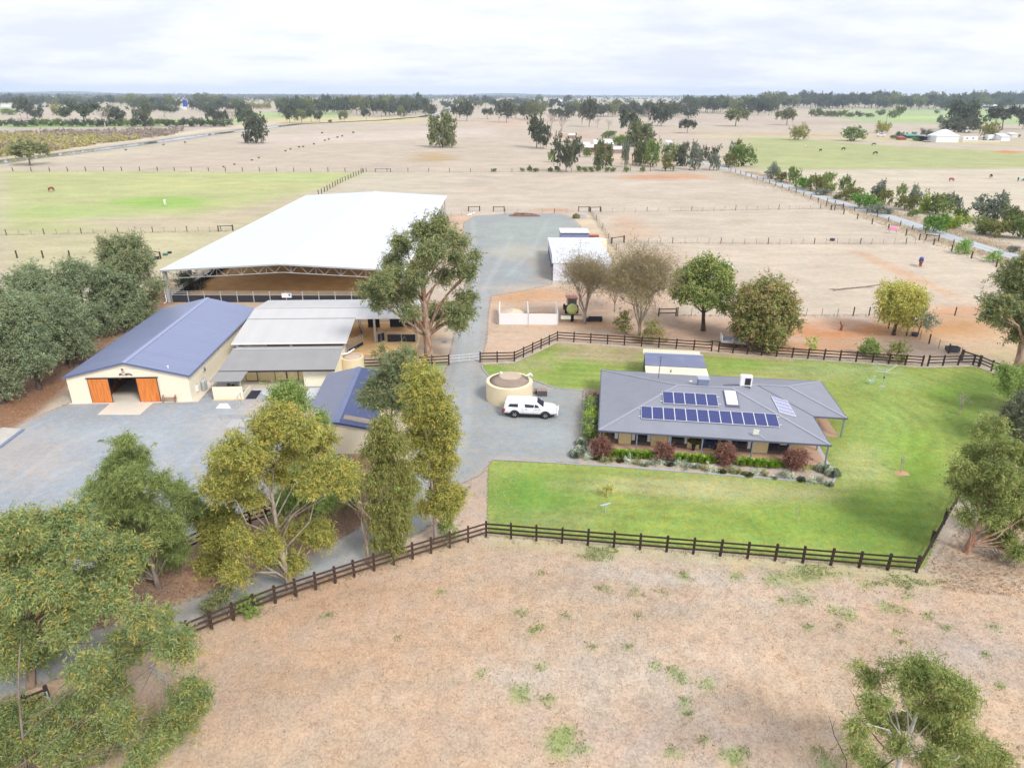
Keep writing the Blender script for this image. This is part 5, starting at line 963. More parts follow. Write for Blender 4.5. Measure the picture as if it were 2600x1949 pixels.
def world_tree(name, label, base, lobes, palette, n, L_, W_, droop, seed, bk, tr, group=None, cat='tree', flat=.85, bend=.12, split=None, per=14, spread=1.5, crown='crown', leafm=None, shell=.42):
    base = Vector(base); rel = [(l[0]-base.x, l[1]-base.y, l[2]-base.z, l[3]) for l in lobes]
    o = empty(name, base, 0, label, cat, group); mb = MB(); limbs(mb, (0, 0, 0), rel, tr, bend, seed, split=split); link('trunk', mb.mesh('trunk', bk, True), o)
    v, f, c = leaf_arrays(rel, n, L_, W_, droop, palette, seed, flat, per, spread, shell)
    link(crown, npmesh(crown, v, f, leafm or M_LEAFN, c), o); return o
def px_lobes(Y0, lst, depth=.6, seed=0, k=1.0):
    r = random.Random(seed); xs = [a[0] for a in lst]; half = (max(xs)-min(xs))/2*mpp(Y0, 4); out = []
    for x, y, rr in lst:
        Y = Y0+r.uniform(-1, 1)*half*depth; p = V(x, y, Y); out.append((p.x, p.y, p.z, rr*mpp(Y, p.z)*k))
    return out
def hero(name, label, bpx, lst, palname, dens, leaf, droop, seed, bk, tr, depth=.6, Y0=None, k=.95, **kw):
    dens = dens*2.6; leaf = (leaf[0]*.82, leaf[1]*.8)
    b = G(*bpx) if Y0 is None else V(bpx[0], bpx[1], Y0); b.z = 0; lo = px_lobes(b.y, lst, depth, seed, k)
    lo = [(x, y, max(z, r_*.55), r_) for x, y, z, r_ in lo]
    n = int(dens*sum(l[3]**2 for l in lo)); return world_tree(name, label, b, lo, PAL[palname], n, leaf[0], leaf[1], droop, seed, bk, tr, **kw)
LT3A = [(24, 1350, 45), (95, 1335, 45), (175, 1318, 50), (215, 1372, 42), (130, 1400, 50), (45, 1420, 52), (300, 1408, 46), (340, 1385, 30), (60, 1490, 56), (150, 1480, 52), (232, 1470, 45), (30, 1580, 60), (110, 1590, 52), (190, 1570, 48), (305, 1450, 38), (90, 1650, 48), (20, 1660, 45), (-60, 1420, 70), (-70, 1560, 70), (270, 1520, 36)]
hero('gum_tree', 'big gum with orange-tipped leaves filling the lower left side', (54, 1752), LT3A, 'gumnew', 3300, (.24, .06), .35, 1, M_REDBARK, .2, .55, bend=.14)
LT3B = [(400, 1600, 52), (316, 1650, 52), (445, 1640, 42), (360, 1560, 35), (256, 1745, 55), (205, 1790, 58), (120, 1835, 62), (300, 1820, 45), (466, 1780, 44), (505, 1770, 25), (455, 1840, 40), (376, 1895, 46), (30, 1880, 66), (180, 1900, 62), (270, 1930, 46), (90, 1940, 60), (420, 1880, 35), (480, 1730, 24), (-60, 1830, 70), (-50, 1930, 80), (230, 1690, 40)]
hero('gum_tree', 'nearest gum in the lower left corner hiding a blue gate', (20, 1900), LT3B, 'gumnew', 3300, (.20, .05), .35, 2, M_GREYBARK, .075, .5, Y0=23.0, bend=.3)
LT4 = [(312, 1112, 17), (328, 1140, 26), (300, 1168, 30), (352, 1165, 28), (270, 1205, 34), (330, 1210, 40), (392, 1218, 34), (250, 1250, 36), (310, 1265, 46), (378, 1268, 46), (442, 1240, 30), (465, 1280, 36), (488, 1300, 26), (268, 1310, 42), (340, 1330, 48), (420, 1328, 46), (298, 1368, 40), (370, 1380, 44), (442, 1372, 38), (350, 1420, 34), (420, 1418, 28), (225, 1265, 20), (300, 1430, 30), (280, 1470, 25)]
hero('she_oak_tree', 'feathery green she-oak in front of the stable yard', (404, 1492), LT4, 'sheoak', 2600, (.30, .035), .75, 3, M_GREYBARK, .17, .7, bend=.06, per=22, spread=1.1)
LT6 = [(716, 993, 28), (752, 993, 25), (732, 1023, 30), (765, 1026, 25), (686, 1040, 18), (805, 1063, 22), (812, 1160, 30), (782, 1189, 42), (828, 1172, 24), (749, 1215, 45), (898, 1249, 35), (832, 1265, 40), (799, 1249, 45), (732, 1265, 40), (700, 1100, 25), (760, 1080, 25), (860, 1210, 36)]
hero('gum_tree', 'dark green tree behind the yellow gum beside the small shed', (805, 1306), LT6, 'green', 1700, (.24, .06), .4, 5, M_GREYBARK, .16, .5)
LT5 = [(716, 1066, 38), (765, 1083, 38), (666, 1083, 38), (600, 1136, 38), (649, 1149, 38), (732, 1136, 36), (799, 1136, 36), (825, 1110, 22), (566, 1182, 38), (616, 1202, 38), (682, 1202, 30), (832, 1199, 36), (872, 1215, 32), (792, 1222, 30), (553, 1242, 34), (600, 1249, 26), (533, 1308, 30), (576, 1308, 28), (550, 1358, 34), (606, 1365, 32), (672, 1375, 32), (716, 1341, 24), (782, 1341, 36), (815, 1358, 28), (533, 1424, 32), (600, 1448, 26), (752, 1421, 26), (686, 1414, 20), (640, 1260, 22), (880, 1190, 20)]
hero('gum_tree', 'yellow-green gum with white forked trunk beside the driveway fence', (746, 1503), LT5, 'gumyel', 2500, (.22, .055), .55, 4, M_GUMBARK, .2, .65, bend=.1, k=1.12)
LT7 = [(972, 965, 36), (945, 992, 30), (990, 998, 36), (928, 1008, 20), (968, 1022, 28), (1004, 968, 34), (995, 928, 30), (1010, 1030, 32), (1018, 900, 22), (1034, 932, 26)]
hero('gum_tree', 'reddish olive tree overhanging the small blue shed roof', (985, 1262), LT7, 'wattlered', 2300, (.22, .055), .3, 6, M_REDBARK, .15, .5, k=.85)
LT9 = [(978, 1063, 24), (981, 1099, 32), (964, 1136, 32), (1004, 1122, 30), (981, 1176, 38), (1018, 1182, 28), (958, 1215, 30), (998, 1229, 36), (1031, 1232, 26), (971, 1275, 34), (1014, 1282, 30), (958, 1322, 24), (991, 1332, 30), (1024, 1322, 22), (998, 1375, 24), (958, 1375, 14)]
hero('weeping_tree', 'drooping olive green tree in front of the small shed', (1002, 1412), LT9, 'olivegrn', 2600, (.26, .05), 1.3, 7, M_GREYBARK, .1, .6, per=20, k=1.0)
LT8 = [(1064, 945, 30), (1090, 970, 32), (1057, 990, 34), (1097, 1016, 36), (1130, 1043, 30), (1064, 1050, 34), (1104, 1083, 38), (1140, 1099, 26), (1071, 1116, 34), (1120, 1136, 34), (1140, 1176, 26), (1097, 1189, 28), (1071, 1176, 24), (1124, 1225, 28), (1147, 1259, 26), (1114, 1269, 30), (1140, 1288, 22), (1071, 1288, 16)]
hero('gum_tree', 'tall narrow gum with pale trunk beside the driveway bend', (1093, 1376), LT8, 'gumyel', 2300, (.22, .055), .6, 8, M_GUMBARK, .15, .7, k=1.12)
LT2 = [(1070, 588, 30), (1117, 576, 30), (1158, 600, 26), (1022, 623, 28), (1093, 635, 30), (1163, 658, 26), (1000, 670, 28), (1058, 693, 30), (1128, 700, 22), (1190, 690, 24), (975, 717, 27), (1034, 740, 28), (1180, 752, 26), (1158, 811, 28), (1105, 787, 22), (940, 735, 24), (965, 770, 20), (1040, 790, 22), (1010, 690, 24), (1185, 790, 18), (1080, 660, 26), (1205, 650, 15), (1150, 780, 18), (1000, 755, 20)]
hero('gum_tree', 'tall lone gum standing in front of the arena corner', (1088, 915), LT2, 'gum', 950, (.36, .10), .55, 9, M_REDBARK, .55, .7, bend=.1, split=3.2)
LT13 = [(2337, 1682, 28), (2311, 1722, 40), (2375, 1709, 46), (2413, 1735, 40), (2204, 1719, 26), (2264, 1687, 18), (2169, 1687, 12), (2232, 1776, 26), (2359, 1766, 46), (2422, 1785, 42), (2454, 1754, 28), (2223, 1823, 26), (2264, 1836, 26), (2185, 1849, 26), (2343, 1823, 34), (2406, 1830, 40), (2280, 1887, 26), (2185, 1909, 26), (2390, 1877, 30), (2454, 1887, 32), (2501, 1899, 36), (2533, 1925, 32), (2375, 1931, 36), (2216, 1944, 26), (2470, 1950, 36)]
hero('gum_tree', 'young green gum with white trunk in the lower right paddock', (2315, 1925), LT13, 'gumgrn', 3400, (.19, .042), .45, 10, bark('white_gum_bark', (.62, .60, .58), (.46, .42, .38)), .15, .6, Y0=21.5, bend=.12, split=3.0)
LT14 = [(2514, 1093, 36), (2547, 1136, 38), (2481, 1149, 36), (2580, 1149, 40), (2447, 1189, 32), (2497, 1202, 42), (2547, 1202, 42), (2590, 1222, 40), (2464, 1249, 36), (2514, 1259, 42), (2563, 1265, 42), (2457, 1308, 26), (2530, 1308, 32), (2580, 1315, 38), (2557, 1365, 28), (2590, 1398, 24), (2530, 1341, 22), (2640, 1180, 50), (2640, 1280, 50), (2430, 1230, 22)]
hero('gum_tree', 'leaning gum at the right edge beside the lawn fence', (2463, 1400), LT14, 'gumgrn', 1700, (.26, .06), .5, 11, M_REDBARK, .2, .6, k=.82)
LT15 = [(2582, 691, 34), (2555, 703, 22), (2570, 732, 18), (2523, 767, 26), (2552, 773, 28), (2582, 762, 34), (2514, 794, 18), (2544, 800, 26), (2573, 803, 30), (2590, 829, 24), (2582, 850, 18), (2597, 726, 30), (2605, 673, 30), (2640, 720, 45), (2640, 800, 45), (2650, 660, 40)]
hero('gum_tree', 'big dark gum leaning in from the right edge by the paddock', (2588, 932), LT15, 'gum', 620, (.38, .11), .5, 12, M_REDBARK, .55, .6)
hero('gum_tree', 'low gum branch overhanging the far lawn fence at right edge', (2610, 1050), [(2556, 950, 26), (2579, 972, 32), (2600, 996, 34), (2630, 960, 45), (2640, 1010, 45), (2560, 985, 20)], 'green', 1200, (.26, .07), .5, 13, M_REDBARK, .2, .5)
hero('dense_shrub', 'dark shrubby tree at the right edge above the leaning gum', (2600, 1125), [(2579, 1057, 36), (2600, 1030, 36), (2570, 1090, 26), (2610, 1085, 38), (2650, 1050, 50)], 'dark', 1300, (.24, .07), .3, 14, M_GREYBARK, .15, .5)
# trees beside the barn
def auto(kind, bpx, top, hw, nl, seed, bot=.15, lean=0, lr=.34, jitter=1.0):
    """lobes filling an egg-shaped crown between the base and py=top, hw photo pixels wide"""
    r = random.Random(seed); b = G(*bpx); Hh = max(V(bpx[0], top, b.y).z, .3); R_ = hw*mpp(b.y, Hh*.5); out = []
    for i in range(nl):
        t = (i+.5)/nl; z = Hh*(bot+(1-bot)*(.1+.82*t)); a = i*2.4+r.uniform(-.5, .5); u = (z/Hh-bot)/(1-bot)
        prof = {'round': math.sin(math.pi*min(max(u*.9+.08, 0), 1))**.6, 'cone': (1-u)**.8+.1, 'umbrella': .45+.6*u if u < .75 else 1.3-.6*u, 'bush': (1-u**2.2)**.6}[kind]
        rr = lr*min(R_, Hh*.6)*r.uniform(.8, 1.25); d = max(R_*prof-rr*.75, 0)*r.uniform(.55, 1.05); out.append((b.x+lean*t+d*math.cos(a), b.y+d*math.sin(a), max(min(z, Hh-rr*.8), rr*.6), rr))
    return b, out, Hh
def stand(name, label, kind, bpx, top, hw, nl, palname, dens, leaf, droop, seed, bk, tr, bot=.15, group=None, cat='tree', lean=0, lr=.34, **kw):
    dens *= 1.8; leaf = (leaf[0]*.82, leaf[1]*.82)
    b, lo, Hh = auto(kind, bpx, top, hw, nl, seed, bot, lean, lr); n = int(dens*sum(l[3]**2 for l in lo))
    return world_tree(name, label, b, lo, PAL[palname], n, leaf[0], leaf[1], droop, seed, bk, tr, group, cat, **kw)
GW = 'dense trees behind the barn'
stand('wattle_tree', 'tallest reddish-flecked tree behind the barn, nearest the arena', 'round', (350, 822), 592, 80, 22, 'wattlered', 560, (.36, .10), .3, 21, M_DARKBARK, .3, .05, GW)
stand('wattle_tree', 'grey-green tree in the row behind the barn, second from the arena', 'round', (318, 842), 668, 66, 16, 'wattle', 620, (.34, .09), .3, 22, M_DARKBARK, .25, .05, GW)
stand('wattle_tree', 'grey-green tree rising in the middle of the row behind the barn', 'round', (235, 860), 650, 70, 16, 'wattle', 620, (.34, .09), .3, 23, M_DARKBARK, .25, .05, GW)
stand('wattle_tree', 'broad grey-green tree at the back of the row left of the barn', 'round', (120, 890), 678, 92, 20, 'wattle', 600, (.34, .09), .3, 24, M_DARKBARK, .3, .05, GW)
stand('wattle_tree', 'grey-green tree with dark leaning trunk close to the barn roof edge', 'round', (183, 932), 735, 80, 20, 'wattle', 640, (.32, .085), .3, 25, M_DARKBARK, .25, .16, GW)
stand('wattle_tree', 'grey-green tree above red litter left of the barn front', 'round', (92, 990), 745, 84, 20, 'wattle', 660, (.30, .085), .3, 26, M_DARKBARK, .25, .15, GW)
stand('wattle_tree', 'grey-green tree at the left edge beside the gravel yard', 'round', (4, 1022), 778, 68, 18, 'wattle', 700, (.30, .08), .3, 27, M_DARKBARK, .25, .05, GW)
stand('wattle_tree', 'grey-green tree half out of frame at the left edge', 'round', (-40, 930), 690, 70, 14, 'wattle', 600, (.32, .09), .3, 28, M_DARKBARK, .25, .05, GW)
stand('dense_shrub', 'dark green bush seen through the near corner of the arena', 'bush', (478, 735), 690, 34, 9, 'dark', 420, (.4, .14), .3, 29, M_DARKBARK, .12, .02, None, 'shrub')
# garden-side trees
def bare(name, label, bpx, top, hw, seed, bk, tr, n_main=7, leaves=None, cat='tree', levels=3):
    r = random.Random(seed); b = G(*bpx); Hh = V(bpx[0], top, b.y).z; R_ = hw*mpp(b.y, Hh*.5); mb = MB(); tips = []
    def grow(p, d, L_, rd, lv):
        q = p+d*L_*.5+Vector((r.gauss(0, .06), r.gauss(0, .06), r.gauss(0, .04)))*L_; e = q+(d+Vector((r.gauss(0, .2), r.gauss(0, .2), .12))).normalized()*L_*.5
        mb.tube([p, q, e], [rd, rd*.75, rd*.45], 5 if lv > 1 else 3, False); tips.append(e)
        if lv <= 0: return
        for _ in range(r.choice((3, 4))):
            dd = (d+Vector((r.gauss(0, .55), r.gauss(0, .55), r.gauss(.15, .3)))).normalized(); grow(q.lerp(e, r.random()), dd, L_*r.uniform(.5, .78), rd*.5, lv-1)
    fz = Hh*.22; mb.tube([(0, 0, -.1), (0, 0, fz*.5), (0, 0, fz)], [tr*1.3, tr, tr*.85], 7, False)
    for i in range(n_main):
        a = 2*math.pi*i/n_main+r.uniform(-.3, .3); tl = r.uniform(.25, 1.0); d = Vector((math.cos(a)*R_*tl, math.sin(a)*R_*tl, (Hh-fz)*r.uniform(.8, 1.0))); grow(Vector((0, 0, fz*r.uniform(.6, 1))), d.normalized(), d.length*.55, tr*.5, levels)
    o = empty(name, b, 0, label, cat); link('trunk', mb.mesh('trunk', bk, True), o)
    if leaves:
        pn, n, ls, f0, f1 = leaves; tp = [t_ for t_ in tips if f0*Hh <= t_.z <= f1*Hh] or tips; lo = [(t_.x, t_.y, t_.z, .05*Hh) for t_ in tp]
        v, f, c = leaf_arrays(lo, n, ls, ls*.4 if pn != 'twig' else .035, .3 if pn != 'twig' else -.4, PAL[pn], seed, 1, 6, sub_=0); link('crown', npmesh('crown', v, f, M_LEAFN, c), o)
    return o
M_TWIG = bark('grey_twig_bark', (.40, .34, .30), (.30, .26, .20))
bare('bare_tree', 'bare upright winter tree beside the red tractor', (1484, 822), 662, 62, 31, M_TWIG, .2, 8, ('twig', 13000, .5, .25, 1.2), levels=4)
bare('bare_tree', 'bare purplish-grey tree with yellow leaves low down behind the fence', (1622, 858), 668, 78, 32, M_TWIG, .2, 10, ('twig', 22000, .55, .25, 1.2), levels=4)
bare('bare_tree', 'thin bare tree between the white shed and purplish tree', (1560, 790), 690, 40, 33, M_TWIG, .1, 6, ('twig', 6000, .5, .25, 1.2), levels=4)
hero('leafy_tree', 'round green tree with dark forked trunk behind the back lawn', (1783, 838), [(1800, 668, 22), (1765, 682, 24), (1830, 680, 22), (1735, 705, 24), (1780, 705, 26), (1835, 712, 26), (1720, 730, 22), (1755, 735, 22), (1800, 735, 24), (1848, 740, 20), (1740, 752, 16), (1815, 765, 20), (1775, 760, 14), (1835, 775, 14)], 'gumgrn', 560, (.34, .16), .2, 34, M_DARKBARK, .3, .75, bend=.08)
stand('shrub', 'yellow-green low growth at the foot of the purplish bare tree', 'bush', (1655, 868), 815, 40, 9, 'autumn', 420, (.26, .1), .2, 134, M_TWIG, .05, .02, None, 'shrub')
stand('shrub', 'olive low growth between the bare trees behind the fence', 'bush', (1582, 848), 790, 28, 8, 'olivegrn', 420, (.26, .1), .2, 135, M_TWIG, .05, .02, None, 'shrub')
stand('leafy_tree', 'brown and green autumn tree leaning over the parked trailer', 'round', (1925, 878), 712, 88, 30, 'autumn', 420, (.34, .15), .3, 35, M_GREYBARK, .25, .02, None)
stand('willow_tree', 'yellow willow with dark low branches beyond the far lawn', 'umbrella', (2272, 850), 722, 74, 20, 'willow', 420, (.36, .10), .6, 36, M_DARKBARK, .25, .32, None)
stand('leafy_tree', 'grey-blue leaning branch crown beside the yellow willow', 'round', (2330, 850), 785, 36, 9, 'grey', 330, (.3, .09), .5, 37, M_DARKBARK, .08, .35, None)
stand('shrub', 'rounded green shrub just behind the far lawn fence', 'bush', (2205, 905), 860, 32, 9, 'green', 800, (.22, .10), .2, 38, M_GREYBARK, .06, .02, None, 'shrub')
stand('shrub', 'looser green shrub behind the far lawn fence under the willow', 'bush', (2272, 918), 868, 34, 9, 'olivegrn', 600, (.24, .08), .2, 39, M_GREYBARK, .06, .02, None, 'shrub')
stand('sapling', 'small bright sapling just behind the back lawn fence', 'round', (2058, 897), 856, 17, 6, 'lime', 500, (.2, .09), .2, 40, M_GREYBARK, .03, .3, None, 'sapling')
bare('bare_tree', 'slender bare tree by the driveway fence with upswept branches', (936, 1433), 1120, 42, 41, bark('pinkish_bark', (.42, .33, .27), (.30, .22, .18)), .09, 5, ('green', 260, .16, .0, .3), levels=2)
stand('shrub', 'leafy green shrub at the fence beside the tall narrow gum', 'bush', (1136, 1370), 1308, 34, 8, 'green', 1500, (.17, .06), .4, 42, M_GREYBARK, .05, .02, None, 'shrub')
stand('shrub', 'bright rounded shrub beside the drive-side fence', 'bush', (632, 1555), 1512, 42, 9, 'green', 1600, (.14, .06), .2, 43, M_GREYBARK, .05, .02, None, 'shrub')
hero('young_gum', 'spindly young gum by the fence left of the rounded shrub', (584, 1567), [(545, 1530, 20), (560, 1515, 16), (530, 1540, 14), (572, 1505, 12)], 'gum', 2600, (.16, .05), .5, 44, M_GUMBARK, .05, .5)
stand('shrub', 'pink-tinged flowering shrub behind the fence left of the lone gum', 'round', (973, 935), 872, 24, 8, 'gum', 900, (.2, .08), .2, 45, M_REDBARK, .05, .1, None, 'shrub')
stand('shrub', 'pink-tinged flowering shrub behind the fence next to the lone gum', 'round', (1040, 932), 882, 24, 8, 'gum', 900, (.2, .08), .2, 46, M_REDBARK, .05, .1, None, 'shrub')
# saplings on the lawn
bare('sapling', 'pale leafless sapling on the lawn near the far corner', (2435, 1052), 985, 22, 51, M_GUMBARK, .06, 6, ('autumn', 40, .14, .75, 1.2), cat='sapling', levels=2); bare('sapling', 'pale leafless sapling in a ring of bare soil', (2287, 1198), 1148, 14, 52, M_GUMBARK, .05, 4, None, cat='sapling', levels=2)
bare('sapling', 'thin staked sapling on the lower front lawn', (2022, 1322), 1280, 10, 53, M_GUMBARK, .03, 3, None, cat='sapling', levels=2); bare('sapling', 'small golden-leaved sapling on the front lawn', (1542, 1262), 1232, 11, 54, M_GREYBARK, .03, 5, ('willow', 420, .14, .3, 1.2), cat='sapling', levels=2)
bare('sapling', 'thin pale sapling on the back lawn beside the curving fence', (1529, 898), 858, 7, 55, M_GUMBARK, .04, 3, None, cat='sapling', levels=2); bare('sapling', 'thin pale sapling behind the cream tank', (1276, 938), 915, 8, 56, M_GUMBARK, .03, 3, None, cat='sapling', levels=2)
r_ = tag(heap('mulch_ring', 1.2, .9, .08, plain('orange_soil', (.48, .28, .17), .97, .2, 3.0), None, G(2290, 1201), 3), 'ring of orange soil round a leafless sapling', 'soil ring')
# ------------------------------------------------------------------ garden round the house
HL = lambda x, y: (HM @ Vector((x, y, 0)))
def plant(name, label, p, R_, Hh, palname, n, leaf, droop, seed, cat='shrub', group=None, up=False, nl=7, stem=None):
    r = random.Random(seed); o = empty(name, p, r.uniform(0, 6), label, cat, group)
    if up:      # strappy clump: blades arching from the crown
        n = int(n*.6); q = np.random.default_rng(seed); a = q.uniform(0, 2*math.pi, n); rr = q.uniform(.15, 1, n)**.6; L_ = Hh*q.uniform(.7, 1.15, n); b = np.stack([np.cos(a)*rr*R_*.25, np.sin(a)*rr*R_*.25, np.zeros(n)], 1)
        mid = b+np.stack([np.cos(a)*rr*R_*.55, np.sin(a)*rr*R_*.55, L_*.8], 1); tip = b+np.stack([np.cos(a)*rr*R_*1.15, np.sin(a)*rr*R_*1.15, L_*(.95-.65*rr)], 1); s_ = np.stack([-np.sin(a), np.cos(a), np.zeros(n)], 1)*leaf[1]*.9
        v = np.stack([b-s_*.6, b+s_*.6, mid+s_, tip, mid-s_], 1).reshape(-1, 3); f = np.arange(5*n).reshape(n, 5); P2 = PAL[palname]; c = np.repeat(P2[q.integers(0, len(P2), n)]*q.uniform(1.0, 1.7, n)[:, None]*(1.5 if palname == 'silver' else 1.0), 5, 0)
        link('blades', npmesh('blades', v, f, M_LEAFN, c), o); return o
    lo = [(R_*.5*math.cos(i*2.4)*r.uniform(.3, 1.1), R_*.5*math.sin(i*2.4)*r.uniform(.3, 1.1), Hh*(.28+.5*i/nl), R_*.52) for i in range(nl)]
    v, f, c = leaf_arrays(lo, n, leaf[0], leaf[1], droop, PAL[palname], seed, .9, 10); v[:, 2] = np.maximum(v[:, 2], .02); link('foliage', npmesh('foliage', v, f, M_LEAFN, c), o)
    mb = MB()
    for l in lo[:5]: mb.tube([(0, 0, 0), (l[0]*.4, l[1]*.4, l[2]*.5), l[:3]], [.04, .03, .015], 4, False)
    link('stem', mb.mesh('stem', stem or M_DARKBARK, True), o); return o
for i, (x, y, R_, h_, w) in enumerate(((.3, -1.0, 1.0, 1.9, 'at the driveway corner'), (5.9, -.95, .85, 1.8, 'second from the driveway'), (11.2, -.95, .9, 1.85, 'third from the driveway'), (17.0, -1.0, 1.15, 2.0, 'nearest the lawn end'))):
    plant('burgundy_shrub', 'dark red shrub in front of the verandah, %s' % w, HL(x, y), R_, h_, 'maroon', 7000, (.13, .05), -.1, 60+i, group='dark red shrubs along the verandah')
lx = [1.35+.62*i for i in range(6)]+[6.95+.62*i for i in range(6)]+[12.5+.6*i for i in range(6)]
for i, x in enumerate(lx):
    plant('lime_grass_clump', 'bright lime strappy clump along the verandah edge, %s from the driveway' % ORD[i], HL(x, -.65+.08*math.sin(i*3)), .55, .62, 'limegrass', 420, (.8, .035), 0, 80+i, 'plant', 'lime clumps along the verandah', True)
r = random.Random(5); xs = [-.9+.72*i for i in range(29)]; pn = ['silver', 'silver', 'olivegrn', 'grey', 'gum']
for i, x in enumerate(xs):
    k = pn[(i*7+i//3) % 5]; st_ = i % 3 == 1
    plant('border_plant', '%s border plant, %s along the front bed from the driveway' % ({'silver': 'silvery', 'olivegrn': 'olive', 'grey': 'grey-green', 'gum': 'dull green'}[k], (ORD[i] if i < 20 else 'twenty-'+ORD[i-20])), HL(x, -1.85-.012*x*x*.3+r.uniform(-.25, .25)), r.uniform(.24, .42), r.uniform(.28, .5), k, 420, ((.14, .04) if not st_ else (.5, .03)), .1, 120+i, 'plant', 'low plants along the front garden bed', st_, 4)
hy = [1.2+1.05*i for i in range(9)]; hp = ['green', 'dark', 'green', 'lime', 'green', 'dark', 'green', 'grey', 'maroon']
for i, y in enumerate(hy):
    plant('hedge_shrub', 'shrub %s from the front in the bed left of the house' % ORD[i], HL(-.75+.1*math.sin(i*2), y+.6), .68, 1.7 if i < 7 else 1.1, hp[i], 2600, (.15, .06), .1, 160+i, 'shrub', 'shrubs beside the house end wall')
for i, (x, y) in enumerate(((-1.6, -.7), (-1.9, -1.4), (19.4, -1.0), (20.0, -1.6), (-1.5, .9))): plant('border_plant', ['silvery tussock at the driveway end of the front bed, upper', 'silvery tussock at the driveway end of the front bed, lower', 'pale tussock at the lawn end of the front bed, upper', 'pale tussock at the lawn end of the front bed, lower', 'low grey-green plant at the foot of the hedge bed'][i], HL(x, y), .55, .75, 'silver', 520, (.7, .03), 0, 180+i, 'plant', None, True)
pt = empty('potted_palm', HL(8.62, 1.1), 0, 'potted palm in a black pot against the cream wall', 'potted plant'); MB().lathe([(.13, .09), (.19, .75), (.16, .75), (.14, .68)], 12).build('pot', M_BLACKM, pt)
q = plant('p', None, (0, 0, 0), .5, .95, 'olivegrn', 60, (.5, .06), 0, 190, None, None, True); c = q.children[0]; c.parent = pt; c.name = 'fronds'; c.location = (0, 0, .7); bpy.data.objects.remove(q)
pt = empty('hanging_plant', HL(11.35, 1.2), 0, 'dark leafy pot plant beside the front door panel', 'potted plant'); MB().lathe([(.12, .09), (.16, .5), (.13, .45)], 10).build('pot', M_BLACKM, pt)
q = plant('p', None, (0, 0, 0), .4, 1.1, 'dark', 220, (.2, .08), 0, 191, None, None, False, 4); 
for c in list(q.children): c.parent = pt; c.location = (0, 0, .45)
bpy.data.objects.remove(q)
# ------------------------------------------------------------------ parked ute
M_CARW = plain('white_car_paint', (.84, .85, .88), .22, .02, 1.0, 0, .5); M_TYRE = plain('tyre_rubber', (.025, .025, .03), .85, .1); M_RIM = plain('alloy', (.55, .55, .57), .3, .1, 5, .6)
ut = empty('utility_truck', (0, 0, 0), 0, 'white dual-cab utility truck with canopy parked beside the round tank', 'truck')
ra, rfv = G(1307, 1060), G(1384, 1063); dv = (rfv-ra).normalized(); nv = Vector((-dv.y, dv.x, 0)); ctr = (ra+rfv)/2+nv*.80
ut.location = (ctr.x, ctr.y, 0.02); ut.rotation_euler.z = math.atan2(dv.y, dv.x)
ST_ = [(-2.68, .66, .98, 1.0, .78, .74), (-2.62, .52, 1.06, 1.30, .90, .70), (-2.50, .50, 1.10, 1.74, .925, .70), (-2.2, .48, 1.12, 1.82, .93, .70), (-1.0, .46, 1.12, 1.85, .93, .70), (-.72, .46, 1.12, 1.84, .93, .69), (-.1, .45, 1.12, 1.83, .93, .68), (.45, .45, 1.12, 1.77, .93, .65), (.62, .45, 1.12, 1.70, .93, .64), (1.38, .45, 1.10, 1.17, .93, .78), (1.6, .45, 1.07, 1.14, .93, .78), (2.15, .47, 1.0, 1.07, .92, .74), (2.45, .5, .92, .98, .88, .68), (2.62, .52, .8, .84, .78, .6), (2.66, .55, .7, .74, .7, .55)]
vs, fs = [], []
for x, zb, bl, tp, w, wt_ in ST_:
    half = [(0, zb), (w*.9, zb), (w, zb+.12), (w*1.005, (zb+bl)/2), (w*.985, bl), (wt_+(w-wt_)*.12, tp-.10), (wt_*.93, tp-.02), (wt_*.55, tp+.01), (0, tp+.02)]
    ring = half+[(-y, z) for y, z in half[-2:0:-1]]; vs += [(x, y, z) for y, z in ring]
nr = 16
for i in range(len(ST_)-1):
    for j in range(nr): fs.append((i*nr+j, i*nr+(j+1) % nr, (i+1)*nr+(j+1) % nr, (i+1)*nr+j))
fs.append(tuple(range(nr))[::-1]); fs.append(tuple((len(ST_)-1)*nr+j for j in range(nr)))
link('body', mesh('body', vs, fs, M_CARW, True), ut)
M_CG = glassy('car_glass', (.03, .035, .06), .06)
def side_pt(x, z, s_):
    for a, b in zip(ST_[:-1], ST_[1:]):
        if a[0] <= x <= b[0]:
            t = (x-a[0])/(b[0]-a[0]); q = [a[i]+(b[i]-a[i])*t for i in range(6)]; zt, w, wt_ = q[3]-.10, q[4]*.985, q[5]+(q[4]-q[5])*.12; k = (z-q[2])/(zt-q[2]); return (x, s_*(w+(wt_-w)*k+.012), z)
for s_ in (-1, 1):
    for pts in ([(-2.2, 1.22), (-1.2, 1.2), (-1.2, 1.52), (-2.05, 1.5)], [(-.5, 1.2), (.35, 1.18), (.42, 1.45), (-.55, 1.52)], [(.42, 1.18), (1.12, 1.16), (.95, 1.28), (.6, 1.48), (.48, 1.48)]):
        p = [side_pt(x, z, s_) for x, z in pts]; MB().slab(p, .006, (0, s_, 0)).build('side_window', M_CG, ut)
MB().slab([(1.33, -.70, 1.22), (1.33, .70, 1.22), (.68, .56, 1.69), (.68, -.56, 1.69)], .02, (.5, 0, .8)).build('windscreen', M_CG, ut)
MB().slab([(-2.62, -.5, 1.3), (-2.62, .5, 1.3), (-2.53, .5, 1.62), (-2.53, -.5, 1.62)], .03, (-1, 0, .2)).build('rear_window', M_CG, ut)
whl = MB().lathe([(.22, -.13), (.36, -.13), (.39, -.09), (.39, .09), (.36, .13), (.22, .13)], 24).mesh('tyre', M_TYRE); rim = MB().lathe([(.04, -.10), (.24, -.125), (.24, .0), (.1, .02)], 20)
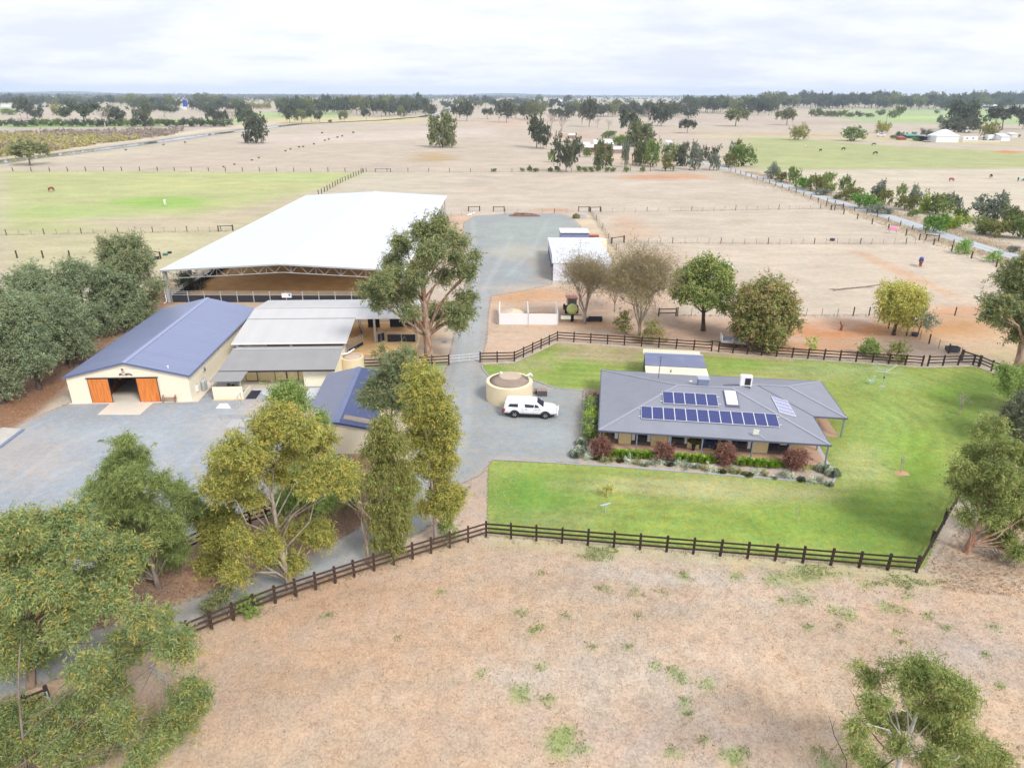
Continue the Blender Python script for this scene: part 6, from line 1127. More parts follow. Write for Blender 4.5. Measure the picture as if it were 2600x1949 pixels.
for k in range(6): a = k*math.pi/3; rim.bar((.05*math.cos(a), .05*math.sin(a), -.13), (.23*math.cos(a), .23*math.sin(a), -.13), .05, .03)
rimm = rim.mesh('rim', M_RIM); arch = MB()
for k in range(12):
    a0, a1 = math.pi*k/12-.05, math.pi*(k+1)/12+.05; arch.bar((.45*math.cos(a0), .45*math.sin(a0), 0), (.45*math.cos(a1), .45*math.sin(a1), 0), .1, .09)
archm = arch.mesh('wheel_arch', M_BLACKM)
for x in (-1.54, 1.54):
    for s_ in (-1, 1):
        w = link('wheel', whl, ut); w.location = (x, s_*.83, .39); w.rotation_euler = (math.pi/2 if s_ < 0 else -math.pi/2, 0, 0)
        w.rotation_euler = (math.radians(90) if s_ == -1 else math.radians(-90), 0, 0); link('rim', rimm, w)
        rimo = w.children[0]; rimo.rotation_euler = (math.pi, 0, 0)
        a = link('wheel_arch', archm, ut); a.location = (x, s_*.92, .40); a.rotation_euler = (math.pi/2, 0, 0)
part('side_step', M_BLACKM, ut, (-.95, .95, -.98, -.88, .36, .43), (-.95, .95, .88, .98, .36, .43)); part('rear_bumper', M_BLACKM, ut, (-2.8, -2.64, -.8, .8, .48, .66)); part('underbody', M_BLACKM, ut, (-2.5, 2.4, -.8, .8, .3, .46))
M_TAIL = plain('tail_lamp_red', (.55, .02, .05), .25); M_HEAD = glassy('head_lamp', (.45, .48, .52), .1)
for s_ in (-1, 1):
    part('tail_light', M_TAIL, ut, (-2.7, -2.5, s_*.88-.06, s_*.88+.06, .72, 1.02)); MB().slab([(2.30, s_*.90, .80), (2.58, s_*.78, .76), (2.56, s_*.76, .88), (2.32, s_*.88, .93)], .02, (.5, s_, .2)).build('headlight', M_HEAD, ut)
    MB().slab([(.95, s_*.94, 1.12), (1.1, s_*.94, 1.12), (1.1, s_*1.12, 1.12), (.97, s_*1.12, 1.12)], .16, (0, 0, 1)).build('wing_mirror', M_CARW, ut)
for s_ in (-1, 1):
    for x in (-.62, .36): part('door_seam', bpy.data.materials.get('seam_grey') or plain('seam_grey', (.45, .46, .5), .5), ut, (x, x+.02, s_*.934-.006, s_*.934+.006, .56, 1.1))
    for x in (-.45, .5): part('door_handle', M_BLACKM, ut, (x, x+.16, s_*.945-.015, s_*.945+.015, .98, 1.02))
mb = MB(); mb.tube([(2.72, -.75, .62), (2.82, -.5, .95), (2.82, .5, .95), (2.72, .75, .62)], .035, 6); mb.bar((2.74, -.85, .58), (2.74, .85, .58), .14, .2); mb.build('bull_bar', M_CARW, ut); part('canopy_seam', plain('seam_grey', (.45, .46, .5), .5), ut, (-.80, -.77, -.95, -.935, .6, 1.1), (-.80, -.77, .935, .95, .6, 1.1)); part('grille', M_BLACKM, ut, (2.655, 2.69, -.45, .45, .62, .72))

# ------------------------------------------------------------------ bench with wagon wheels by the barn
bn = empty('wagon_bench', G(431, 1022), .054, 'weathered bench with wagon wheels beside the orange barn door', 'bench')
for z, y in ((.45, .0), (.45, .15), (.45, .3)): part('seat_slat', M_OLDWOOD, bn, (-.55, .55, y-.06, y+.07, z, z+.04))
for z in (.62, .78, .94): part('back_slat', M_OLDWOOD, bn, (-.55, .55, .40, .44, z, z+.12))
for x in (-.62, .62):
    mb = MB(); n = 18
    for k in range(n): a, b = 2*math.pi*k/n, 2*math.pi*(k+1)/n; mb.bar((x, .2+.38*math.cos(a), .38+.38*math.sin(a)), (x, .2+.38*math.cos(b), .38+.38*math.sin(b)), .05, .05)
    for k in range(8): a = 2*math.pi*k/8; mb.bar((x, .2, .38), (x, .2+.37*math.cos(a), .38+.37*math.sin(a)), .03, .03)
    mb.build('wheel', M_RUST, bn)
# ------------------------------------------------------------------ tractor, sprayer, feeders
tx = empty('red_tractor', G(1449, 792), math.radians(95), 'red tractor parked under the bare tree', 'tractor'); M_TRED = plain('tractor_red', (.48, .07, .06), .5, .2, 3)
bevel(part('bonnet', M_TRED, tx, (.2, 1.9, -.35, .35, .8, 1.45)), .06); part('cab_roof', plain('faded_red', (.42, .17, .15), .6, .2), tx, (-1.3, .4, -.8, .8, 2.3, 2.5)); part('cab_glass', plain('dusty_cab_glass', (.14, .16, .15), .3), tx, (-1.1, .2, -.65, .65, 1.3, 2.28)); part('chassis', M_BLACKM, tx, (-1.1, 1.8, -.3, .3, .5, .8)); part('exhaust', M_BLACKM, tx, (1.0, 1.08, .1, .18, 1.45, 2.4))
def wheel(parent, x, y, r, w, name='wheel'):
    o = link(name, MB().lathe([(r*.5, -w/2), (r*.95, -w/2), (r, -w*.3), (r, w*.3), (r*.95, w/2), (r*.5, w/2)], 20).mesh('wheel', M_TYRE), parent); o.location = (x, y, r); o.rotation_euler = (math.pi/2, 0, 0); link('rim', MB().lathe([(.05, -w*.4), (r*.52, -w*.4), (r*.52, w*.4), (.05, w*.4)], 14).mesh('rim', M_TRED), o)
for s_ in (-1, 1): wheel(tx, -.6, s_*.8, .62, .3); wheel(tx, 1.5, s_*.75, .42, .25)
spq = empty('boom_sprayer', G(1452, 812), 0, 'sprayer with round yellow-green tank beside the bare tree', 'sprayer'); o = link('spray_tank', MB().lathe([(.36, -.7), (.68, -.6), (.78, -.3), (.78, .3), (.68, .6), (.36, .7)], 22).mesh('spray_tank', plain('yellow_green_poly', (.55, .57, .20), .5, .15, 4.0, 0, .3, (.45, .42, .28)), True), spq); o.location = (0, .3, 1.5); o.rotation_euler = (math.radians(70), 0, 0)
part('boom_frame', M_BLACKM, spq, (-1.4, 1.4, -.9, -.8, .75, .85), (-1.4, 1.4, -.9, -.8, 1.0, 1.05), (-.1, .1, -.8, .6, .5, .7)); 
for s_ in (-1, 1): wheel(spq, s_*.05, s_*.7, .38, .2)
for i, (x, mt, lab) in enumerate(((1436, plain('pale_green_trough', (.72, .74, .60), .6, .08), 'pale green raised feed trough next to the storage bay'), (1469, plain('tan_trough', (.74, .62, .44), .6, .08), 'tan raised feed trough next to the bare tree'))):
    f = empty('feed_trough', G(x, 818), 0, lab, 'trough', 'raised troughs under the sprayer boom'); mb = MB(); mb.slab([(-.7, -.3, .55), (.7, -.3, .55), (.7, -.22, .95), (-.7, -.22, .95)], .04, (0, 1, 0)); mb.box(-.7, .7, -.26, .2, .52, .56); mb.box(-.7, -.66, -.22, .2, .56, .95); mb.box(.66, .7, -.22, .2, .56, .95); mb.box(-.66, .66, .16, .2, .56, .95); mb.build('tub', mt, f)
    for lx_ in (-.6, .6):
        for ly_ in (-.2, .12): part('leg', M_OLDWOOD, f, (lx_-.04, lx_+.04, ly_-.04, ly_+.04, 0, .519))
part_o = empty('water_trough', G(1511, 815), 0, 'long black water trough on red soil by the bare tree', 'trough'); mb = MB()
for b in ((-1.0, 1.0, -.35, -.28, .15, .6), (-1.0, 1.0, .28, .35, .15, .6), (-1.0, -.93, -.28, .28, .15, .6), (.93, 1.0, -.28, .28, .15, .6), (-.93, .93, -.28, .28, .15, .3)): mb.box(*b)
mb.build('shell', M_RUBBER, part_o); part('legs', M_BLACKM, part_o, (-.9, -.8, -.3, .3, 0, .15), (.8, .9, -.3, .3, 0, .15))
bk = empty('feed_tub', G(1491, 815), 0, 'round dark tub at the foot of the bare tree', 'tub'); MB().lathe([(.3, 0), (.38, .38), (.33, .38), (.27, .06)], 16).build('shell', plain('navy_tub', (.07, .08, .12), .6), bk); MB().tube([(-.36, 0, .38), (0, 0, .6), (.36, 0, .38)], .015, 5).build('handle', M_GALV, bk)
# ------------------------------------------------------------------ box trailer beside the autumn tree
tl = empty('box_trailer', G(1862, 878), HA, 'grey flat box trailer under the brown and green tree', 'trailer'); part('tray', plain('trailer_steel', (.42, .43, .47), .5, .15, 2), tl, (-1.6, 1.6, -.9, .9, .55, .62))
for b in ((-1.6, 1.6, -.95, -.905, .55, .95), (-1.6, 1.6, .905, .95, .55, .95), (-1.65, -1.605, -.9, .9, .55, 1.5), (1.605, 1.65, -.9, .9, .55, .95)): part('side_board', M_WHITE if b[0] < -1.62 else bpy.data.materials['trailer_steel'], tl, b)
for s_ in (-1, 1): wheel(tl, 0, s_*1.05, .33, .2)
part('tail_lamp', M_TAIL, tl, (1.55, 1.68, -1.0, -.96, .5, .6)); part('drawbar', M_BLACKM, tl, (-3.0, -1.66, -.05, .05, .45, .53))
sh2 = empty('horse_shelter', G(1905, 862), HA, 'small dark timber shelter hidden under the brown and green tree', 'shelter'); part('side_wall', M_OLDWOOD, sh2, (-1.9, -1.8, -1.2, 1.2, 0, 2.1)); part('back_wall', M_OLDWOOD, sh2, (-1.8, 1.8, 1.1, 1.2, 0, 2.1)); part('roof_sheet', M_GREYROOF2, sh2, (-2.0, 2.0, -1.3, 1.3, 2.15, 2.2)); part('post', M_BLACKM, sh2, (1.7, 1.8, -1.2, -1.1, 0, 2.14))
tin = empty('tin_shelter', G(1818, 700), math.radians(4), 'pale blue tin shelter roof showing behind the round green tree', 'shelter'); MB().slab([(-2.6, -1.5, 1.75), (2.6, -1.5, 1.75), (2.6, 1.5, 2.1), (-2.6, 1.5, 2.1)], .05).build('roof_sheet', corrugated('pale_blue_tin', (.58, .66, .72), 0, .2, .1, .4), tin)
for x, y in ((-2.4, -1.3), (2.4, -1.3), (-2.4, 1.3), (2.4, 1.3)): part('post', M_GREYP, tin, (x-.06, x+.06, y-.06, y+.06, 0, 1.72))
# ------------------------------------------------------------------ clothes hoist, chair, troughs, bits
ch = empty('clothes_hoist', G(2240, 980), .3, 'rotary clothes hoist on the far lawn', 'clothes hoist'); MB().tube([(0, 0, 0), (0, 0, 2.05)], .045, 8).build('mast', M_GALV, ch); tipz = 2.15; tps = [Vector((1.9*math.cos(a), 1.9*math.sin(a), tipz)) for a in (.2, .2+math.pi/2, .2+math.pi, .2+1.5*math.pi)]
for t_ in tps: MB().tube([(0, 0, 1.7), t_], .03, 5).build('arm', M_GALV, ch)
for f in (.35, .6, .85, 1.0):
    mb = MB(); 
    for i in range(4): a, b = Vector((0, 0, 1.7)).lerp(tps[i], f), Vector((0, 0, 1.7)).lerp(tps[(i+1) % 4], f); mb.tube([a, b], .01, 4)
    mb.build('line_wire', M_GALV, ch)
MB().lathe([(.25, 0), (.22, .05)], 14).build('footing', M_CONCG, ch); MB().lathe([(.08, .95), (.08, 1.15)], 8).build('winder', M_BLACKM, ch)
cr = empty('garden_chair', G(2209, 975), math.radians(200), 'pale mint plastic chair on the far lawn', 'chair'); M_MINT = plain('mint_plastic', (.52, .68, .58), .5, .05)
part('seat', M_MINT, cr, (-.24, .24, -.24, .24, .40, .44)); mb = MB(); mb.bar((-.22, .24, .42), (-.22, .38, 1.1), .05); mb.bar((.22, .24, .42), (.22, .38, 1.1), .05); mb.bar((-.22, .38, 1.1), (.22, .38, 1.1), .06); mb.bar((0, .26, .44), (0, .36, 1.06), .06); mb.build('backrest', M_MINT, cr)
for x in (-.21, .21):
    for y in (-.2, .22): part('leg', M_MINT, cr, (x-.025, x+.025, y-.025, y+.025, 0, .399))
    part('armrest', M_MINT, cr, (x-.03, x+.03, -.2, .24, .62, .65))
def tub(loc, r, h, lab, mat, cat='tub'):
    o = empty('stock_tub', loc, 0, lab, cat); MB().lathe([(r*.85, 0), (r, h), (r*.9, h), (r*.78, .06)], 18).build('shell', mat, o); MB().lathe([(r*1.0, h), (r*1.06, h+.03), (r*.9, h+.03)], 18).build('lip', mat, o)
tub(G(398, 658), .5, .45, 'black tub beside the timber gate frame near the arena', M_RUBBER); tub(G(420, 648), .5, .35, 'green tub on the grass left of the arena', plain('green_poly', (.05, .20, .16), .5)); tub(G(431, 643), .42, .3, 'grey tyre tub on the grass farthest from the arena trees', M_RUBBER)
tub(G(2113, 611), .55, .45, 'dark tub by the wire fence in the pale paddock', M_RUBBER); tub(G(2322, 853), .45, .4, 'small dark tub under the yellow willow fence', M_RUBBER)
wt2 = empty('stock_trough', G(2417, 892), -.05, 'dark oblong trough beside the far lawn corner fence', 'trough'); mb = MB()
for b in ((-.75, .75, -.4, -.33, .1, .65), (-.75, .75, .33, .4, .1, .65), (-.75, -.68, -.33, .33, .1, .65), (.68, .75, -.33, .33, .1, .65), (-.68, .68, -.33, .33, .1, .25)): mb.box(*b)
mb.build('shell', plain('dark_trough', (.06, .07, .09), .6), wt2); part('legs', M_BLACKM, wt2, (-.6, -.5, -.3, .3, 0, .1), (.5, .6, -.3, .3, 0, .1))
pit = empty('drain_grate', G(1128, 868), 0, 'small blue-grey drain cover on the dirt beside the lone gum', 'drain'); part('cover', plain('grate_steel', (.22, .25, .33), .6), pit, (-.3, .3, -.25, .25, .02, .09)); part('surround', M_CONCG, pit, (-.36, .36, -.31, .31, 0, .05))
sl = [G(x, y) for x, y in ((549, 1037), (586, 1036.5), (578, 1025.5), (559, 1026))]
tag(MB().slab([(p.x, p.y, .09) for p in sl], .08).build('white_slab', M_WHITE), 'small white slab on the gravel by the low cream wall', 'slab')
sl = [G(x, y) for x, y in ((571, 1086), (640, 1085), (650, 1064), (590, 1065))]
tag(MB().slab([(p.x, p.y, .06) for p in sl], .05).build('concrete_pad', M_CONCG), 'grey concrete pad below the hitching rail', 'pad')
sl = [G(x, y) for x, y in ((640, 989), (832, 984), (826, 1010), (700, 1016))]
tag(MB().slab([(p.x, p.y, .025) for p in sl], .02).build('wash_bay_slab', plain('pale_blue_concrete', (.60, .62, .66), .8, .08)), kind='structure')
sl = [G(x, y) for x, y in ((0, 1137), (61, 1090), (10, 1086), (-60, 1100))]
g = empty('weighbridge', sl[0], 0, 'flat timber and steel loading pad at the left yard edge', 'loading pad'); rel = [p-sl[0] for p in sl]
MB().slab([(p.x, p.y, .06) for p in rel], .05).build('deck', plain('worn_deck', (.50, .48, .44), .9, .25, 2.0), g); MB().bar((rel[0].x, rel[0].y-.1, .07), (rel[1].x, rel[1].y-.1, .07), .3, .1).build('edge_beam', plain('steel_blue_beam', (.20, .24, .36), .6, .2), g)
db = tag(heap('dung_heap', .6, .5, .12, plain('dung', (.16, .14, .11), .95, .3), None, G(256, 1119)), 'small dark heap on the gravel yard', 'dung heap')
bt = empty('bird_table', G(1536, 1302), .4, 'small grey T-shaped stand on the front lawn', 'stand'); part('post', M_GALV, bt, (-.04, .04, -.04, .04, 0, .75)); part('crossbar', M_GALV, bt, (-.45, .45, -.08, .08, .75, .81))
wp = empty('fallen_pipe', G(1196, 546), math.radians(70), 'white pipe lying on orange soil near the back gate', 'pipe'); MB().tube([(-2.2, 0, .25), (2.2, 0, .25)], .22, 10).build('tube', M_WHITE, wp); MB().lathe([(.3, -.1), (.3, .1)], 10, (0, 0, 0)).build('collar', M_WHITE, wp)
sc = empty('scrap_heap', G(1332, 548), 0, 'heap of rusty and grey scrap at the back of the gravel yard', 'scrap heap'); r_ = random.Random(9)
heap('mound', 8.5, 3.0, .8, plain('scrap_brown', (.22, .12, .10), .95, .4, 1.0), sc, (0, 0, 0), 5)
for i in range(16): MB().bar((r_.uniform(-3.5, 3.5), r_.uniform(-1.2, .6), r_.uniform(.3, .8)), (r_.uniform(-3.5, 3.5), r_.uniform(-1.2, .6), r_.uniform(.2, .9)), .22, .08).build('scrap_piece', (M_GALV, M_RUST, M_OLDWOOD)[i % 3], sc)
dm = empty('old_drum', G(1463, 554), 0, 'dark rusty drum beside grey box at the gravel edge', 'drum'); MB().lathe([(.9, 0), (1.0, .3), (.9, .9), (.4, 1.1)], 14).build('body', plain('dark_rust', (.12, .12, .06), .9, .3), dm); MB().lathe([(.35, 1.1), (.35, 1.2)], 10).build('bung', M_RUST, dm)
gb = empty('grey_crate', G(1478, 553), 0, 'grey crate beside the old drum at the gravel edge', 'crate'); part('body', M_GALV, gb, (-1.0, 1.0, -.6, .6, 0, .85)); part('lid', M_CONCG, gb, (-1.05, 1.05, -.65, .65, .85, .92))
st = empty('soil_stump', G(2135, 838), 0, 'dead stump in the middle of the circular red track', 'stump'); mb = MB(); mb.tube([(0, 0, 0), (.05, 0, .5), (-.3, .1, 1.3)], [.2, .14, .05], 6); mb.tube([(.05, 0, .4), (.3, 0, .8)], [.08, .03], 5); mb.build('stem', M_RUST, st)
fb = empty('fallen_branch', G(2195, 730), .25, 'long pale fallen branch on the paddock', 'branch'); mb = MB(); mb.tube([(-6.5, -.5, .08), (-4, -.2, .15), (0, .1, .12), (4, .8, .15), (7, 1.6, .08)], [.12, .12, .1, .07, .03], 5); mb.tube([(0, .1, .1), (1.5, -.6, .1)], [.07, .03], 4); mb.tube([(-5, -.3, .1), (-6.8, .3, .1)], [.1, .04], 4); mb.build('limb', M_GREYBARK, fb)
fb = empty('fallen_branch', G(355, 1832), .3, 'pale fallen branch on dirt behind the foreground leaves', 'branch'); mb = MB(); mb.tube([(-1.2, 0, .06), (-.3, .05, .08), (.6, .25, .06), (1.5, .2, .05)], [.06, .055, .045, .02], 5); mb.build('limb', M_GUMBARK, fb)
for i, (x, y, w) in enumerate(((2520, 1410, 'pale'), )):
    fb = empty('bark_litter', G(x, y), .5, 'pale shed bark on the ground below the leaning gum', 'bark'); mb = MB()
    for k in range(7): a = r_.uniform(0, 3); p0 = Vector((r_.uniform(-.5, .5), r_.uniform(-.4, .4), .04)); mb.bar(p0, p0+Vector((math.cos(a)*.6, math.sin(a)*.6, .03)), .06, .03)
    mb.build('bark_strips', M_GUMBARK, fb)
# dead stems leaning beside the lower right gum
ds_ = empty('dead_sapling', V(2160, 1949, 22.5)*1.0, 0, 'thin dead dark stems rising beside the lower right gum', 'dead stems'); b0 = V(2160, 1949, 22.5); ds_.location = (b0.x, b0.y, 0)
mb = MB(); P0 = lambda x, y, Y: V(x, y, Y)-Vector((b0.x, b0.y, 0)); mb.tube([Vector((0, 0, 0)), P0(2150, 1930, 22.4), P0(2118, 1865, 22.6), P0(2112, 1840, 22.6), P0(2104, 1815, 22.6)], [.035, .03, .02, .014, .006], 5); mb.tube([P0(2112, 1850, 22.6), P0(2125, 1815, 22.4)], [.012, .005], 4)
mb.tube([Vector((.8, .1, 0)), P0(2270, 1925, 22.0), P0(2230, 1880, 22.1), P0(2190, 1830, 22.2), P0(2170, 1770, 22.3), P0(2155, 1745, 22.3)], [.045, .04, .03, .022, .012, .005], 5); mb.build('stems', M_DARKBARK, ds_)

# ------------------------------------------------------------------ horses and cattle
def skinned(name, nodes, edges, mat, root=0, lv=1):
    me = bpy.data.meshes.new(name); me.from_pydata([n[0] for n in nodes], edges, []); me.materials.append(mat); return me
HN = [((-.62, 0, 1.15), .27), ((-.2, 0, 1.13), .28), ((.25, 0, 1.15), .27), ((.55, 0, 1.22), .24),   # 0..3 trunk
      ((.85, 0, 1.05), .15), ((1.05, 0, .62), .12), ((1.08, 0, .38), .10), ((1.22, 0, .12), .065),     # 4..7 grazing neck, head, muzzle
      ((-.72, .17, .85), .15), ((-.62, .17, .62), .09), ((-.78, .17, .42), .055), ((-.74, .17, .06), .055),
      ((-.72, -.17, .85), .15), ((-.62, -.17, .62), .09), ((-.80, -.17, .42), .055), ((-.82, -.17, .06), .055),
      ((.55, .16, .82), .11), ((.56, .16, .48), .06), ((.55, .16, .06), .055), ((.58, -.16, .82), .11), ((.66, -.16, .48), .06), ((.64, -.16, .06), .055),
      ((-.92, 0, 1.15), .07), ((-1.02, 0, .85), .06), ((-1.0, 0, .5), .03), ((1.0, .06, .74), .035), ((1.0, -.06, .74), .035)]
HE = [(0, 1), (1, 2), (2, 3), (3, 4), (4, 5), (5, 6), (6, 7), (0, 8), (8, 9), (9, 10), (10, 11), (0, 12), (12, 13), (13, 14), (14, 15), (3, 16), (16, 17), (17, 18), (3, 19), (19, 20), (20, 21), (0, 22), (22, 23), (23, 24), (5, 25), (5, 26)]
def animal(name, label, cat, p, rz, col, group=None, scale=1.0, rug=None, fat=1.0):
    o = empty(name, p, rz, label, cat, group); o.scale = (scale,)*3
    me = skinned('body', HN, HE, plain(name+'_coat', col, .7, .15, 3.0)); me.edges; body = link('body', me, o); md = body.modifiers.new('skin', 'SKIN')
    for i, (c_, r_2) in enumerate(HN):
        k = r_2*(fat if i < 4 else 1.0); body.data.skin_vertices[0].data[i].radius = (k, k)
    body.data.skin_vertices[0].data[0].use_root = True; s_ = body.modifiers.new('smooth', 'SUBSURF'); s_.levels = 1; s_.render_levels = 1
    if rug:
        vs, fs = [], []; sec = [(-.85, .30, .80), (-.6, .36, .78), (0, .36, .78), (.5, .34, .80), (.68, .27, .95)]
        for x, r2, zb in sec:
            for k in range(9): a = math.pi*k/8; vs.append((x, math.cos(a)*r2, (1.12+math.sin(a)*r2) if 0 < k < 8 else zb))
        for i in range(4): fs += [(i*9+k, i*9+k+1, (i+1)*9+k+1, (i+1)*9+k) for k in range(8)]
        link('rug', mesh('rug', vs, fs, plain(name+'_rug', rug, .85, .06), True), o)
    return o
animal('horse', 'chestnut horse grazing in the green paddock at left', 'horse', G(131, 487), math.radians(80), (.26, .075, .03), scale=1.15)
animal('horse', 'white horse grazing in the green paddock nearer the arena', 'horse', G(420, 521), math.radians(-70), (.74, .71, .64), scale=1.2)
animal('horse', 'horse wearing a bright pink rug by the roadside fence', 'horse', G(2267, 593), math.radians(-20), (.62, .50, .36), scale=1.15, rug=(.72, .28, .46)); animal('horse', 'horse wearing a blue rug in the pale right paddock', 'horse', G(2336, 676), math.radians(-120), (.20, .06, .04), scale=1.15, rug=(.06, .12, .38))
animal('horse', 'dark horse in a pale green rug at the right edge beyond the road', 'horse', G(2590, 461), math.radians(0), (.03, .03, .035), scale=1.15, rug=(.42, .52, .48)); animal('horse', 'black horse grazing alone in the dry paddock beyond the shrubs', 'horse', G(2515, 452), math.radians(75), (.03, .025, .03), scale=1.1); animal('horse', 'horse in a maroon rug lying low in the dry paddock', 'horse', G(2415, 461), math.radians(5), (.12, .04, .05), scale=.95, rug=(.36, .06, .14))
BC = (.016, .015, .017)
animal('cow', 'black cow grazing in the right-hand green field, nearest the road', 'cow', G(2222, 393), math.radians(185), BC, 'black cattle in the green field', 1.25, fat=1.2); animal('cow', 'black cow in the green field, farthest left of the herd', 'cow', G(2083, 385), math.radians(215), BC, 'black cattle in the green field', 1.1, fat=1.2)
animal('cow', 'black cow in the green field, second from the left', 'cow', G(2141, 382), math.radians(190), BC, 'black cattle in the green field', 1.2, fat=1.2); animal('cow', 'dark brown cow in the green field nearest the sheds', 'cow', G(2218, 370), math.radians(170), (.05, .03, .025), 'black cattle in the green field', 1.2, fat=1.2)
animal('cow', 'pale cream cow in the green field near the round yellow tree', 'cow', G(2045, 375), math.radians(20), (.62, .55, .46), 'cattle in the green field', 1.1, fat=1.2); animal('cow', 'black and white cow beside the big trees behind the white house', 'cow', G(2452, 339), math.radians(20), (.03, .03, .03), None, 1.5, (.6, .6, .6), 1.2)
# ------------------------------------------------------------------ far trees: a few crown shapes shared by many trees
def far_variant(kind, palname, seed, n=1500, L_=.075, W_=.05):
    n = int(n*1.9); L_ *= .85; W_ *= .85
    r = random.Random(seed); lo = []
    if kind == 'gum':
        for i in range(13): a = i*2.4+r.random(); t = r.uniform(.3, 1); lo.append((.62*t*math.cos(a), .62*t*math.sin(a), r.uniform(.38, .82), r.uniform(.24, .36)))
        lo.append((0, 0, .85, .15))
    elif kind == 'umb':
        for i in range(12): a = i*2.4+r.random(); t = r.uniform(.25, 1); lo.append((.72*t*math.cos(a), .72*t*math.sin(a), r.uniform(.62, .86)-.1*t, r.uniform(.15, .22)))
    elif kind == 'round':
        for i in range(14): a = i*2.4+r.random(); z = .22+.62*(i+.5)/14; t = .55*math.sin(math.pi*(z*.85+.1))**.7*r.uniform(.6, 1.1); lo.append((t*math.cos(a), t*math.sin(a), z, .30))
    elif kind == 'cone':
        for i in range(12): a = i*2.4; z = .15+.75*(i+.5)/12; t = .6*(1-z); lo.append((t*math.cos(a), t*math.sin(a), z, .12+.28*(1-z)))
    else:
        for i in range(10): a = i*2.4+r.random(); z = r.uniform(.25, .72); t = r.uniform(.2, .7); lo.append((t*math.cos(a), t*math.sin(a), z, r.uniform(.28, .38)))
    v, f, c = leaf_arrays(lo, n, L_*1.15, W_*1.15, .15, PAL[palname], seed, .8, 8, .9, sub_=4, kcol=1.55); v[:, 2] = np.maximum(v[:, 2], .01)
    mb = MB(); limbs(mb, (0, 0, 0), lo[:7], .035, .1, seed, n=4)
    return npmesh('crown', v, f, M_LEAF, c), mb.mesh('trunk', M_GREYBARK if kind in ('gum', 'umb') else M_DARKBARK, True)
VAR = {'gum': [far_variant('gum', 'dark', 301), far_variant('gum', 'dark', 302), far_variant('gum', 'gum', 303), far_variant('umb', 'dark', 304)], 'umb': [far_variant('umb', 'dark', 305), far_variant('umb', 'gum', 306)],
 'round': [far_variant('round', 'dark', 307, 2200), far_variant('round', 'gum', 308, 2200)], 'dkbush': [far_variant('bush', 'dark', 309, 1300), far_variant('bush', 'sheoak', 310, 1300)], 'bush': [far_variant('bush', 'green', 311, 1500), far_variant('bush', 'sheoak', 312, 1500)],
 'bright': [far_variant('bush', 'bright', 313, 1500)], 'lime': [far_variant('bush', 'lime', 314, 1500)], 'greyb': [far_variant('round', 'grey', 315, 1500), far_variant('bush', 'grey', 316, 1500)], 'olive': [far_variant('bush', 'olivegrn', 317, 1500)],
 'pale': [far_variant('round', 'green', 318, 1300)], 'yel': [far_variant('round', 'yelfar', 319, 1300)], 'cone': [far_variant('cone', 'sheoak', 320, 1500), far_variant('cone', 'dark', 321, 1500)], 'tan': [far_variant('round', 'willow', 322, 1300)], 'tuss': [far_variant('bush', 'autumn', 323, 700, .15, .1)]}
UNITS = ['', 'first', 'second', 'third', 'fourth', 'fifth', 'sixth', 'seventh', 'eighth', 'ninth', 'tenth', 'eleventh', 'twelfth', 'thirteenth', 'fourteenth', 'fifteenth', 'sixteenth', 'seventeenth', 'eighteenth', 'nineteenth']
def ordinal(n):
    if n < 20: return UNITS[n]
    t_, u_ = divmod(n, 10); return ['twentieth', 'thirtieth', 'fortieth', 'fiftieth', 'sixtieth', 'seventieth', 'eightieth'][t_-2] if u_ == 0 else ['twenty', 'thirty', 'forty', 'fifty', 'sixty', 'seventy', 'eighty'][t_-2]+'-'+UNITS[u_]
def row(items, what, name='gum_tree', cat='tree', group=None):
    items = [a for a in items if not (452 < a[1] < 492 and 255 < a[2] < 300)]
    for i, (k, x, y, h, hw) in enumerate(sorted(items, key=lambda a: a[1])): ftree(k, x, y, h, hw, '%s, %s from the left' % (what, ordinal(i+1)), name, cat, group)
rt = random.Random(21)
def ftree(kind, x, y, h, hw, label, name='gum_tree', cat='tree', group=None):
    """base at plan point (x, y); h, hw = height and half width in photo pixels"""
    hw *= 1.18; b = G(x, y); Hh = V(x, y-h, b.y).z; R_ = hw*mpp(b.y, Hh*.5)/.82; cv, tv = VAR[kind][rt.randrange(len(VAR[kind]))]
    o = empty(name, b, rt.uniform(0, 6.28), label, cat, group); o.scale = (R_, R_, Hh/.97); link('trunk', tv, o); link('crown', cv, o); return o
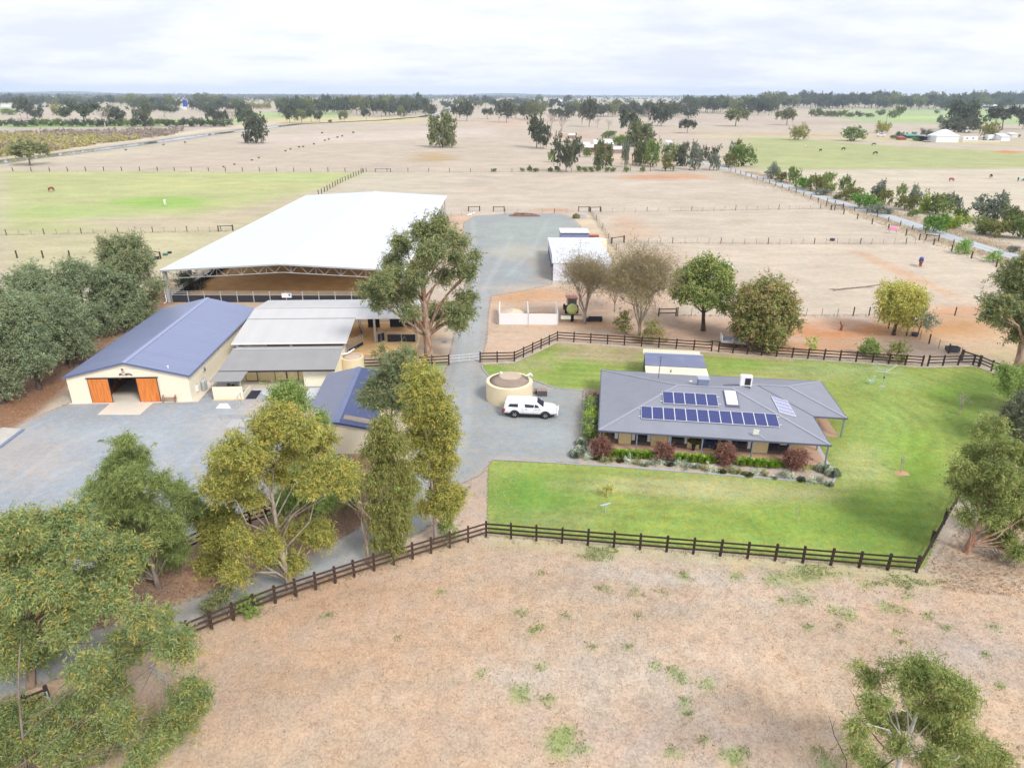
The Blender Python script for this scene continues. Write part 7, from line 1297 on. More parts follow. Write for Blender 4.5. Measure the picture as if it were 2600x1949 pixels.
# individually placed far trees
for a in (
 ('round', 650, 364, 70, 32, 'dark rounded tree standing alone in the dry field by the canal'), ('gum', 630, 330, 58, 26, 'tall dusky tree just behind the dark round one by the canal'), ('round', 1124, 374, 86, 36, 'lone egg-shaped gum in the middle of the dry field'),
 ('umb', 75, 420, 60, 52, 'spreading flat-topped tree on the near canal bank'), ('gum', 1363, 376, 76, 30, 'tall ragged gum right of the egg-shaped one'), ('gum', 1378, 378, 34, 18, 'small dark gum at the foot of the tall ragged gum'),
 ('gum', 1437, 437, 98, 30, 'shaggy half-dead gum in front of the distant red farmhouse'), ('pale', 1400, 412, 34, 10, 'small round olive tree left of the shaggy gum'), ('gum', 1495, 322, 66, 24, 'dark vase-shaped gum above the red farmhouse'),
 ('gum', 1678, 320, 62, 26, 'broad gum standing in the dry field beyond the farm trees'), ('gum', 1745, 338, 36, 22, 'small leaning gum with forked top right of the farm'), ('gum', 1748, 300, 32, 20, 'gum whose crown shows just above the leaning forked one'), ('umb', 1866, 321, 46, 34, 'spreading dark gum in the dry field, left of the pair'), ('umb', 1999, 318, 42, 27, 'spreading dark gum in the dry field, right of the pair'),
 ('yel', 2026, 356, 40, 23, 'round yellow-olive tree at the top of the green field'), ('pale', 2167, 358, 38, 30, 'bright feathery tree left of the white house'), ('tan', 2240, 338, 30, 20, 'golden-brown bush behind the parked vans'), ('round', 2435, 330, 72, 38, 'huge dark tree behind the white house'), ('dkbush', 2440, 336, 44, 40, 'dense dark hedge clump behind the white house roof'), ('umb', 2545, 330, 62, 40, 'wide spreading gum right of the white house'), ('gum', 2597, 328, 48, 20, 'gum cut by the right edge near the white house'), ('yel', 2508, 352, 44, 22, 'yellowing tree between the white house and parked truck'),
 ('gum', 1595, 350, 74, 24, 'tall gum directly behind the red farmhouse'), ('round', 1625, 372, 62, 37, 'broad dark tree over the red farmhouse roofs'), ('dkbush', 1465, 388, 36, 15, 'dark bush at the left end of the red farmhouse'), ('round', 1530, 428, 70, 25, 'large dark tree in front of the red farmhouse'), ('greyb', 1586, 424, 70, 11, 'slim grey-green tree in front of the farm driveway'), ('round', 1624, 420, 62, 21, 'green tree with dark trunk right of the farm driveway'), ('pale', 1658, 424, 70, 20, 'pale green tree beside the white farm tank'),
 ('olive', 1690, 434, 46, 16, 'rounded olive bush in front of the farm scrap'), ('cone', 1728, 421, 54, 20, 'dark green cypress beside the farm road'), ('greyb', 1762, 432, 66, 19, 'silvery wattle by the farm road'), ('dkbush', 1800, 408, 42, 20, 'dark bush where the road reaches the farm'), ('greyb', 1812, 432, 46, 15, 'grey-green wattle leaning over the farm road'), ('olive', 1850, 424, 36, 20, 'olive bush beside the road opposite the silvery wattle'), ('bush', 1882, 422, 62, 26, 'tall green roadside tree at the bend'), ('dkbush', 1865, 400, 52, 16, 'dark tree behind the tall green roadside tree'), ('dkbush', 1700, 400, 42, 22, 'dark tree behind the white farm tank'), ('bush', 1545, 350, 20, 16, 'low green bush behind the farmhouse roofs'), ('bush', 1574, 372, 34, 18, 'green bush in the middle of the farm roofs'), ('bush', 1490, 398, 26, 12, 'green bush at the farmhouse wall'), ('bush', 1640, 390, 34, 24, 'green bush behind the pale green farm tree'), ('dkbush', 1735, 388, 30, 14, 'dark young tree behind the cypress'),
 ('gum', 70, 302, 50, 22, 'tall-stemmed gum in the pale field at upper left'), ('gum', 98, 306, 38, 14, 'narrow gum next to the tall-stemmed one at upper left'), ('gum', 215, 316, 58, 42, 'large grey gum above the dark hedge at upper left'), ('gum', 300, 320, 46, 26, 'broad gum in the hedge right of the white dead tree'), ('gum', 372, 322, 58, 24, 'tall gum rising from the hedge left of centre'), ('umb', 418, 296, 30, 16, 'small flat-topped gum beyond the hedge'), ('gum', 545, 322, 48, 17, 'gum at the right end of the hedge row'), ('gum', 567, 320, 40, 14, 'slender-stemmed gum at the right end of hedge row'), ('yel', 145, 294, 30, 12, 'pale thin-leaved tree in the field at upper left'), ('dkbush', 165, 298, 16, 12, 'small bush under the pale thin tree at upper left'), ('bush', 25, 292, 18, 18, 'rounded bush in the pale field at far left edge'),
 ('gum', 737, 313, 44, 19, 'gum at the left end of the grove by the canal bridge'), ('gum', 767, 313, 32, 14, 'short gum in front of the canal grove'), ('gum', 1095, 298, 30, 19, 'flat gum where the canal reappears'), ('gum', 1160, 307, 42, 15, 'slim gum right of the canal'), ('gum', 1185, 307, 48, 23, 'bushy gum right of the canal'), ('gum', 1237, 302, 28, 15, 'small gum between the canal and the next grove'), ('gum', 1285, 311, 52, 26, 'big gum at the left end of the middle grove'), ('umb', 1215, 276, 20, 15, 'distant gum behind the small canal gum'),
 ('gum', 875, 310, 27, 12, 'lone small gum in front of the long canal grove'), ('dkbush', 838, 311, 8, 5, 'tiny dark bush in front of the canal grove'), ('gum', 930, 307, 32, 12, 'leaning gum in front of the long canal grove'), ('gum', 1018, 304, 30, 11, 'reddish gum near the bend of the canal')):
    ftree(*a)
row([('gum',)+a for a in ((720, 294, 36, 14), (745, 296, 40, 18), (765, 295, 44, 20), (785, 293, 42, 20), (805, 291, 40, 18), (825, 290, 38, 16), (790, 311, 36, 16), (812, 310, 28, 12))], 'dark gum in the grove left of the canal', group='canal grove, left part')
row([('gum',)+a for a in ((858, 290, 38, 18), (880, 288, 42, 20), (905, 291, 40, 18), (925, 294, 42, 18), (948, 293, 40, 18), (968, 297, 44, 18), (990, 295, 42, 18), (1010, 292, 40, 18), (1032, 293, 42, 18), (1055, 291, 38, 16), (1075, 288, 36, 16), (1042, 285, 34, 16), (895, 283, 36, 16), (960, 283, 36, 16))], 'dark gum in the long grove behind the canal', group='canal grove, long part')
row([('gum',)+a for a in ((1310, 300, 34, 18), (1332, 303, 38, 20), (1352, 306, 42, 20), (1372, 303, 38, 16), (1408, 308, 34, 16), (1435, 306, 34, 18))], 'dark gum in the grove above the tall ragged gum', group='middle grove')
row([('gum', 1450+i*9.5+rt.uniform(-3, 3), 296+rt.uniform(-5, 2), 31+rt.uniform(-5, 6), 15) for i in range(30)], 'dark gum in the continuous row above the red farmhouse', group='row above the farmhouse')
row([('gum', 1750+i*9.5+rt.uniform(-3, 3), 288+rt.uniform(-8, 6), 36+rt.uniform(-6, 6), 19) for i in range(22)], 'dark gum in the treeline right of the farmhouse row', group='treeline right of the farmhouse row')
row([('gum', 1940+i*8.4+rt.uniform(-4, 4), 278+rt.uniform(-9, 3), 33+rt.uniform(-7, 7), 19) for i in range(80)], 'dark gum in the long treeline beyond the green strips', group='long treeline beyond the green strips')
row([('dkbush', 8+i*29.5+rt.uniform(-4, 4), 321+rt.uniform(-1, 1), 21+rt.uniform(-3, 4), 17) for i in range(20)], 'dense dark bush in the hedge beyond the yellow vineyard', 'hedge_bush', 'shrub', 'hedge beyond the vineyard')
row([('gum',)+a for a in ((35, 270, 22, 20), (95, 270, 20, 18), (135, 272, 20, 16), (160, 270, 20, 16), (185, 270, 18, 16), (250, 272, 24, 18), (285, 262, 16, 10), (310, 263, 16, 12), (330, 262, 16, 10), (395, 265, 18, 12), (430, 270, 24, 14), (455, 272, 26, 16), (490, 268, 28, 20), (515, 268, 28, 22), (555, 272, 28, 24), (585, 272, 24, 16), (480, 292, 24, 16), (405, 275, 22, 14), (355, 270, 14, 10), (530, 290, 18, 14), (440, 288, 18, 12), (610, 275, 22, 12))], 'dark tree on the plain beyond the hedge at upper left', group='scattered trees at upper left')
row([('yel', 578+i*9.5, 277+rt.uniform(-.5, .5), 15+rt.uniform(-2, 3), 6) for i in range(12)], 'yellow autumn tree in the short row by the green crop', 'poplar_tree', 'tree', 'yellow tree row')
row([(a[4],)+a[:4] for a in ((2070, 296, 24, 17, 'dkbush'), (2095, 296, 16, 10, 'dkbush'), (2112, 297, 18, 13, 'bush'), (2135, 297, 20, 14, 'bush'), (2158, 298, 14, 10, 'bush'), (2180, 297, 16, 10, 'dkbush'), (2205, 298, 12, 12, 'bush'), (2237, 293, 17, 11, 'dkbush'), (2265, 300, 24, 12, 'dkbush'), (2284, 300, 30, 11, 'gum'), (2378, 288, 9, 6, 'dkbush'), (2386, 314, 20, 9, 'greyb'))], 'small dark bush along the drain beside the green strips', 'bush', 'shrub', 'bushes along the green strips')
row([(a[4],)+a[:4] for a in ((2280, 347, 14, 8, 'cone'), (2290, 348, 12, 6, 'greyb'), (2302, 345, 9, 4, 'cone'), (2320, 343, 9, 5, 'dkbush'), (2352, 346, 20, 13, 'dkbush'), (2268, 352, 9, 12, 'olive'), (2326, 358, 10, 12, 'bush'), (2585, 348, 7, 5, 'dkbush'))], 'small garden bush among the sheds by the white house', 'bush', 'shrub', 'bushes among the far sheds')
row([('gum', 335+i*11+rt.uniform(-5, 5), 281+rt.uniform(-9, 10), 27+rt.uniform(-6, 6), 15) for i in range(27)], 'tree in the thick belt below the blue water tower', group='belt below the water tower')
row([('gum', 4+i*13+rt.uniform(-5, 5), 262+rt.uniform(-4, 8), 17+rt.uniform(-4, 5), 13) for i in range(24)], 'small dark tree on the distant plain at upper left', group='distant plain trees, upper left')
row([('gum', 715+i*11+rt.uniform(-4, 4), 283+rt.uniform(-5, 6), 33+rt.uniform(-5, 6), 15) for i in range(34)], 'tree filling the rear of the canal groves', group='rear of the canal groves')
row([('gum', 1130+i*14+rt.uniform(-5, 5), 272+rt.uniform(-7, 8), 20+rt.uniform(-5, 5), 12) for i in range(24)], 'small tree on the distant plain right of the canal', group='distant plain trees right of the canal')
# dead trees
for x, y, h, lab in ((267, 322, 52, 'white dead tree standing in the dark hedge at upper left'), (592, 318, 44, 'white dead tree at the right end of the hedge'), (1400, 328, 46, 'bare dead tree left of the pair above the shaggy gum'), (1426, 333, 44, 'bare dead tree right of the pair above the shaggy gum'), (1517, 325, 30, 'bare dead tree right of the vase-shaged gum'.replace('shaged', 'shaped')), (1545, 331, 30, 'thin dead tree above the farmhouse roofs'), (1646, 312, 40, 'pinkish bare tree beside the broad gum')):
    b = G(x, y); Hh = V(x, y-h, b.y).z; bare('dead_tree', lab, (x, y), y-h, h*.35, int(x), bpy.data.materials['pale_gum_bark'], Hh*.035, 5, None, levels=3)
# saplings before the farm and tussocks in the dry field
for i, x in enumerate((1255, 1326, 1345, 1360, 1397, 1415, 1470, 1485, 1501, 1518, 1542, 1557, 1590, 1632)): ftree('bush', x, 436+rt.uniform(-1, 1), 13+rt.uniform(-3, 5), 6.5, 'small green bush on the far fence line, %s from the arena' % ORD[i], 'young_bush', 'shrub', 'young bushes on the far fence line')
TUS = []
for x, y in ((657, 402), (725, 385), (738, 380), (760, 375), (770, 374), (797, 367), (825, 358), (835, 355), (857, 350), (869, 347), (897, 338), (568, 425), (595, 419), (640, 408), (415, 369), (320, 382), (277, 360), (470, 363), (132, 376), (818, 339)): TUS.append(('tuss', x, y, 3.6, 2.3))
row(TUS, 'brown tussock dotted along the dry field', 'tussock', 'tussock', 'tussocks in the dry field')
# roadside shrubs
RS = [(1960, 455, 36, 15, 'greyb'), (1985, 462, 26, 13, 'olive'), (2013, 466, 44, 14, 'bush'), (2040, 479, 32, 18, 'bright'), (2072, 487, 40, 20, 'olive'), (2095, 474, 38, 16, 'bush'), (2108, 484, 20, 12, 'lime'), (2090, 495, 16, 17, 'greyb'), (2145, 492, 44, 15, 'pale'), (2125, 505, 11, 9, 'dkbush'), (2162, 508, 32, 24, 'olive'), (2196, 530, 40, 26, 'bright'), (2228, 512, 46, 17, 'greyb'), (2246, 519, 36, 20, 'olive'), (2228, 540, 19, 27, 'greyb'), (2285, 504, 36, 11, 'pale'), (2296, 532, 36, 20, 'olive'), (2316, 530, 52, 15, 'greyb'), (2317, 550, 19, 13, 'bush'), (2348, 540, 44, 18, 'lime'), (2376, 544, 56, 27, 'bush'), (2411, 540, 50, 18, 'greyb'), (2370, 588, 46, 27, 'bright'), (2416, 580, 38, 27, 'lime'), (2436, 562, 36, 15, 'bush'), (2515, 566, 66, 40, 'greyb'), (2500, 594, 44, 27, 'dkbush'), (2536, 602, 42, 29, 'olive'), (2567, 580, 58, 24, 'bush'), (2597, 606, 64, 26, 'bush'), (2573, 640, 16, 11, 'greyb')]
tone = {'greyb': 'grey-green', 'olive': 'olive', 'bush': 'mid green', 'bright': 'bright green', 'lime': 'lime green', 'pale': 'pale green', 'dkbush': 'dark'}
ORD += ['twenty-'+o for o in ORD[:9]]+['thirtieth', 'thirty-first', 'thirty-second']
for i, (x, y, h, hw, k) in enumerate(RS): ftree(k, x, y, h*1.08, hw*1.12, '%s shrub beyond the country road, %s counting from the farm' % (tone[k], ORD[i]), 'roadside_shrub', 'shrub', 'shrubs beyond the country road')
stand('roadside_shrub', 'bright rounded shrub on the near road verge, upper of two', 'bush', (2447, 645), 608, 22, 9, 'bright', 420, (.26, .1), .1, 71, M_DARKBARK, .08, .02, 'shrubs on the near verge', 'shrub'); stand('roadside_shrub', 'bright rounded shrub on the near road verge, lower of two', 'bush', (2521, 665), 636, 22, 9, 'bright', 420, (.26, .1), .1, 72, M_DARKBARK, .08, .02, 'shrubs on the near verge', 'shrub')

# ------------------------------------------------------------------ distant woodland (reads as one mass) and vineyard
q = np.random.default_rng(33); lob = []
def wood(n, x0, x1, y0, y1, hm):
    for _ in range(n):
        x, y = q.uniform(x0, x1), q.uniform(y0, y1); b = G(x, y); h = q.uniform(.6, 1.2)*hm; w = h*q.uniform(.4, .7)
        for k in range(5): lob.append((b.x+q.normal()*w*1.5, b.y+q.normal()*w*1.5, h*q.uniform(.35, .75), w*.6))
wood(2600, -100, 2700, 243.4, 246.6, 19); wood(1100, -100, 2700, 246.6, 250, 16); wood(170, -50, 760, 249, 258, 14); wood(60, 0, 760, 258, 266, 12); wood(80, 1000, 1500, 249, 254, 13); wood(40, 1080, 1560, 255, 263, 11); wood(260, 1500, 2700, 249, 256, 14); wood(230, 1900, 2700, 256, 268, 14); wood(30, 1560, 1900, 256, 268, 12); wood(320, 560, 1500, 248, 252, 16); wood(160, -20, 720, 251, 262, 15); wood(70, 640, 1320, 251, 257, 15); wood(50, 1180, 1700, 256, 270, 11); wood(40, 0, 640, 262, 285, 11)
lob = np.asarray(lob); nn = 190000
v, f, c = leaf_arrays(lob, nn, 4.6, 4.0, .1, PAL['dark'], 8, .7, 6, .6, sub_=0, kcol=1.6); v[:, 2] = np.maximum(v[:, 2], .1)
tag(link('distant_woodland', npmesh('distant_woodland', v, f, M_LEAF, c)), 'dark blue-green woodland spread along the horizon', 'woodland', kind='stuff')
lob = []; lg = []
vin = gp([(-60, 405), (-60, 345), (120, 338), (330, 333), (480, 330), (430, 345), (280, 362), (130, 385)])
for _ in range(9000):
    x, y = q.uniform(-80, 480), q.uniform(330, 405); b = G(x, y); b.x = round(b.x/5)*5+q.normal()*1.1
    if seg_sd(np.array([[b.x, b.y]]), vin)[0] < 0: continue
    (lob if (y > 345+.02*x and q.random() < .7) else lg).append((b.x, b.y, 1.0, 1.3))
for nm, L0, pn_, n_ in (('vineyard_rows', lob, 'vine', 26000), ('bare_vineyard_rows', lg, 'vinegrey', 18000)):
    v, f, c = leaf_arrays(np.asarray(L0), n_, 1.2, .9, .1, PAL[pn_], 9, .7, 8, .7, sub_=0); v[:, 2] = np.maximum(v[:, 2], .05)
    tag(link(nm, npmesh(nm, v, f, M_LEAF, c)), {'vine': 'yellow autumn vineyard rows beside the canal', 'vinegrey': 'bare grey vineyard rows beyond the yellow ones'}[pn_], 'vineyard', kind='stuff')

# ------------------------------------------------------------------ far buildings
M_FARWHITE = plain('far_white_iron', (.80, .81, .84), .5, .05); M_FARRED = plain('far_red_brick', (.32, .12, .07), .9, .2); M_FARDARK = plain('far_shade', (.05, .05, .055), .9)
def farhouse(label, x, y, wpx, d, eave, ridge, wall, roof, rz=0.0, gable=False, name='farm_building', wins=0, cat='building'):
    b = G(x, y); W_ = wpx*mpp(b.y); o = empty(name, b, rz, label, cat); w2 = W_/2
    part('wall', wall, o, (-w2, w2, 0, d, 0, eave))
    if gable == 'skillion': MB().slab([(-w2-.3, -.4, eave-.25), (w2+.3, -.4, eave-.25), (w2+.3, d+.3, ridge), (-w2-.3, d+.3, ridge)], .12).build('roof', roof, o)
    else:
        i_ = 0 if gable else min(d/2, w2*.8)
        MB().add([(-w2-.4, -.4, eave+.02), (w2+.4, -.4, eave+.02), (w2+.4, d+.4, eave+.02), (-w2-.4, d+.4, eave+.02), (-w2-.4+i_, d/2, ridge), (w2+.4-i_, d/2, ridge)], [(0, 1, 5, 4), (2, 3, 4, 5), (1, 2, 5), (3, 0, 4), (3, 2, 1, 0)]).build('roof', roof, o)
    for k in range(wins):
        xx = -w2+W_*(k+.5)/wins; part('window', M_GLASS, o, (xx-.6, xx+.6, -.05, -.003, .9, 2.1))
    return o
farhouse('small white-roofed outbuilding left of the red farmhouse', 1487, 378, 22, 6, 2.6, 3.4, M_FARRED, M_FARWHITE, 0, 'skillion'); farhouse('red brick farmhouse with long white roof among trees', 1532, 382, 46, 9, 3.4, 5.6, M_FARRED, M_FARWHITE, -.03, True, wins=3); farhouse('low white-roofed verandah wing in front of the red farmhouse', 1498, 386, 24, 7, 2.6, 3.6, M_FARRED, M_FARWHITE, 0, 'skillion', wins=2); farhouse('white-roofed shed right of the red farmhouse', 1570, 390, 22, 7, 2.4, 3.4, M_OLDWOOD, M_FARWHITE, 0, 'skillion'); farhouse('dark open farm shed with white roof patch', 1610, 366, 20, 7, 3.4, 4.2, M_FARDARK, M_FARWHITE, 0, 'skillion'); farhouse('white iron shed behind the red farmhouse trees', 1455, 352, 20, 6, 2.4, 3.0, M_OLDWOOD, M_FARWHITE, 0, 'skillion')
farhouse('tall white farm tank stand beside the cypress', 1698, 396, 11, 4, 7.0, 7.6, M_FARWHITE, M_FARWHITE, .1, 'skillion', 'tank_stand')
hs = farhouse('white weatherboard house with pale hipped roof at right', 2404, 362, 56, 12, 4.2, 8.2, M_FARWHITE, M_FARWHITE, -.02, name='white_house'); 
vr = empty('house_carport', G(2363, 360), -.02, 'dark open carport on the left side of the white house', 'carport'); part('roof_sheet', plain('carport_blue', (.22, .26, .36), .6), vr, (-4.5, 4.2, 0, 10, 3.4, 3.6)); 
for x, y in ((-4.3, .2), (0, .2), (4, .2), (-4.3, 9.5)): part('post', M_FARDARK, vr, (x-.15, x+.15, y-.15, y+.15, 0, 3.39))
part('back_shade', M_FARDARK, vr, (-4.3, 4.2, 8, 8.2, 0, 3.39))  # dark sheet painting the shade inside the open carport
farhouse('white workshop with lean roof and open front at far right', 2552, 359, 22, 9, 3.4, 5.0, M_FARWHITE, plain('far_pale_roof', (.58, .62, .70), .5), -.05, 'skillion', 'workshop'); farhouse('small cream outbuilding behind the workshop', 2576, 350, 16, 6, 2.8, 3.4, plain('far_cream', (.70, .68, .60), .6), M_FARWHITE, 0, 'skillion')
tr_ = empty('delivery_truck', G(2507, 357), math.radians(185), 'white box truck with grey cab parked near the workshop', 'truck'); part('box_body', M_FARWHITE, tr_, (-4.0, 1.2, -1.2, 1.2, 1.0, 4.0)); bevel(part('cab', plain('cab_grey', (.30, .36, .40), .4), tr_, (1.3, 3.3, -1.1, 1.1, .7, 2.8)), .2); part('windscreen', M_GLASS, tr_, (3.31, 3.34, -.9, .9, 1.7, 2.5))
for x in (-2.8, 2.3):
    for s_ in (-1, 1): wheel(tr_, x, s_*1.0, .5, .35)
cv = empty('white_caravan', G(2460, 359), math.radians(3), 'long white caravan parked right of the white house', 'caravan'); bevel(part('body', M_FARWHITE, cv, (-5.5, 5.5, -1.3, 1.3, .6, 3.3)), .4); part('window', M_GLASS, cv, (-3.5, -2.0, -1.33, -1.305, 1.8, 2.5), (1.0, 2.5, -1.33, -1.305, 1.8, 2.5))
for s_ in (-1, 1): wheel(cv, 0, s_*1.1, .4, .25)
pf = empty('pale_low_wall', G(2490, 361.5), 0, 'row of pale low panels in front of the caravan', 'wall')
for i in range(12): part('panel', M_CONC, pf, (-13+i*2.2, -10.9+i*2.2, 0, .3, 0, 1.3))
gs = farhouse('low green-roofed shed left of the white house', 2320, 352, 34, 7, 2.0, 3.0, M_FARDARK, plain('far_green_roof', (.06, .30, .24), .5), 0, 'skillion'); farhouse('low dark-red shed left of the green-roofed one', 2293, 356, 16, 6, 1.8, 2.4, M_FARRED, plain('far_red_roof', (.35, .10, .10), .6), 0, 'skillion')
vn = empty('white_van', G(2236, 347), math.radians(5), 'pale van parked far left of the white house', 'van'); bevel(part('body', M_FARWHITE, vn, (-3.2, 2.2, -1.0, 1.0, .5, 2.6)), .3); bevel(part('bonnet', M_FARWHITE, vn, (2.2, 3.2, -.95, .95, .5, 1.5)), .2); part('windows', M_GLASS, vn, (-2.5, 1.8, -1.03, -1.005, 1.6, 2.3))
for x in (-2, 2):
    for s_ in (-1, 1): wheel(vn, x, s_*.85, .4, .25)
vn = empty('parked_car', G(2268, 349), math.radians(0), 'cream parked car beside the pale far van', 'car'); bevel(part('body', plain('far_car_cream', (.6, .55, .4), .4), vn, (-2.3, 2.3, -.9, .9, .4, 1.1)), .25); bevel(part('cabin', M_GLASS, vn, (-1.2, 1.0, -.8, .8, 1.1, 1.7)), .2)
for x in (-1.4, 1.4):
    for s_ in (-1, 1): wheel(vn, x, s_*.8, .36, .22)
vn = empty('parked_car', G(2352, 361), math.radians(10), 'grey parked car under the carport of the white house', 'car'); bevel(part('body', plain('far_car_grey', (.35, .36, .38), .4), vn, (-2.3, 2.3, -.9, .9, .4, 1.1)), .25); bevel(part('cabin', M_GLASS, vn, (-1.2, 1.0, -.8, .8, 1.1, 1.7)), .2)
for x in (-1.4, 1.4):
    for s_ in (-1, 1): wheel(vn, x, s_*.8, .36, .22)
farhouse('white farmhouse roof pair in the far treeline at right', 2520, 274, 34, 14, 4, 8, M_FARDARK, M_FARWHITE, 0); farhouse('large pale iron shed in the far treeline at right', 2578, 272, 26, 30, 6, 10, M_CONC, plain('far_tin', (.66, .62, .58), .5), .2, True)
farhouse('pale green-roofed shed at the far left edge', 14, 272, 24, 12, 4, 6, M_FARWHITE, plain('far_sage_roof', (.52, .62, .55), .5), 0, True); farhouse('white shed roof among trees below the blue tank', 512, 276, 20, 12, 4, 6, M_FARWHITE, M_FARWHITE, 0, True); farhouse('long white shed left of the blue tank', 460, 279, 20, 10, 3.4, 5, M_FARWHITE, M_FARWHITE, 0, True); farhouse('tiny white homestead on the open plain near centre', 1428, 261, 16, 14, 6, 10, M_FARWHITE, M_FARWHITE, 0, True)
b = G(472, 276); sb = empty('blue_water_tower', b, 0, 'tall bright blue water tower among the far trees', 'water tower'); k_ = mpp(b.y); R_ = 5.2*k_; z0 = V(472, 270, b.y).z; z1 = V(472, 253, b.y).z
MB().lathe([(R_, z0), (R_, z1), (R_*.8, z1+.4*k_)], 20).build('tank', plain('cobalt_paint', (.02, .06, .42), .5, .15, .3), sb); MB().lathe([(R_*1.05, z1*.97), (R_*1.05, z1*.985)], 20).build('rim_band', M_FARWHITE, sb)
for a in range(4): t_ = a*math.pi/2+.4; MB().tube([(R_*.8*math.cos(t_), R_*.8*math.sin(t_), 0), (R_*.8*math.cos(t_), R_*.8*math.sin(t_), z0)], .3, 6).build('leg', M_BLUETRIM, sb)
pl = empty('power_pole', G(1853, 420), 0, 'pale power pole with crossarm by the roadside tree', 'power pole'); zt = V(1853, 366, G(1853, 420).y).z; MB().tube([(0, 0, 0), (0, 0, zt)], [.25, .18], 6).build('pole', M_CONCG, pl); MB().bar((-1.8, 0, zt-.5), (1.8, 0, zt-.5), .2, .2).build('crossarm', M_CONCG, pl)
pl = empty('power_pole', G(2248, 322), 0, 'thin pole standing by the green strips', 'power pole'); MB().tube([(0, 0, 0), (0, 0, 11)], [.3, .2], 6).build('pole', M_OLDWOOD, pl); MB().bar((-1.8, 0, 10.4), (1.8, 0, 10.4), .25, .25).build('crossarm', M_OLDWOOD, pl)

# ------------------------------------------------------------------ loose ground cover
def tufts(name, label, pts, hgt, nb, palette, seed, spread=.12, wid=.03, cat='grass'):
    r = np.random.default_rng(seed); P = np.repeat(np.asarray(pts, float), nb, 0); n = len(P); P = P+r.normal(size=(n, 2))*spread; a = r.uniform(0, 6.28, n); h = hgt*r.uniform(.4, 1.3, n); ln = r.uniform(.2, 1.0, n)*h
    b = np.column_stack([P, np.zeros(n)]); s_ = np.stack([-np.sin(a), np.cos(a), np.zeros(n)], 1)*wid/2*r.uniform(.6, 1.5, n)[:, None]; tip = b+np.stack([np.cos(a)*ln, np.sin(a)*ln, h], 1); mid = b*.45+tip*.55+np.array([0, 0, .1])*h[:, None]
    v = np.stack([b-s_, b+s_, tip], 1).reshape(-1, 3); c = np.repeat(palette[r.integers(0, len(palette), n)]*r.uniform(.75, 1.25, n)[:, None], 3, 0)
    return tag(link(name, npmesh(name, v, np.arange(3*n).reshape(n, 3), M_LEAF, c)), label, cat, kind='stuff')
r = np.random.default_rng(77)
def scatter(n, poly, power=1.0):
    Q = np.asarray(poly); lo, hi = Q.min(0), Q.max(0); out = []
    while len(out) < n:
        P = lo+(hi-lo)*r.random((n*3, 2)); P = P[seg_sd(P, poly) > 0]; out = list(out)+list(P)
    return np.asarray(out[:n])
fore = gp([(480, 1640), (900, 1490), (1240, 1385), (2320, 1470), (2600, 1480), (2640, 1960), (400, 1980), (300, 1850)])
STRAWP = pal((.50, .40, .30), (.42, .33, .26), (.56, .48, .38), (.36, .27, .20), (.47, .43, .39))
tufts('dry_grass_tufts', 'short dry grass stubble over the front paddock', scatter(22000, fore), .06, 6, STRAWP, 1, .12, .028)
wd = []
for x, y, rr in weed_spots:
    g_ = G(x, y); k_ = rr*mpp(g_.y); n_ = int(8+45*k_); wd += [(g_.x+k_*r.normal()*1.1, g_.y+k_*r.normal()*1.0) for _ in range(n_)]
for poly in (E2(2060, 1455, 60, 15, 18, .45), E2(2280, 1475, 90, 13, 18, .45), E2(1530, 1405, 50, 22, 18, .45)): wd += list(scatter(200, gp(poly)))
tufts('green_weeds', 'green weeds sprouting in the front paddock', wd, .07, 5, pal((.17, .26, .06), (.23, .31, .09), (.14, .21, .05), (.28, .33, .12)), 2, .10, .05, 'weeds')
ln = [G(x, y) for x, y in ROAD_PX[1:8]]; vp_ = []
for _ in range(5200):
    i = r.integers(0, len(ln)-1); p = ln[i].lerp(ln[i+1], r.random()); d = (ln[i+1]-ln[i]).normalized(); n = Vector((-d.y, d.x, 0)); s_ = -1 if r.random() < .5 else 1
    p = p+n*s_*(2.9+abs(r.normal())*2.4); vp_.append((p.x, p.y))
tufts('verge_grass', 'tall dry grass along both verges of the country road', vp_, .5, 5, pal((.56, .48, .34), (.60, .52, .40), (.48, .39, .28)), 3, .35, .10)
fl = []
for px in ([(1500, 541), (1554, 620), (1672, 800)], [(1585, 617), (2300, 619)], [(1526, 539), (2135, 529)], [(1720, 802), (2206, 801)], [(0, 597), (590, 587)], [(0, 437), (920, 438), (1850, 433)], [(1234, 1362), (2326, 1452)], [(1234, 1362), (900, 1463), (480, 1620)], [(2150, 536), (2330, 605), (2600, 700)]):
    ps = [G(*p) for p in px]
    for a, b in zip(ps[:-1], ps[1:]):
        n_ = int((b-a).length*5)
        for _ in range(min(n_, 1500)): p = a.lerp(b, r.random()); fl.append((p.x+r.normal()*.25, p.y+r.normal()*.25))
tufts('fence_line_grass', 'dry grass left standing along the fence lines', fl, .22, 4, pal((.52, .44, .31), (.44, .38, .24), (.38, .37, .20)), 4, .15, .05)
lawnp = scatter(9000, LAWN); keep = seg_sd(lawnp, [tuple((HM @ Vector((x, y, 0)))[:2]) for x, y in ((-1.6, -2.4), (20.3, -2.6), (20.3, 5.5), (23.2, 5.5), (23.2, 15), (13, 23.5), (5, 23.5), (-1.6, 15))]) < 0
tufts('lawn_blades', 'uneven longer grass blades across the lawn', lawnp[keep], .07, 4, pal((.20, .33, .06), (.28, .38, .10), (.15, .26, .05), (.36, .40, .18)), 5, .10, .03)
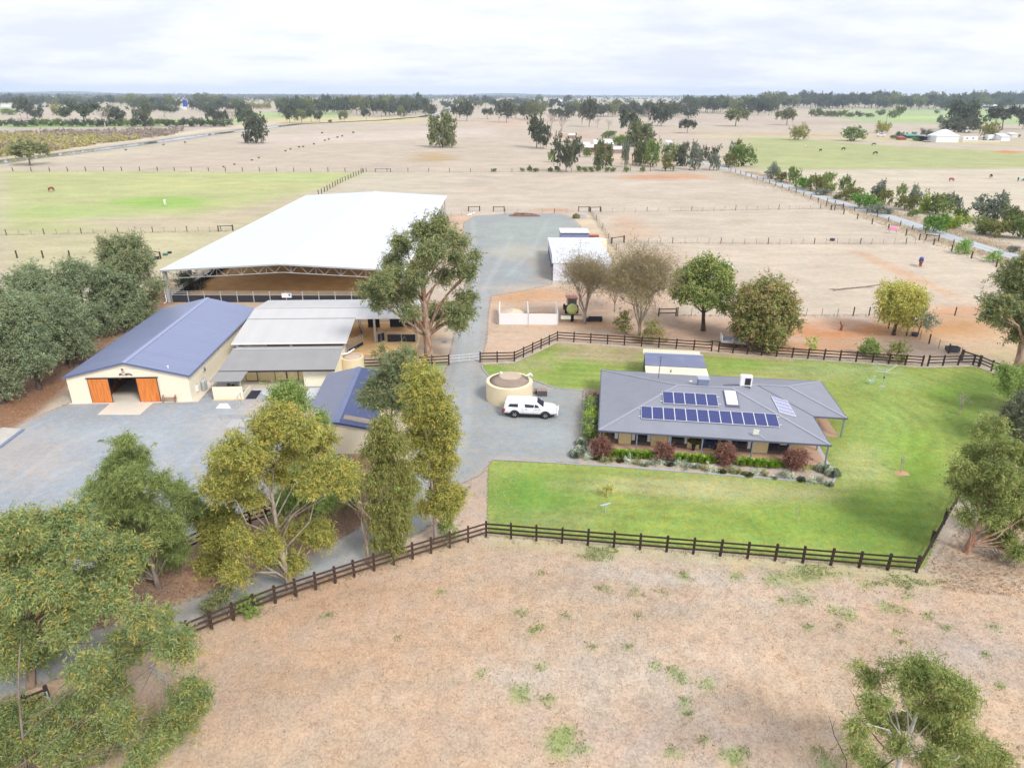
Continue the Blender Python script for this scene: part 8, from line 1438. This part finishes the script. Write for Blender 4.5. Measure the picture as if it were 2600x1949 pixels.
def litter(name, label, pts, size, palette, seed, cat='leaf litter'):
    rr = np.random.default_rng(seed); P = np.asarray(pts); n = len(P); a = rr.uniform(0, 6.28, n); d = np.stack([np.cos(a), np.sin(a), rr.normal(size=n)*.25], 1)*size*rr.uniform(.5, 1.4, n)[:, None]; s_ = np.stack([-np.sin(a), np.cos(a), rr.normal(size=n)*.25], 1)*size*.3
    b = np.column_stack([P, np.full(n, .045)+rr.random(n)*.02]); v = np.stack([b-d, b+s_, b+d, b-s_], 1).reshape(-1, 3); c = np.repeat(palette[rr.integers(0, len(palette), n)]*rr.uniform(.7, 1.3, n)[:, None], 4, 0)
    return tag(link(name, npmesh(name, v, np.arange(4*n).reshape(n, 4), M_LEAF, c)), label, cat, kind='stuff')
LP = pal((.30, .17, .10), (.38, .22, .13), (.22, .12, .08), (.45, .32, .22), (.50, .42, .34))
z1_ = gp([(200, 1490), (600, 1330), (760, 1215), (830, 1160), (960, 1160), (1010, 1240), (900, 1350), (560, 1500), (300, 1590), (-100, 1700), (-100, 1600)]); z2_ = gp([(330, 770), (430, 720), (300, 870), (180, 965), (90, 1050), (0, 1105), (-60, 1100), (-60, 980), (180, 870)]); z3_ = gp([(2350, 1440), (2440, 1330), (2640, 1330), (2640, 1520), (2400, 1500)])
litter('fallen_leaves', 'brown leaf and bark litter under the roadside gums', np.vstack([scatter(9000, z1_), scatter(5000, z2_), scatter(2500, z3_)]), .09, LP, 6)
fl = scatter(700, fore); litter('pale_stones', 'pale stones and twigs dotted over the front paddock', fl, .05, pal((.7, .66, .6), (.55, .5, .45), (.25, .18, .14)), 7, 'stones')
gl = np.vstack([scatter(500, gp(yard_px)), scatter(500, gp(drive_px)), scatter(260, gp([(1240, 1350), (1240, 1190), (1330, 1180), (1300, 1340)]))]); litter('gravel_leaves', 'pale fallen leaves scattered on the gravel', gl, .06, pal((.62, .55, .40), (.5, .44, .34), (.66, .62, .56)), 8)

# ------------------------------------------------------------------ haze
m = newmat('haze_air'); t = NT(m); pv = t.n('ShaderNodeVolumePrincipled'); pv.inputs['Color'].default_value = (.60, .74, 1.0, 1); pv.inputs['Density'].default_value = 0.00010; pv.inputs['Anisotropy'].default_value = 0.0
o_ = t.n('ShaderNodeOutputMaterial'); t.l(pv.outputs[0], o_.inputs['Volume'])
hz_ = MB().box(-15500, 15500, -330, 11700, -1.6, 115).build('haze', m); tag(hz_, kind='stuff')
